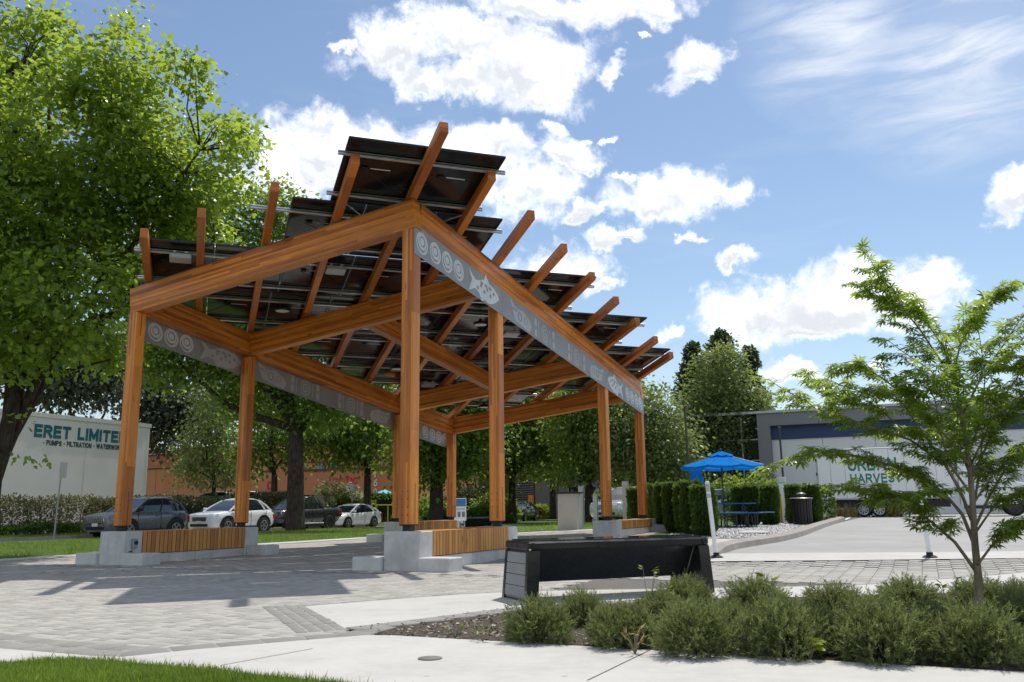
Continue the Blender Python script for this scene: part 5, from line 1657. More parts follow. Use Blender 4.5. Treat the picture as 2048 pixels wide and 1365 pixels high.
# ------------------------------------------------------------------ modern grey hall on the right
VG = 48.0
gh_ = thing('modern_hall', 'modern grey commercial building with navy band and glass corner at right', 'building', W(0, VG, 0), PHI)
UG = lambda px, py=870: u_at(px, VG, py)
x0 = UG(1519, 880); x1 = UG(1543, 870)
HG = 7.12
MB().box(x0, x1, -.6, .4, -.2, HG - .16).build('corner_frame', 'grey_wall', gh_)
MB().box(x1 + .003, 40, -.6, .4, 6.12, HG - .16).build('top_frame', 'grey_wall', gh_)
MB().box(x0 - 4.2, 40.1, -.72, 20, HG - .158, HG).build('roof_edge', 'mullion', gh_)
MB().box(x1 + .003, 40, -.1, .4, 5.22, 6.118).build('navy_band', 'navy', gh_)
for k in range(8):
    a = x1 + .006 + k * 3.2
    MB().box(a, a + 3.18, .0, .4, -.2, 5.216).build('wall_panel', 'panel_white', gh_)
for k in range(1, 12):
    MB().box(x1 + 3.1 * k - .012, x1 + 3.1 * k + .012, -.6045, -.601, 6.13, HG - .17).build('frame_joint', 'steel_dark', gh_)
# glass corner
xg = x0 - 3.6
MB().box(xg, x0 - .003, .1, .3, -.2, HG - .17).build('glass_wall', 'glass_dark', gh_)
for z in (1.2, 2.55, 3.9, 5.3): MB().box(xg, x0 - .004, .03, .098, z - .04, z + .04).build('transom', 'mullion', gh_)
for x in (xg + .05, xg + 1.25, xg + 2.45): MB().box(x - .05, x + .05, -.02, .028, -.1, HG - .18).build('mullion', 'mullion', gh_)
MB().box(xg, 40, 1.0, 20, -.2, HG - .2).build('hall_body', 'grey_wall', gh_)

# ------------------------------------------------------------------ box trailer with lorry cab
DT = 44.0
pT = AT(1637, 1000, DT)
uT, vT = uv((pT.x, pT.y, 0))
zT = ZG(uT + 4, vT)
tk = thing('box_truck', 'white box truck with green lettering parked behind the young maple', 'truck', W(uT, vT, zT), PHI)
UT = lambda px, py=950: u_at(px, vT, py) - uT
LB = UT(1905)
z0, z1 = AT(1640, 1000, DT).z - zT, AT(1640, 900, DT).z - zT
MB().cbox(.06, LB, 0, 2.45, z0, z1, .03).build('cargo_box', 'truck_white', tk)
MB().cbox(0, .058, -.02, 2.47, z0 - .12, z1 + .02, .01).build('rear_frame', 'mullion', tk)
MB().box(.061, LB, -.016, -.001, z0 - .02, z0 + .05).build('lower_rail', 'mullion', tk); MB().box(.061, LB, -.016, -.001, z1 - .07, z1 - .031).build('upper_rail', 'mullion', tk)
for k in range(1, 9):
    MB().box(LB * k / 9 - .012, LB * k / 9 + .012, -.0022, .0, z0 + .06, z1 - .08).build('panel_seam', 'mullion', tk)
MB().cbox(.1, .34, -.03, -.001, z1 - .03, z1 + .015, .004).build('marker_light', 'tail_red', tk)
for z in (z0 + .5, z0 + 1.2, z0 + 1.9): MB().cbox(-.02, .05, -.05, -.021, z, z + .14, .006).build('hinge', 'steel_dark', tk)
MB().box(.3, LB - .2, .3, 2.1, .45, z0 - .003).build('chassis', 'black', tk)
block_text('letter', 'URBAN', .62, UT(1795) - UT(1697), .20, 'green_letter', tk, frame((UT(1697), -.004, AT(1700, 944, DT).z - zT), (1, 0, 0), (0, 0, 1)), .006)
block_text('letter', 'HARVEST', .46, UT(1803) - UT(1700), .20, 'green_letter', tk, frame((UT(1700), -.004, AT(1700, 968, DT).z - zT), (1, 0, 0), (0, 0, 1)), .006)
xw = UT(1721)
for x in (xw, xw + .72):
    for y in (.16, 2.3):
        t_ = wheel(tk, x, y, .36, .24, 'rim', 8); t_.rotation_euler = (math.pi / 2 if y < 1 else -math.pi / 2, 0, 0); t_.location = (x, y, .36)
MB().tube([(xw - .55, .0, .1), (xw - .55, 0, .75)], .04, 8).build('landing_leg', 'steel_dark', tk)
# cab
xc = LB + .25
cb = MB().loft([[(xc, y, z) for y, z in ((.15, .55), (2.3, .55), (2.3, 1.6), (2.2, 2.55), (.25, 2.55), (.15, 1.6))], [(xc + 1.5, y, z) for y, z in ((.15, .55), (2.3, .55), (2.3, 1.6), (2.2, 2.5), (.25, 2.5), (.15, 1.6))], [(xc + 2.2, y, z) for y, z in ((.17, .55), (2.28, .55), (2.28, 1.5), (2.24, 1.62), (.21, 1.62), (.17, 1.5))], [(xc + 3.1, y, z) for y, z in ((.25, .6), (2.2, .6), (2.2, 1.3), (2.1, 1.42), (.35, 1.42), (.25, 1.3))]])
cb.build('cab', 'truck_white', tk)
MB().add([(xc + .5, .165, 1.65), (xc + 1.55, .165, 1.65), (xc + 1.45, .225, 2.38), (xc + .5, .225, 2.38)], [(0, 1, 2, 3)]).build('cab_window', 'car_glass', tk)
for y in (.3, 2.15):
    t_ = wheel(tk, xc + 2.2, y, .42, .26, 'rim_dark', 6); t_.rotation_euler = (math.pi / 2 if y < 1 else -math.pi / 2, 0, 0)
MB().cbox(xc + .1, xc + 1.6, .12, .3, .35, .5, .02).build('step', 'steel_dark', tk)
# ------------------------------------------------------------------ foliage
def norm(a):
    return a / np.maximum(np.linalg.norm(a, axis=-1, keepdims=True), 1e-9)


# leaf outlines in the (x across, y along) plane, length 1
LEAF_MAPLE = (np.array([(0, 0, 0), (.30, .10, -.02), (.50, .42, -.10), (.22, .48, .0), (.26, .78, -.06), (0, 1.0, -.12), (-.26, .78, -.06), (-.22, .48, 0), (-.50, .42, -.10), (-.30, .10, -.02), (0, .45, .03)]),
              np.array([(10, 0, 1), (10, 1, 2), (10, 2, 3), (10, 3, 4), (10, 4, 5), (10, 5, 6), (10, 6, 7), (10, 7, 8), (10, 8, 9), (10, 9, 0)]))
LEAF_SIMPLE = (np.array([(0, 0, 0), (.34, .40, -.05), (0, 1.0, -.12), (-.34, .40, -.05), (0, .42, .03)]), np.array([(4, 0, 1), (4, 1, 2), (4, 2, 3), (4, 3, 0)]))
LEAF_QUAD = (np.array([(0, 0, 0), (.36, .45, -.06), (0, 1.0, -.1), (-.36, .45, -.06)]), np.array([(0, 1, 2), (0, 2, 3)]))
LEAF_BLADE = (np.array([(-.10, 0, 0), (.10, 0, 0), (0, 1, 0)]), np.array([(0, 1, 2)]))


def star_leaf(lobes=7, narrow=.13):
    V = [(0, 0, 0)]; F = []
    for k in range(lobes):
        t = k - (lobes - 1) / 2
        a = t * math.radians(40); L = (1.0, .95, .78, .48)[int(abs(t))]
        d = np.array((math.sin(a), math.cos(a))); n = np.array((d[1], -d[0]))
        o = len(V)
        for f, w_ in ((.18, .06), (.55, narrow), (1.0, 0)):
            if w_: V += [tuple(d * L * f + n * w_ * L) + (-.10 * f * f - .02,), tuple(d * L * f - n * w_ * L) + (-.10 * f * f - .02,)]
            else: V.append(tuple(d * L) + (-.28,))
        F += [(0, o, o + 1), (o, o + 2, o + 3), (o, o + 3, o + 1), (o + 2, o + 4, o + 3)]
    return np.array(V), np.array(F)


LEAF_STAR = star_leaf()


def scatter(tpl, P, D, Nn, S):
    """copies of a template with stem points P, tip directions D, rough normals Nn, sizes S"""
    T, F = tpl
    y = norm(D); x = norm(np.cross(y, Nn)); z = np.cross(x, y)
    V = P[:, None, :] + S[:, None, None] * (T[None, :, 0:1] * x[:, None, :] + T[None, :, 1:2] * y[:, None, :] + T[None, :, 2:3] * z[:, None, :])
    n = len(T)
    FF = (np.arange(len(P))[:, None, None] * n + F[None]).reshape(-1, 3)
    return V.reshape(-1, 3), FF


def crown_points(lobes, n, shell=.55):
    """cluster centres in a union of ellipsoids [(centre, radii)], biased to the outside"""
    vol = np.array([r[0] * r[1] * r[2] for _, r in lobes]) ** .64
    idx = rng.choice(len(lobes), n, p=vol / vol.sum())
    d = norm(rng.normal(size=(n, 3))); q = rng.random(n) ** (1 / (1 + 3 * shell))
    c = np.array([tuple(l[0]) for l in lobes])[idx]; r = np.array([tuple(l[1]) for l in lobes])[idx]
    # ragged outline: radius varies with direction
    wob = 1 + .16 * np.sin(d[:, 0] * 7 + idx * 1.7) * np.cos(d[:, 2] * 6 + idx) + .10 * np.sin(d[:, 1] * 13 + idx)
    return c + d * r * (q * wob)[:, None], d, c


def foliage(name, lobes, ncl, per, rc, size, tpl, m, parent, droop=.5, shell=.55, gap=.0, flat=.6):
    P, d, c = crown_points(lobes, ncl, shell)
    if gap:
        f = np.sin(P[:, 0] * 1.9 + 1.3 * np.sin(P[:, 2] * 1.5)) * np.sin(P[:, 2] * 2.3 + P[:, 1]) + .35 * np.sin(P[:, 1] * 3.1 + P[:, 0] * 2)
        k = f > -1 + gap * 1.1; P, d, c = P[k], d[k], c[k]
    n = len(P)
    off = rng.normal(size=(n, per, 3)) * rc * np.array((1, 1, flat))
    pts = (P[:, None] + off).reshape(-1, 3)
    out = norm(np.repeat(norm(P - c), per, 0) * .8 + norm(off.reshape(-1, 3)) * .7)
    D = norm(out + rng.normal(size=(n * per, 3)) * .55 + np.array((0, 0, -droop)))
    Nn = norm(np.array((0, 0, 1.0)) + rng.normal(size=(n * per, 3)) * .55 + out * .25)
    S = size * rng.uniform(.5, 1.35, n * per)
    V, F = scatter(tpl, pts, D, Nn, S)
    rc_ = np.repeat(rng.random(n), per) * .5 + rng.random(n * per) * .5
    R = np.repeat(rc_, len(tpl[1]))
    return link(name, mesh_np(name, V, F, m, R), parent), P


def branches(name, trunk, limbs, twigs, m, parent):
    mb = MB()
    for pts, r0, r1, n in [trunk] if isinstance(trunk[0], (list, tuple)) and len(trunk) == 4 else trunk:
        k = len(pts); mb.tube(pts, [r0 + (r1 - r0) * i / (k - 1) for i in range(k)], n)
    t = mb.build(name, m, parent, True)
    mb = MB()
    for pts, r0, r1 in limbs:
        k = len(pts); mb.tube(pts, [r0 + (r1 - r0) * (i / (k - 1)) ** .8 for i in range(k)], 7)
    for a, b in twigs:
        a, b = Vector(a), Vector(b); mid = (a + b) / 2 + Vector((rng.normal(), rng.normal(), abs(rng.normal()))) * (b - a).length * .07
        r = .010 + .009 * (b - a).length; mb.tube([a, mid, b], [r, r * .7, r * .25], 4, False)
    if mb.v: mb.build('limb', m, t, True)
    return t


def bend(a, b, n=6, sag=.08):
    a, b = Vector(a), Vector(b); L = (b - a).length
    o = Vector((rng.normal(), rng.normal(), rng.normal() * .5)) * L * sag
    return [a + (b - a) * (i / n) + o * math.sin(math.pi * i / n) + Vector((rng.normal(), rng.normal(), rng.normal())) * L * .012 * (0 < i < n) for i in range(n + 1)]


def tree(name, label, px, d, lobes_px, trunk_r, fork_py, leaf, lsize, m, ncl, per, rc, group='trees round the plaza', base=None, depth_k=.85, trunk_m='bark', droop=.5, shell=.55, gap=.35, lean=0.0, multi=3, twn=70, zbase=None, spread=None):
    """lobes_px: crown lobes as (px, py, rx px, ry px[, depth offset m]) at distance d"""
    b = ONG(px, d) if base is None else Vector(base)
    if zbase is not None: b.z = zbase
    t = thing(name, label, 'tree', b, 0, group)
    mpp = d / FPX
    lobes = []
    for q in lobes_px:
        c = AT(q[0], q[1], d) - b; c.y += q[4] if len(q) > 4 else 0
        lobes.append((c, (q[2] * mpp, (q[2] + q[3]) / 2 * mpp * depth_k, q[3] * mpp)))
    fork = AT(px + lean, fork_py, d) - b
    tr = [([Vector((0, 0, -.15)), Vector((0, 0, .15)), fork * .5, fork], trunk_r * 1.25, trunk_r * .8, 12)]
    limbs = []; twigs = []
    tops = sorted(lobes, key=lambda l: -l[1][0] * l[1][2])[:max(multi, 1) + 3]
    for c, r in tops:
        p = bend(fork + Vector((rng.normal(), rng.normal(), 0)) * trunk_r * .3, c, 6)
        limbs.append((p, trunk_r * .55, trunk_r * .12))
    fo, P = foliage('crown', lobes, ncl, per, rc, lsize, leaf, m, t, droop, shell, gap)
    nodes = [v for p, _, _ in limbs for v in p[2:]]
    nn = np.array([tuple(v) for v in nodes])
    for p in P[rng.choice(len(P), min(twn, len(P)), replace=False)]:
        j = int(np.argmin(((nn - p) ** 2).sum(1))); twigs.append((nodes[j], p))
    branches('trunk', tr, limbs, twigs, trunk_m, t)
    return t


# --- the large maple at the left edge, built limb by limb
d1_ = 20.0
bL = GZ(-34, 1112); bL.y = d1_; bL.x = AT(-34, 1000, d1_).x; bL.z = 0
t1 = thing('maple_tree', 'large sunlit maple with several dark leaning trunks at the left edge', 'tree', bL, 0, 'trees round the plaza')
A1 = lambda px, py, dy=0: AT(px, py, d1_ + dy) - bL
m_ = d1_ / FPX
lob = [(40, 120, 110, 90), (-70, 250, 170, 190), (215, 165, 100, 90), (250, 110, 40, 55), (318, 255, 92, 100), (170, 300, 190, 140), (330, 370, 120, 100), (420, 345, 42, 62), (445, 280, 22, 40), (60, 440, 210, 140), (250, 480, 170, 100),
       (388, 455, 72, 80), (430, 525, 42, 48, 1), (-90, 520, 200, 200), (120, 600, 170, 90), (300, 590, 120, 70, 1.5), (20, 690, 120, 60), (190, 690, 90, 50, 1), (50, 895, 30, 26, -.5), (30, 850, 40, 22, -1.2), (90, 40, 40, 30),
       (255, 62, 14, 26), (262, 40, 12, 14), (120, 62, 16, 26), (75, 28, 18, 16), (16, 30, 26, 20), (352, 120, 22, 22), (318, 112, 16, 26), (392, 165, 16, 30), (300, 105, 14, 26), (160, 90, 20, 22), (372, 200, 22, 26), (462, 240, 13, 22), (482, 268, 16, 18), (498, 300, 16, 22), (508, 345, 18, 18), (470, 300, 22, 26), (480, 385, 22, 20), (440, 245, 14, 20)]
lobes = []
for q in lob:
    c = A1(q[0], q[1], q[4] if len(q) > 4 else rng.uniform(-1.5, 1.5)); lobes.append((c, (q[2] * m_, (q[2] + q[3]) / 2 * m_ * 1.1, q[3] * m_)))
fo, P = foliage('crown', lobes, 4200, 15, .25, .145, LEAF_MAPLE, 'leaf_maple', t1, .45, .75, .50)
limbs = []
for pts, r0, r1 in (([(-34, 1105), (-20, 1000), (5, 900), (30, 800), (48, 700), (70, 560), (90, 400), (100, 200)], .23, .05), ([(-10, 960), (30, 860), (75, 760), (120, 680), (180, 600), (260, 500), (340, 380), (400, 300)], .16, .03),
                    ([(0, 930), (50, 830), (95, 740), (150, 680), (240, 620), (330, 560), (430, 480)], .14, .03), ([(-25, 1000), (-20, 850), (-10, 700), (0, 560), (20, 380), (40, 150)], .15, .04), ([(60, 720), (120, 560), (180, 420), (230, 250), (250, 130)], .14, .02),
                    ([(20, 830), (10, 700), (60, 520), (140, 330)], .16, .03), ([(110, 690), (180, 640), (240, 625), (300, 610)], .10, .02), ([(75, 760), (140, 740), (220, 720)], .08, .02)):
    P3 = [A1(x, y, .3 * math.sin(i * 1.3 + len(pts)) * (i > 1)) for i, (x, y) in enumerate(pts)]
    limbs.append(([p for i in range(len(P3) - 1) for p in (P3[i], (P3[i] + P3[i + 1]) / 2 + Vector((rng.normal(), rng.normal(), rng.normal())) * .05)] + [P3[-1]], r0, r1))
nodes = [v for p, _, _ in limbs for v in p[4:]]; nn = np.array([tuple(v) for v in nodes]); tw = []
for p in P[rng.choice(len(P), 420, replace=False)]:
    j = int(np.argmin(((nn - p) ** 2).sum(1)))
    if (nodes[j] - Vector(p)).length < 2.4: tw.append((nodes[j], p))
branches('trunk', [(limbs[0][0], limbs[0][1], limbs[0][2], 12)], limbs[1:], tw, 'bark', t1)

# --- street trees and the wood behind, near to far
tree('maple_tree', 'thick mossy trunk with dark spreading crown seen under the pavilion roof', 592, 42, [(520, 470, 110, 110), (560, 420, 55, 60), (450, 600, 110, 110), (600, 640, 150, 110), (520, 730, 130, 70), (680, 740, 110, 75), (640, 820, 80, 40), (760, 700, 80, 80), (480, 800, 60, 40), (420, 440, 60, 60), (350, 715, 90, 70), (420, 700, 80, 80), (300, 690, 60, 60)],
     .42, 860, LEAF_MAPLE, .21, 'leaf_dark', 3100, 12, .55, multi=5, zbase=.06, twn=160)
tree('maple_tree', 'slim forked street tree between the white SUV and the thick trunk', 549, 57, [(545, 850, 75, 70), (510, 900, 55, 40), (580, 900, 45, 40), (540, 780, 70, 60)], .24, 950, LEAF_SIMPLE, .26, 'leaf_dark', 700, 10, .6, zbase=0)
tree('maple_tree', 'round-crowned street tree before the red sign letters', 735, 57, [(690, 850, 95, 60), (640, 870, 60, 45), (740, 880, 60, 55), (760, 800, 70, 60), (690, 905, 45, 30)], .26, 935, LEAF_SIMPLE, .28, 'leaf_dark', 1000, 10, .6, zbase=0)
tree('cedar_tree', 'feathery pale green tree before the orange wall, left of the second left post', 428, 60, [(420, 850, 55, 50), (405, 900, 55, 45), (450, 910, 45, 45), (385, 935, 38, 22), (430, 950, 70, 28), (425, 790, 40, 50)], .16, 960, LEAF_QUAD, .24, 'leaf_pale', 900, 10, .5, droop=.8, zbase=0, gap=.6)
tree('maple_tree', 'dark trunked tree behind the back post of the pavilion', 873, 50, [(870, 830, 90, 80), (930, 860, 90, 80), (830, 900, 50, 70), (900, 930, 60, 40), (950, 780, 80, 60)], .40, 930, LEAF_MAPLE, .24, 'leaf_dark', 1500, 11, .6, zbase=0)
tree('maple_tree', 'bright edged tree just right of the second right post', 1024, 58, [(1040, 860, 110, 80), (1000, 920, 50, 50), (1100, 900, 70, 50), (1080, 800, 90, 70), (960, 870, 60, 60)], .26, 950, LEAF_MAPLE, .27, 'leaf_mid', 1500, 10, .6, zbase=.1)
tree('maple_tree', 'forked tree over the grey annex, left of the thin dark pole', 1105, 70, [(1110, 900, 75, 50), (1140, 850, 80, 60), (1080, 930, 40, 30)], .26, 960, LEAF_SIMPLE, .30, 'leaf_dark', 800, 10, .6, zbase=.2)
tree('maple_tree', 'leafy tree with low light branch left of the right-hand timber posts', 1178, 52, [(1170, 850, 85, 80), (1140, 950, 40, 24), (1200, 900, 60, 60), (1220, 800, 80, 70), (1150, 800, 60, 60)], .28, 970, LEAF_SIMPLE, .25, 'leaf_mid', 1500, 10, .55, zbase=.2)
tree('maple_tree', 'pale sunlit tree filling the gap right of the last timber post', 1300, 50, [(1300, 830, 60, 60), (1290, 900, 70, 60), (1340, 900, 60, 80), (1320, 950, 70, 40), (1250, 880, 60, 70)], .2, 985, LEAF_SIMPLE, .23, 'leaf_pale', 1400, 10, .5, zbase=.2)
tree('ash_tree', 'tall light green narrow tree behind the blue umbrella', 1432, 60, [(1440, 730, 50, 40), (1440, 790, 80, 60), (1445, 850, 85, 70), (1425, 910, 75, 50), (1490, 880, 45, 60), (1400, 850, 45, 60), (1510, 810, 25, 30), (1440, 960, 60, 30)], .2, 960, LEAF_QUAD, .25, 'leaf_pale', 2600, 10, .5, zbase=.3, gap=.25, droop=.3)


def conifer(label, px, d, top_py, w_px, name='pine_tree', m='needle_dark', base_py=900, n=40):
    b = ONG(px, d); t = thing(name, label, 'tree', b, 0, 'conifers at the back')
    top = AT(px, top_py, d) - b; H = top.z; mpp = d / FPX
    MB().tube([(0, 0, -.2), (top.x * .5, 0, H * .5), (top.x, 0, H)], [.32, .2, .03], 9).build('trunk', 'bark', t, True)
    P = []; D = []; mb = MB()
    z0 = (AT(px, base_py, d) - b).z
    for k in range(n):
        f = (k + rng.uniform(-.4, .4)) / n; z = z0 + (H - z0) * f; R = w_px * mpp * (1 - f) ** .8 * rng.uniform(.45, 1.3) + .15
        for j in range(5):
            a = rng.uniform(0, 2 * math.pi); e = Vector((top.x * z / H + R * math.cos(a), R * math.sin(a), z + R * .18)); s = Vector((top.x * z / H, 0, z - .1))
            mb.tube([s, e], [.05, .015], 4, False)
            for q in range(16):
                g = rng.uniform(.25, 1); p = s + (e - s) * g
                P.append(tuple(p + Vector(rng.normal(size=3)) * .14)); D.append(tuple((e - s).normalized() + Vector(rng.normal(size=3)) * .5))
    mb.build('limb', 'bark', t)
    P = np.array(P); D = np.array(D)
    P = np.repeat(P, 7, 0); D = np.repeat(D, 7, 0) + rng.normal(size=P.shape) * .7; P = P + rng.normal(size=P.shape) * .12
    V, F = scatter(LEAF_QUAD, P, D, rng.normal(size=P.shape), rng.uniform(.18, .38, len(P)))
    link('crown', mesh_np('crown', V, F, m, np.repeat(rng.random(len(P)), 2)), t)


conifer('tall dark pine rising behind the light green tree', 1440, 76, 662, 95, base_py=950)
conifer('dark spindly pine left of the light green tree', 1385, 80, 690, 55, base_py=930)
conifer('dark pine right of the light green tree, over the glass corner', 1500, 78, 700, 50, base_py=930)
far = 'tall background trees behind the buildings'
tree('poplar_tree', 'greyish green tall trees above the cream warehouse, left part', 150, 72, [(120, 760, 110, 70), (200, 740, 90, 70), (60, 700, 90, 90)], .3, 900, LEAF_QUAD, .4, 'leaf_grey', 1500, 9, .8, group=far, zbase=0, shell=.3)
tree('poplar_tree', 'greyish green tall tree above the orange building, right of the left front post', 250, 84, [(300, 790, 70, 90), (340, 850, 60, 60), (260, 720, 80, 70), (380, 820, 50, 60)], .3, 930, LEAF_QUAD, .42, 'leaf_grey', 1500, 9, .8, group=far, zbase=0, shell=.3)
for px, py, w_, h_, d, mm, lab in ((820, 820, 90, 80, 90, 'leaf_dark', 'shady background tree behind the pavilion middle'), (960, 800, 90, 80, 95, 'leaf_mid', 'background tree behind the second right post'), (1240, 860, 80, 90, 88, 'leaf_mid', 'background tree between the right-hand timber posts'), (1350, 900, 60, 70, 75, 'leaf_dark', 'dark background tree above the clipped evergreens'), (620, 800, 120, 90, 100, 'leaf_grey', 'hazy background tree over the orange building roof'), (460, 760, 100, 90, 100, 'leaf_grey', 'hazy background tree between the left posts'),
                                   (1120, 780, 90, 80, 96, 'leaf_dark', 'dark background tree under the right roof edge')):
    tree('background_tree', lab, px, d, [(px, py, w_, h_), (px - w_ * .6, py + h_ * .7, w_ * .7, h_ * .6), (px + w_ * .6, py + h_ * .6, w_ * .7, h_ * .6)], .3, 960, LEAF_QUAD, .42, mm, 900, 9, .9, group=far, zbase=0, shell=.3)

# a wood closes the view at the back
P = []
for k in range(26000):
    a = rng.uniform(-.9, .62); dd = rng.uniform(112, 135); z = abs(rng.normal()) * 3.4 + rng.uniform(0, 2.5)
    P.append((dd * math.sin(a), dd * math.cos(a), z))
P = np.array(P); V, F = scatter(LEAF_QUAD, P, rng.normal(size=P.shape), rng.normal(size=P.shape), rng.uniform(.6, 1.3, len(P)))
tag(link('far_wood', mesh_np('far_wood', V, F, 'leaf_dark', np.repeat(rng.random(len(P)), 2))), kind='stuff')


# --- bushes and hedges
def bush(name, label, p, lobes, n, size, m, cat='bush', group=None, tpl=LEAF_QUAD, per=8, rc=.12, droop=.0, shell=.75, core=None, gap=0):
    t = thing(name, label, cat, p, 0, group)
    foliage('foliage', [(Vector(c), r) for c, r in lobes], n, per, rc, size, tpl, m, t, droop, shell, gap, 1.0)
    mb = MB()
    for c, r in lobes:
        for k in range(5):
            a = rng.uniform(0, 6.28); mb.tube([(c[0] * .9 + rng.normal() * .05, c[1] * .9, -.05), (c[0] + r[0] * .6 * math.cos(a), c[1] + r[1] * .6 * math.sin(a), c[2] + r[2] * .3)], [.02, .008], 4, False)
    tag(mb.build('stem', core or 'bark', t), kind='stuff')
    return t


def hedge_run(name, label, u0, v0_, u1, v1_, wd, h0, h1, n, size, m, z0=0.0, wob=.15, tpl=LEAF_QUAD, cat='hedge', group=None):
    a, b = W(u0, v0_, z0), W(u1, v1_, z0); L = (b - a).length; dr = (b - a).normalized(); nr = Vector((-dr.y, dr.x, 0))
    t = thing(name, label, cat, a, 0, group)
    f = rng.random(n); ang = rng.uniform(0, math.pi, n)
    hh = (h0 + (h1 - h0) * f) * (1 + wob * np.sin(f * L * 1.3) * .5 + wob * .5 * np.sin(f * L * 3.1 + 1))
    cx, sx = np.cos(ang), np.sin(ang); q = 1 - rng.random(n) * .18
    ex = np.sign(cx) * np.abs(cx) ** .45 * wd / 2 * q; ez = np.sign(sx) * np.abs(sx) ** .45 * hh * q
    side = rng.random(n) < .35; ez = np.where(side, rng.random(n) * hh * .85, ez); ex = np.where(side, np.sign(cx) * wd / 2 * q, ex)
    P = np.outer(f * L, np.array(dr)) + np.outer(ex, np.array(nr)); P[:, 2] += ez
    out = np.outer(ex, np.array(nr)); out[:, 2] += ez * .5; out = norm(out)
    D = norm(out + rng.normal(size=P.shape) * .7); V, F = scatter(tpl, P, D, out + rng.normal(size=P.shape) * .6, size * rng.uniform(.6, 1.3, n))
    link('foliage', mesh_np('foliage', V, F, m, np.repeat(rng.random(n), len(tpl[1]))), t)
    mb = MB()
    for k in range(max(4, int(L / .7))):
        g = (k + .5) / max(4, int(L / .7)); p = dr * L * g
        mb.tube([(p.x, p.y, -.05), (p.x + rng.normal() * .1, p.y + rng.normal() * .1, h0 * .8)], [.03, .012], 5, False)
    tag(mb.build('stem', 'bark', t), kind='stuff')
    return t


hu = -29.8
hedge_run('hedge', 'tan-tipped clipped hedge before the cream warehouse at far left', hu, 2, hu, v_at(188, hu) - .3, 2.0, 1.80, 1.75, 16000, .115, 'leaf_tan', wob=.08)
hedge_run('hedge', 'lower tan hedge right of the left front post, over the grey SUV', hu, v_at(192, hu), hu, v_at(300, hu), 1.8, 1.55, 1.75, 8000, .115, 'leaf_tan', wob=.15)
hedge_run('hedge', 'dark hedge behind the parked grey and white SUVs', hu, v_at(302, hu), hu, v_at(520, hu), 2.0, 1.75, 1.85, 16000, .12, 'leaf_hedge', wob=.08)
hedge_run('hedge', 'tan hedge before the orange building, right of the slim forked tree', hu - .5, v_at(520, hu - .5), hu - .5, v_at(572, hu - .5), 1.6, 2.0, 2.0, 6000, .13, 'leaf_tan')
hedge_run('ivy', 'low bright green ivy strip along the far verge below the hedge', -28.4, 4, -28.4, v_at(185, -28.4), 1.4, .48, .5, 9000, .12, 'leaf_ivy', wob=.3, cat='ground cover')
q0 = AT(680, 1000, 64); q1 = AT(805, 1000, 66); ua, vaq = uv((q0.x, q0.y, 0)); ub, vbq = uv((q1.x, q1.y, 0))
hedge_run('hedge', 'tall clipped dark green hedge behind the yellow handrails', ua, vaq, ub, vbq, 1.4, 2.15, 2.2, 14000, .16, 'needle_cedar', wob=.02)
p = ONG(700, 59); p.z = 0
bush('bush', 'round bright green bush above the tail of the black pickup', p, [((0, 0, 1.0), (1.25, 1.1, 1.1))], 900, .2, 'leaf_mid')
p = ONG(672, 58); p.z = 0
tk_ = thing('dogwood_tree', 'small tree with cream blossoms above the black pickup', 'tree', p, 0)
foliage('blossom', [(Vector((-.6, 0, 2.45)), (.9, .6, .45)), (Vector((.5, 0, 2.25)), (1.1, .6, .4)), (Vector((1.3, 0, 1.95)), (.5, .5, .3)), (Vector((-.2, 0, 1.8)), (.6, .5, .3))], 110, 7, .16, .2, LEAF_SIMPLE, 'petal', tk_, .1, .5)
foliage('crown', [(Vector((-.4, 0, 2.2)), (1.0, .6, .5)), (Vector((.6, 0, 2.0)), (1.1, .6, .4))], 60, 7, .2, .18, LEAF_SIMPLE, 'leaf_mid', tk_, .3, .5)
mb = MB()
for e in ((-1.1, 0, 2.6), (.2, .1, 2.4), (1.2, 0, 2.2), (-.4, -.2, 2.2)): mb.tube([(0, 0, 0), (e[0] * .3, 0, 1.1), e], [.06, .04, .012], 5)
mb.build('trunk', 'bark', tk_, True)
p = ONG(52, 46); p.z = 0
t = thing('bare_shrub', 'sparse reddish shrub against the cream warehouse wall', 'shrub', p, 0)
mb = MB(); Pq = []
for k in range(14):
    e = Vector((rng.normal() * 1.2, rng.normal() * .5, rng.uniform(2.2, 3.3))); mb.tube([(0, 0, 0), e * .5 + Vector((0, 0, .3)), e], [.03, .02, .008], 4)
    for q in range(20): Pq.append(tuple(e + Vector(rng.normal(size=3)) * .3))
tag(mb.build('stem', 'bark', t), kind='stuff'); Pq = np.array(Pq); V, F = scatter(LEAF_QUAD, Pq, rng.normal(size=Pq.shape), rng.normal(size=Pq.shape), np.full(len(Pq), .13)); link('foliage', mesh_np('foliage', V, F, 'leaf_rust', np.repeat(rng.random(len(Pq)), 2)), t)
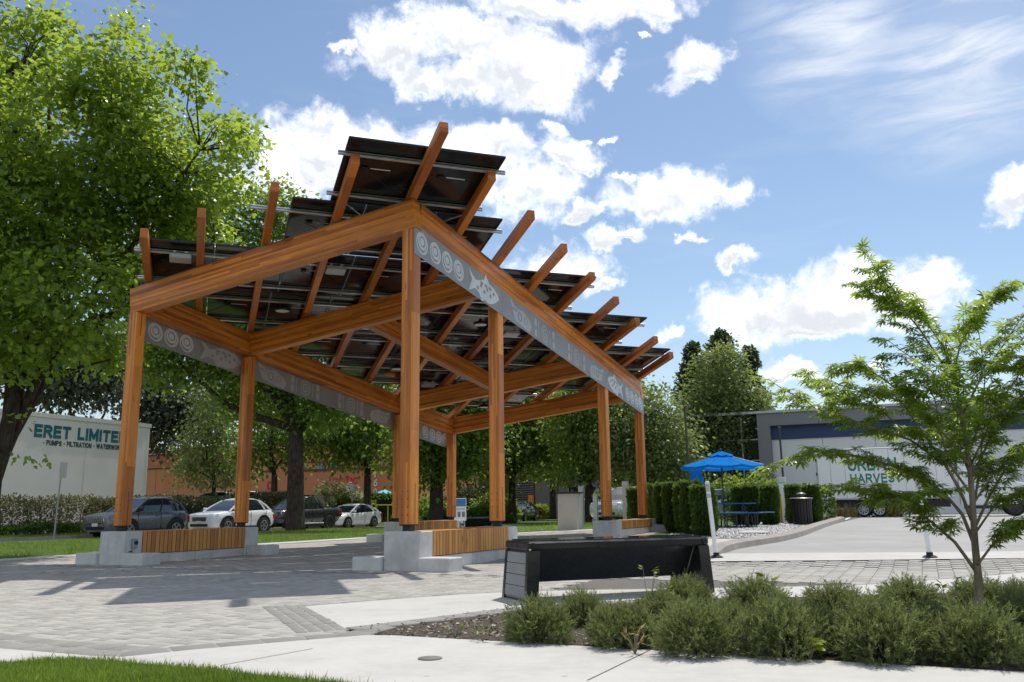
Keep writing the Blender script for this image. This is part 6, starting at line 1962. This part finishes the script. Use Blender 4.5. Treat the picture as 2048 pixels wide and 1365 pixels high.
for px, d, s, h_, mm, lab in ((845, 62, 1.9, 1.5, 'leaf_dark', 'dark bush behind the corner post, under the trees'), (940, 66, 2.3, 2.4, 'leaf_hedge', 'tall dark shrub left of the second right post'), (985, 60, 1.6, 1.6, 'leaf_dark', 'dark green shrub just left of the second right post'), (890, 58, 1.6, .7, 'leaf_ivy', 'low bright ground shrub behind the back bench'), (965, 56, 1.6, .7, 'leaf_ivy', 'low bright ground shrub behind the distant solar bench'),
                          (1063, 78, .7, .9, 'leaf_yellow', 'small yellow-green bush right of the black sedan'), (1083, 78, .6, .9, 'leaf_yellow', 'second small yellow-green bush before the grey annex'), (1225, 60, 2.2, 1.8, 'leaf_dark', 'dark shrub mass between the right-hand timber posts'), (1300, 56, 2.0, 1.9, 'leaf_hedge', 'dark shrub mass behind the evergreen row'), (1480, 52, 2.6, 2.2, 'leaf_dark', 'dark shrubs before the glass corner')):
    p = ONG(px, d)
    bush('bush', lab, p, [((0, 0, h_ * .55), (s, s * .8, h_ * .6)), ((s * .5, .1, h_ * .4), (s * .6, s * .5, h_ * .45))], 700, .22, mm, group=None)


def evergreen_mesh(R, H, n, m):
    """clipped upright evergreen made of short upward sprays"""
    z = rng.random(n) * H; a = rng.uniform(0, 2 * math.pi, n); f = z / H
    prof = R * np.where(f < .12, .55 + .45 * f / .12, 1 - .18 * np.maximum(0, (f - .75) / .25) ** 2) * (1 + .12 * np.sin(a * 3 + z * 5))
    r = prof * (1 - rng.random(n) ** 2 * .35); top = rng.random(n) < .12
    r = np.where(top, prof * np.sqrt(rng.random(n)), r); z = np.where(top, H * (1 + rng.normal(0, .02, n)), z)
    P = np.stack([r * np.cos(a), r * np.sin(a), z], 1)
    out = np.stack([np.cos(a), np.sin(a), np.full(n, .9)], 1)
    D = norm(out + rng.normal(size=P.shape) * .45); V, F = scatter(LEAF_QUAD, P, D, out[:, [1, 0, 2]] * np.array((1, -1, .2)) + rng.normal(size=P.shape) * .5, rng.uniform(.06, .13, n))
    return mesh_np('foliage', V, F, m, np.repeat(rng.random(n), 2))


EV = [evergreen_mesh(.24, 1.22, 5200, 'needle_cedar') for _ in range(3)]
stem = MB().tube([(0, 0, -.05), (0, 0, .35), (.02, 0, 1.0)], [.045, .035, .015], 6).mesh('stem', 'bark')
for k, (px, d, sx, sz, lab) in enumerate(((1312, 26.0, .9, 1.0, 'clipped evergreen at the left end of the hedge row, touching the rightmost post'), (1330, 25.0, 1.0, 1.0, 'clipped evergreen second from the left in the near hedge row'), (1349, 24.2, 1.0, 1.0, 'clipped evergreen third from the left in the near hedge row'), (1367, 23.4, .95, 1.0, 'clipped evergreen in the middle of the near hedge row'), (1384, 22.4, 1.0, 1.0, 'clipped evergreen next to last at the right of the near hedge row'), (1407, 21.2, 1.05, 1.0, 'largest clipped evergreen at the right end of the near hedge row'),
                                            (1478, 29.5, 1.0, .98, 'clipped evergreen behind the picnic table, left of the pair'), (1502, 29.3, 1.1, 1.0, 'clipped evergreen behind the picnic bench, right of the pair'), (1540, 29.0, .95, 1.0, 'single clipped evergreen left of the yellow bollards'), (1587, 30.5, .9, 1.0, 'clipped evergreen left behind the litter bin'), (1625, 30.6, 1.0, 1.05, 'clipped evergreen right behind the litter bin'), (1270, 27.0, .9, 1.0, 'clipped evergreen seen between the rightmost timber posts'))):
    t = thing('evergreen_shrub', lab, 'shrub', ONG(px, d), rng.uniform(0, 6), 'clipped evergreens round the picnic area'); sx *= rng.uniform(.86, 1.08); t.scale = (sx, sx, sz * rng.uniform(.93, 1.05))
    link('foliage', EV[k % 3], t); link('stem', stem, t)
p = ONG(1530, 36.0); ua, va = uv(p)
hedge_run('hedge', 'low green hedge beneath the grey hall behind the clipped evergreens', ua - 1.6, va + .6, ua + 2.6, va - 1.2, 1.0, 1.35, 1.4, 7000, .13, 'needle_cedar', z0=.2, wob=.05)


# --- dark mounded evergreen shrubs in the front bed
def mound_mesh(R, H, n):
    a = rng.uniform(0, 2 * math.pi, n); q = np.sqrt(rng.random(n)); ph = q * math.pi / 2
    lump = 1 + .16 * np.sin(a * 3 + 1) + .13 * np.sin(a * 5 + q * 6) + .08 * np.sin(a * 9)
    base = np.stack([R * np.sin(ph) * np.cos(a) * lump, R * np.sin(ph) * np.sin(a) * lump, H * np.cos(ph) ** .7 * (1 + .12 * np.sin(a * 4 + q * 9))], 1) * rng.uniform(.55, 1.0, n)[:, None]
    out = norm(np.stack([np.sin(ph) * np.cos(a) * .85, np.sin(ph) * np.sin(a) * .85, .25 + .55 * np.cos(ph)], 1) + rng.normal(size=(n, 3)) * .34)
    L = rng.uniform(.05, .105, n) * (1 + .5 * (rng.random(n) < .06))
    # shoots: needles in whorls along each
    k = 18
    f = np.tile(np.linspace(.05, 1, k), n); P0 = np.repeat(base, k, 0); O = np.repeat(out, k, 0); LL = np.repeat(L, k)
    bendv = np.repeat(rng.normal(size=(n, 3)) * .12, k, 0)
    P = P0 + O * (LL * f)[:, None] + bendv * (LL * f * f)[:, None]
    side = norm(np.cross(O, rng.normal(size=O.shape)))
    D = norm(side * .8 + O * (.55 + .5 * f)[:, None])
    V, F = scatter((np.array([(-.11, 0, 0), (.11, 0, 0), (0, 1, 0)]), np.array([(0, 1, 2)])), P, D, rng.normal(size=P.shape), rng.uniform(.018, .034, n * k))
    tone = np.repeat(np.clip(rng.normal(.4, .2, n), 0, 1), k) + f * .28 - .05
    return V, F, np.clip(tone, 0, 1)


MOUND = []
for _ in range(4):
    V, F, R = mound_mesh(.30, .31, 1500); MOUND.append(mesh_np('foliage', V, F, 'needle_yew', R))
mstem = MB()
for k in range(16):
    a = rng.uniform(0, 6.28); mstem.tube([(0, 0, -.03), (.12 * math.cos(a), .12 * math.sin(a), .1), (.22 * math.cos(a), .22 * math.sin(a), .24)], [.010, .007, .003], 4, False)
mstem = mstem.mesh('stem', 'bark')
# (image column, base row, width px, height px, what sets it apart)
MS = [(1080, 1292, 155, 118, 'leftmost dark evergreen mound, in front of the solar bench foot'), (1165, 1255, 110, 92, 'small evergreen mound just right of the solar bench foot'), (1245, 1302, 170, 120, 'evergreen mound with a few rusty tips, second in the front row'), (1320, 1250, 130, 80, 'evergreen mound in shade before the middle of the solar bench'), (1375, 1235, 130, 100, 'evergreen mound before the right leg of the solar bench'),
      (1395, 1322, 195, 150, 'broad evergreen mound in the middle of the front row'), (1515, 1235, 150, 100, 'pointed tall evergreen mound right of the solar bench'), (1565, 1325, 200, 160, 'broad evergreen mound at the front, above the small maple seedling'), (1672, 1250, 165, 100, 'round evergreen mound at the back, between two spiky ones'), (1460, 1268, 110, 80, 'small evergreen mound filling the gap behind the front row'),
      (1770, 1335, 225, 170, 'large dark evergreen mound left of the young maple trunk'), (1820, 1235, 160, 96, 'spiky evergreen mound behind, left of the young maple'), (1650, 1310, 120, 120, 'narrow evergreen mound beside bare bright mulch'), (1965, 1340, 215, 160, 'large evergreen mound in front of the young maple trunk'), (1965, 1225, 150, 85, 'evergreen mound behind the young maple trunk'), (2050, 1300, 150, 150, 'evergreen mound cut by the right edge of the photo'), (2055, 1225, 120, 80, 'back evergreen mound at the right edge'), (1880, 1290, 150, 100, 'evergreen mound left of the young maple trunk, second row')]
for k, (px, py, wp, hp, lab) in enumerate(MS):
    p = G(px, py); mpp = p.y / FPX
    p.y += wp * mpp * .35; p.x = p.x * (1 + wp * mpp * .35 / (p.y))
    t = thing('evergreen_mound', lab, 'shrub', p, rng.uniform(0, 6.28), 'dark evergreen mounds in the front bed')
    sc = wp * mpp / .79; t.scale = (sc, sc, hp * mpp / .50)
    link('foliage', MOUND[k % 4], t); link('stem', mstem, t)


def seedling(label, px, py, h, n, m='leaf_maple', tpl=LEAF_SIMPLE, size=.05):
    p = G(px, py); t = thing('seedling', label, 'plant', p, rng.uniform(0, 6))
    mb = MB(); Pq = []; Dq = []
    for k in range(n):
        a = rng.uniform(0, 6.28); e = Vector((math.cos(a) * .06, math.sin(a) * .06, h * rng.uniform(.6, 1))); mb.tube([(0, 0, 0), e * .5 + Vector((0, 0, .02)), e], [.004, .003, .002], 4, False)
        for q in range(5): Pq.append(tuple(e * rng.uniform(.75, 1.0))); Dq.append((math.cos(a + rng.normal()), math.sin(a + rng.normal()), .4 + .4 * rng.normal()))
    mb.build('stem', 'bark_fine', t); Pq = np.array(Pq)
    V, F = scatter(tpl, Pq, np.array(Dq), np.array((0, 0, 1.)) + rng.normal(size=Pq.shape) * .4, np.full(len(Pq), size)); link('foliage', mesh_np('foliage', V, F, m, np.repeat(rng.random(len(Pq)), len(tpl[1]))), t)


seedling('pale green seedling growing through the mound before the bench middle', 1300, 1240, .46, 3, 'leaf_yellow')
seedling('pale seedling tip above the mound left of the bench right leg', 1332, 1238, .42, 2, 'leaf_yellow')
seedling('large-leaved bright seedling above the mounds right of the bench', 1550, 1250, .40, 3, 'leaf_yellow', size=.08)
seedling('tiny light seedling at the sidewalk edge, first mound from left', 1062, 1290, .16, 4, 'leaf_pale')
seedling('small seedling with yellow and red leaves at the sidewalk edge', 1620, 1322, .14, 5, 'leaf_yellow', LEAF_MAPLE, .06)
seedling('bright sprig beside the young maple trunk', 1905, 1250, .38, 3, 'leaf_yellow', size=.06)
seedling('dry twiggy sprig before the second front mound', 1270, 1310, .16, 7, 'straw', LEAF_BLADE, .06)
seedling('small weed on the mulch left of the mounds', 910, 1276, .09, 5, 'leaf_pale', LEAF_BLADE, .06)
seedling('weed tuft on the mulch close to the first mound', 965, 1284, .10, 6, 'leaf_pale', LEAF_BLADE, .06)

# --- straw tuft by the trailer wheel
for px, lab in ((1690, 'straw coloured grass tuft left of the trailer wheel'), (1775, 'straw grass tuft right of the trailer wheel')):
    p = ONG(px, 43.5); n = 500
    t = thing('grass_tuft', lab, 'grass', p, 0, 'dry grass tufts under the truck'); P = rng.normal(size=(n, 3)) * np.array((.35, .25, 0)); D = rng.normal(size=(n, 3)) * np.array((.5, .5, 0)) + np.array((0, 0, 1.0))
    V, F = scatter((np.array([(-.03, 0, 0), (.03, 0, 0), (0, 1, 0)]), np.array([(0, 1, 2)])), P, D, rng.normal(size=P.shape), rng.uniform(.4, .85, n)); link('blades', mesh_np('blades', V, F, 'straw', rng.random(n)), t)
# ------------------------------------------------------------------ young Japanese maple in the front bed
dM = 6.75
bm = ONG(1958, dM); bm.z = 0
ym = thing('young_maple', 'young fine-leaved maple with slim branching trunk in the front bed', 'tree', bm, 0)
AM = lambda px, py, dy=0: AT(px, py, dM + dy) - bm
main = [  # (pixel polyline, depth drift, r0, r1)
    ([(1958, 1245), (1957, 1160), (1950, 1090), (1945, 1000), (1938, 920), (1925, 840), (1912, 770), (1890, 700)], 0.0, .036, .010),
    ([(1950, 1140), (1910, 1085), (1870, 1050), (1820, 1010), (1770, 985), (1700, 975)], -.35, .015, .004),
    ([(1947, 1085), (1925, 1030), (1900, 1000), (1850, 960), (1780, 930), (1700, 910), (1640, 900), (1560, 925)], .10, .017, .004),
    ([(1943, 1040), (1920, 980), (1890, 930), (1820, 880), (1730, 850), (1640, 820), (1560, 775)], -.15, .016, .004),
    ([(1938, 930), (1890, 870), (1830, 810), (1770, 760), (1720, 730), (1690, 740)], .25, .012, .004),
    ([(1912, 780), (1880, 720), (1840, 660), (1800, 610), (1765, 570), (1748, 535)], .0, .012, .003),
    ([(1890, 700), (1850, 640), (1790, 610), (1725, 580)], .2, .008, .003),
    ([(1905, 760), (1920, 690), (1950, 640), (1975, 600), (2005, 585)], -.2, .010, .003),
    ([(1925, 830), (1960, 760), (2000, 700), (2040, 640), (2080, 600)], .3, .010, .003),
    ([(1940, 960), (1980, 880), (2020, 820), (2070, 780)], -.1, .012, .004),
    ([(1948, 1060), (1975, 1000), (2010, 940), (2050, 900), (2100, 870)], .3, .013, .004),
    ([(1955, 1130), (1985, 1090), (2020, 1060), (2070, 1040)], -.3, .012, .004),
    ([(1946, 1020), (1960, 940), (1965, 860), (1980, 800)], .5, .012, .004),
    ([(1943, 990), (1900, 930), (1880, 860), (1870, 800), (1850, 760)], -.5, .011, .003),
    ([(1940, 950), (1920, 900), (1900, 880), (1840, 860), (1780, 865)], .6, .010, .003),
    ([(1900, 1000), (1850, 985), (1810, 990), (1780, 1000)], -.55, .008, .003),
    ([(1890, 930), (1800, 800), (1740, 790), (1680, 770)], -.35, .008, .003),
    ([(1960, 760), (1990, 740), (2030, 735), (2070, 720)], -.4, .006, .002),
    ([(1830, 880), (1760, 820), (1690, 800), (1620, 760)], .35, .007, .002),
    ([(1945, 1010), (1985, 950), (2030, 910), (2090, 890)], .1, .010, .003), ([(1942, 930), (1975, 860), (2010, 790), (2060, 720)], -.4, .010, .003), ([(1948, 1070), (1990, 1010), (2040, 985), (2100, 975)], -.35, .010, .003),
    ([(1925, 850), (1900, 790), (1860, 740), (1800, 700)], -.3, .009, .003), ([(1940, 900), (1965, 830), (1970, 750), (1960, 680)], .25, .009, .003)]
mb_t = MB(); mb_b = MB(); LP = []; LD = []
for bi, (pl, drift, r0, r1) in enumerate(main):
    L_ = len(pl); P3 = [AM(x, y, drift * (i / (L_ - 1)) + .03 * math.sin(i * 2.1 + bi)) for i, (x, y) in enumerate(pl)]
    fine = []
    for i in range(L_ - 1):
        for k in range(4): fine.append(P3[i].lerp(P3[i + 1], k / 4))
    fine.append(P3[-1]); n = len(fine)
    (mb_t if bi == 0 else mb_b).tube(fine, [r0 + (r1 - r0) * (i / (n - 1)) ** .75 for i in range(n)], 10 if bi == 0 else 6)
    # side twigs in loose horizontal fans
    start = n // 2 if bi == 0 else max(2, int(n * .28))
    for i in range(start, n):
        t = (fine[min(i + 1, n - 1)] - fine[i - 1]).normalized()
        f = (i - start) / max(1, n - start)
        sides = (1, -1) if i < n - 1 else (0,)
        for sd in sides:
            lat = t.cross(Vector((0, 0, 1)))
            lat = lat.normalized() if lat.length > .1 else Vector((rng.normal(), rng.normal(), 0)).normalized()
            dr = (t * .75 + lat * sd * rng.uniform(.6, 1.1) + Vector((rng.normal() * .15, rng.normal() * .25, rng.uniform(-.1, .25)))).normalized() if sd else t
            ln = rng.uniform(.14, .34) * (1.1 - .5 * f)
            e = fine[i] + dr * ln + Vector((0, 0, -.02)); md = fine[i] + dr * ln * .5 + Vector((0, 0, .012))
            mb_b.tube([fine[i], md, e], [.0032, .0024, .0014], 4, False)
            m_n = max(2, int(ln / .055))
            for k in range(1, m_n + 1):
                q = fine[i].lerp(e, k / m_n) + Vector((0, 0, .012 * (1 - abs(2 * k / m_n - 1))))
                for s2 in (1, -1) if k < m_n else (1, -1, 0):
                    la = dr.cross(Vector((0, 0, 1))).normalized()
                    d_ = (dr * (.55 if s2 else 1) + la * s2 * .9 + Vector((rng.normal() * .25, rng.normal() * .25, -.14 + rng.normal() * .18)))
                    LP.append(tuple(q)); LD.append(tuple(d_.normalized()))
tr_ = mb_t.build('trunk', 'bark_fine', ym, True); mb_b.build('branch', 'bark_fine', tr_, True)
LP = np.array(LP); LD = np.array(LD); nL = len(LP)
LN = norm(np.array((0, 0, 1.0)) + rng.normal(size=(nL, 3)) * .30); LS = rng.uniform(.050, .104, nL); print('maple leaves', nL)
LP = LP + LD * .012
tone = np.clip(rng.normal(.45, .25, nL), 0, 1)
# the nearest and largest stand alone, the rest are one mass
key = LS / np.maximum(.3, (LP[:, 1] + bm.y)); xs = (LP[:, 0] + bm.x) / (LP[:, 1] + bm.y)
key = np.where(xs > .60, 0, key); order = np.argsort(-key); solo, rest = order[:300], order[300:]
V, F = scatter(LEAF_STAR, LP[rest], LD[rest], LN[rest], LS[rest])
tag(link('leaf_mass', mesh_np('leaf_mass', V, F, 'leaf_fine', np.repeat(tone[rest], len(LEAF_STAR[1]))), ym), kind='stuff')
lm = []
for k in range(6):
    lm.append(mesh_np('leaf', LEAF_STAR[0], LEAF_STAR[1], 'leaf_fine', np.full(len(LEAF_STAR[1]), .1 + .16 * k)))
for i in solo:
    y = Vector(LD[i]).normalized(); x = y.cross(Vector(LN[i])).normalized(); z = x.cross(y); s = LS[i]; p = LP[i]
    o = link('leaf', lm[min(5, int(tone[i] * 6))], ym)
    o.matrix_basis = Matrix(((x.x * s, y.x * s, z.x * s, p[0]), (x.y * s, y.y * s, z.y * s, p[1]), (x.z * s, y.z * s, z.z * s, p[2]), (0, 0, 0, 1)))

# ------------------------------------------------------------------ grass blades, mulch chips, gravel stones
BL = (np.array([(-.045, 0, 0), (.045, 0, 0), (.032, .55, .02), (-.032, .55, .02), (0, 1, .10)]), np.array([(0, 1, 2), (0, 2, 3), (3, 2, 4)]))


def blades(name, poly, n, h0, h1, z, m, x0, x1, y0, y1):
    P = []
    while len(P) < n:
        xs = rng.uniform(x0, x1, n); ys = rng.uniform(y0, y1, n)
        P += [(x, y, z) for x, y in zip(xs, ys) if inside(poly, x, y)]
        if not P: break
    P = np.array(P[:n]); n = len(P)
    clump = .7 + .5 * (np.sin(P[:, 0] * 9 + np.sin(P[:, 1] * 7) * 2) * np.sin(P[:, 1] * 11 + P[:, 0] * 3) * .5 + .5)
    D = np.array((0, 0, 1.0)) + rng.normal(size=P.shape) * np.array((.38, .38, 0)); S = rng.uniform(h0, h1, n) * clump * (1 + .8 * (rng.random(n) < .02))
    V, F = scatter(BL, P, D, rng.normal(size=P.shape), S)
    return tag(link(name, mesh_np(name, V, F, m, np.repeat(np.clip(rng.normal(.42, .25, n) + .28 * np.sin(P[:, 0] * 2.1 + 1.5 * np.sin(P[:, 1] * 1.7)) * np.sin(P[:, 1] * 3.3 + P[:, 0]), 0, 1), 3))), kind='stuff')


blades('grass', lawn_poly, 80000, .022, .050, 0, 'grass', -4.2, 0.6, 4.0, 6.6)
lawn_mid = [tuple(W(*q)[:2]) for q in ((-20.9, -12), (-10.5, -12), (-10.5, 30), (-20.9, 30))]
blades('grass', lawn_mid, 60000, .05, .11, 0, 'grass', -28, -3, 14, 46)
back_mid = [tuple(W(*q)[:2]) for q in ((-9, 15.5), (1, 15.5), (1, 40), (-9, 40))]
blades('grass', back_mid, 26000, .08, .16, .06, 'grass', -6, 14, 24, 50)
sh_l = [tuple(W(*q)[:2]) for q in ((.8, 7.7), (2.05, 7.7), (2.05, 13.6), (.8, 13.6))]
blades('grass', sh_l, 5000, .05, .10, .13, 'grass', 2, 9, 18, 27)
vg = [tuple(W(*q)[:2]) for q in ((-28.3, 3), (-25.9, 3), (-25.9, 50), (-28.3, 50))]
blades('grass', vg, 24000, .06, .13, .01, 'grass', -32, -5, 24, 66)
# mulch chips
n = 5200; P = []
xs = rng.uniform(-1.6, 3.2, n * 3); ys = rng.uniform(5.4, 9, n * 3)
P = np.array([(x, y, .002) for x, y in zip(xs, ys) if inside(bed_poly, x, y)][:n]); n = len(P)
V, F = scatter(LEAF_QUAD, P, rng.normal(size=P.shape) * np.array((1, 1, .25)), np.array((0, 0, 1.)) + rng.normal(size=P.shape) * .5, rng.uniform(.015, .045, n))
tag(link('mulch_chips', mesh_np('mulch_chips', V, F, 'chip', np.repeat(rng.random(n), 2))), kind='stuff')
# gravel stones near the picnic table
n = 6500; uu_ = rng.uniform(1.3, 4.2, n); vv_ = rng.uniform(8.7, 24, n)
kk = np.array([a < kerb_u(b) - .25 for a, b in zip(uu_, vv_)]); uu_, vv_ = uu_[kk], vv_[kk]; n = len(uu_)
P = np.array([tuple(W(a, b, ZG(a, b) + .008)) for a, b in zip(uu_, vv_)])
ST = (np.array([(-.5, -.4, 0), (.5, -.45, 0), (.55, .4, 0), (-.45, .5, 0), (.02, .03, .55)]), np.array([(0, 1, 4), (1, 2, 4), (2, 3, 4), (3, 0, 4)]))
a = rng.uniform(0, 6.28, n)
V, F = scatter(ST, P, np.stack([np.cos(a), np.sin(a), 0 * a], 1), np.tile((0, 0, 1.), (n, 1)), rng.uniform(.03, .075, n))
tag(link('gravel_stones', mesh_np('gravel_stones', V, F, 'pebble', np.repeat(rng.random(n), 4))), kind='stuff')
# fallen leaves on the pavers
for (px, py, lab) in ((92, 1146, 'dry brown leaf on the shaded pavers near the left edge'), (126, 1147, 'dry leaf right of another one near the left edge of the paving'), (243, 1143, 'dry leaf lying before the left front pedestal'), (252, 1144, 'dry curled leaf beside another before the left front pedestal'), (500, 1108, 'dry leaf on the pavers below the second left pedestal'), (952, 1143, 'dry leaf on the sunny pavers left of the solar bench'), (1300, 1152, 'dry leaf on the paving behind the solar bench')):
    p = GZ(px, py); o = link('fallen_leaf', mesh_np('fallen_leaf', LEAF_SIMPLE[0] * .07, LEAF_SIMPLE[1], 'leaf_rust', np.full(4, .3))); o.location = (p.x, p.y, p.z + .012); o.rotation_euler = (0, 0, rng.uniform(0, 6))
    tag(o, lab, 'leaf', 'dry leaves on the paving')
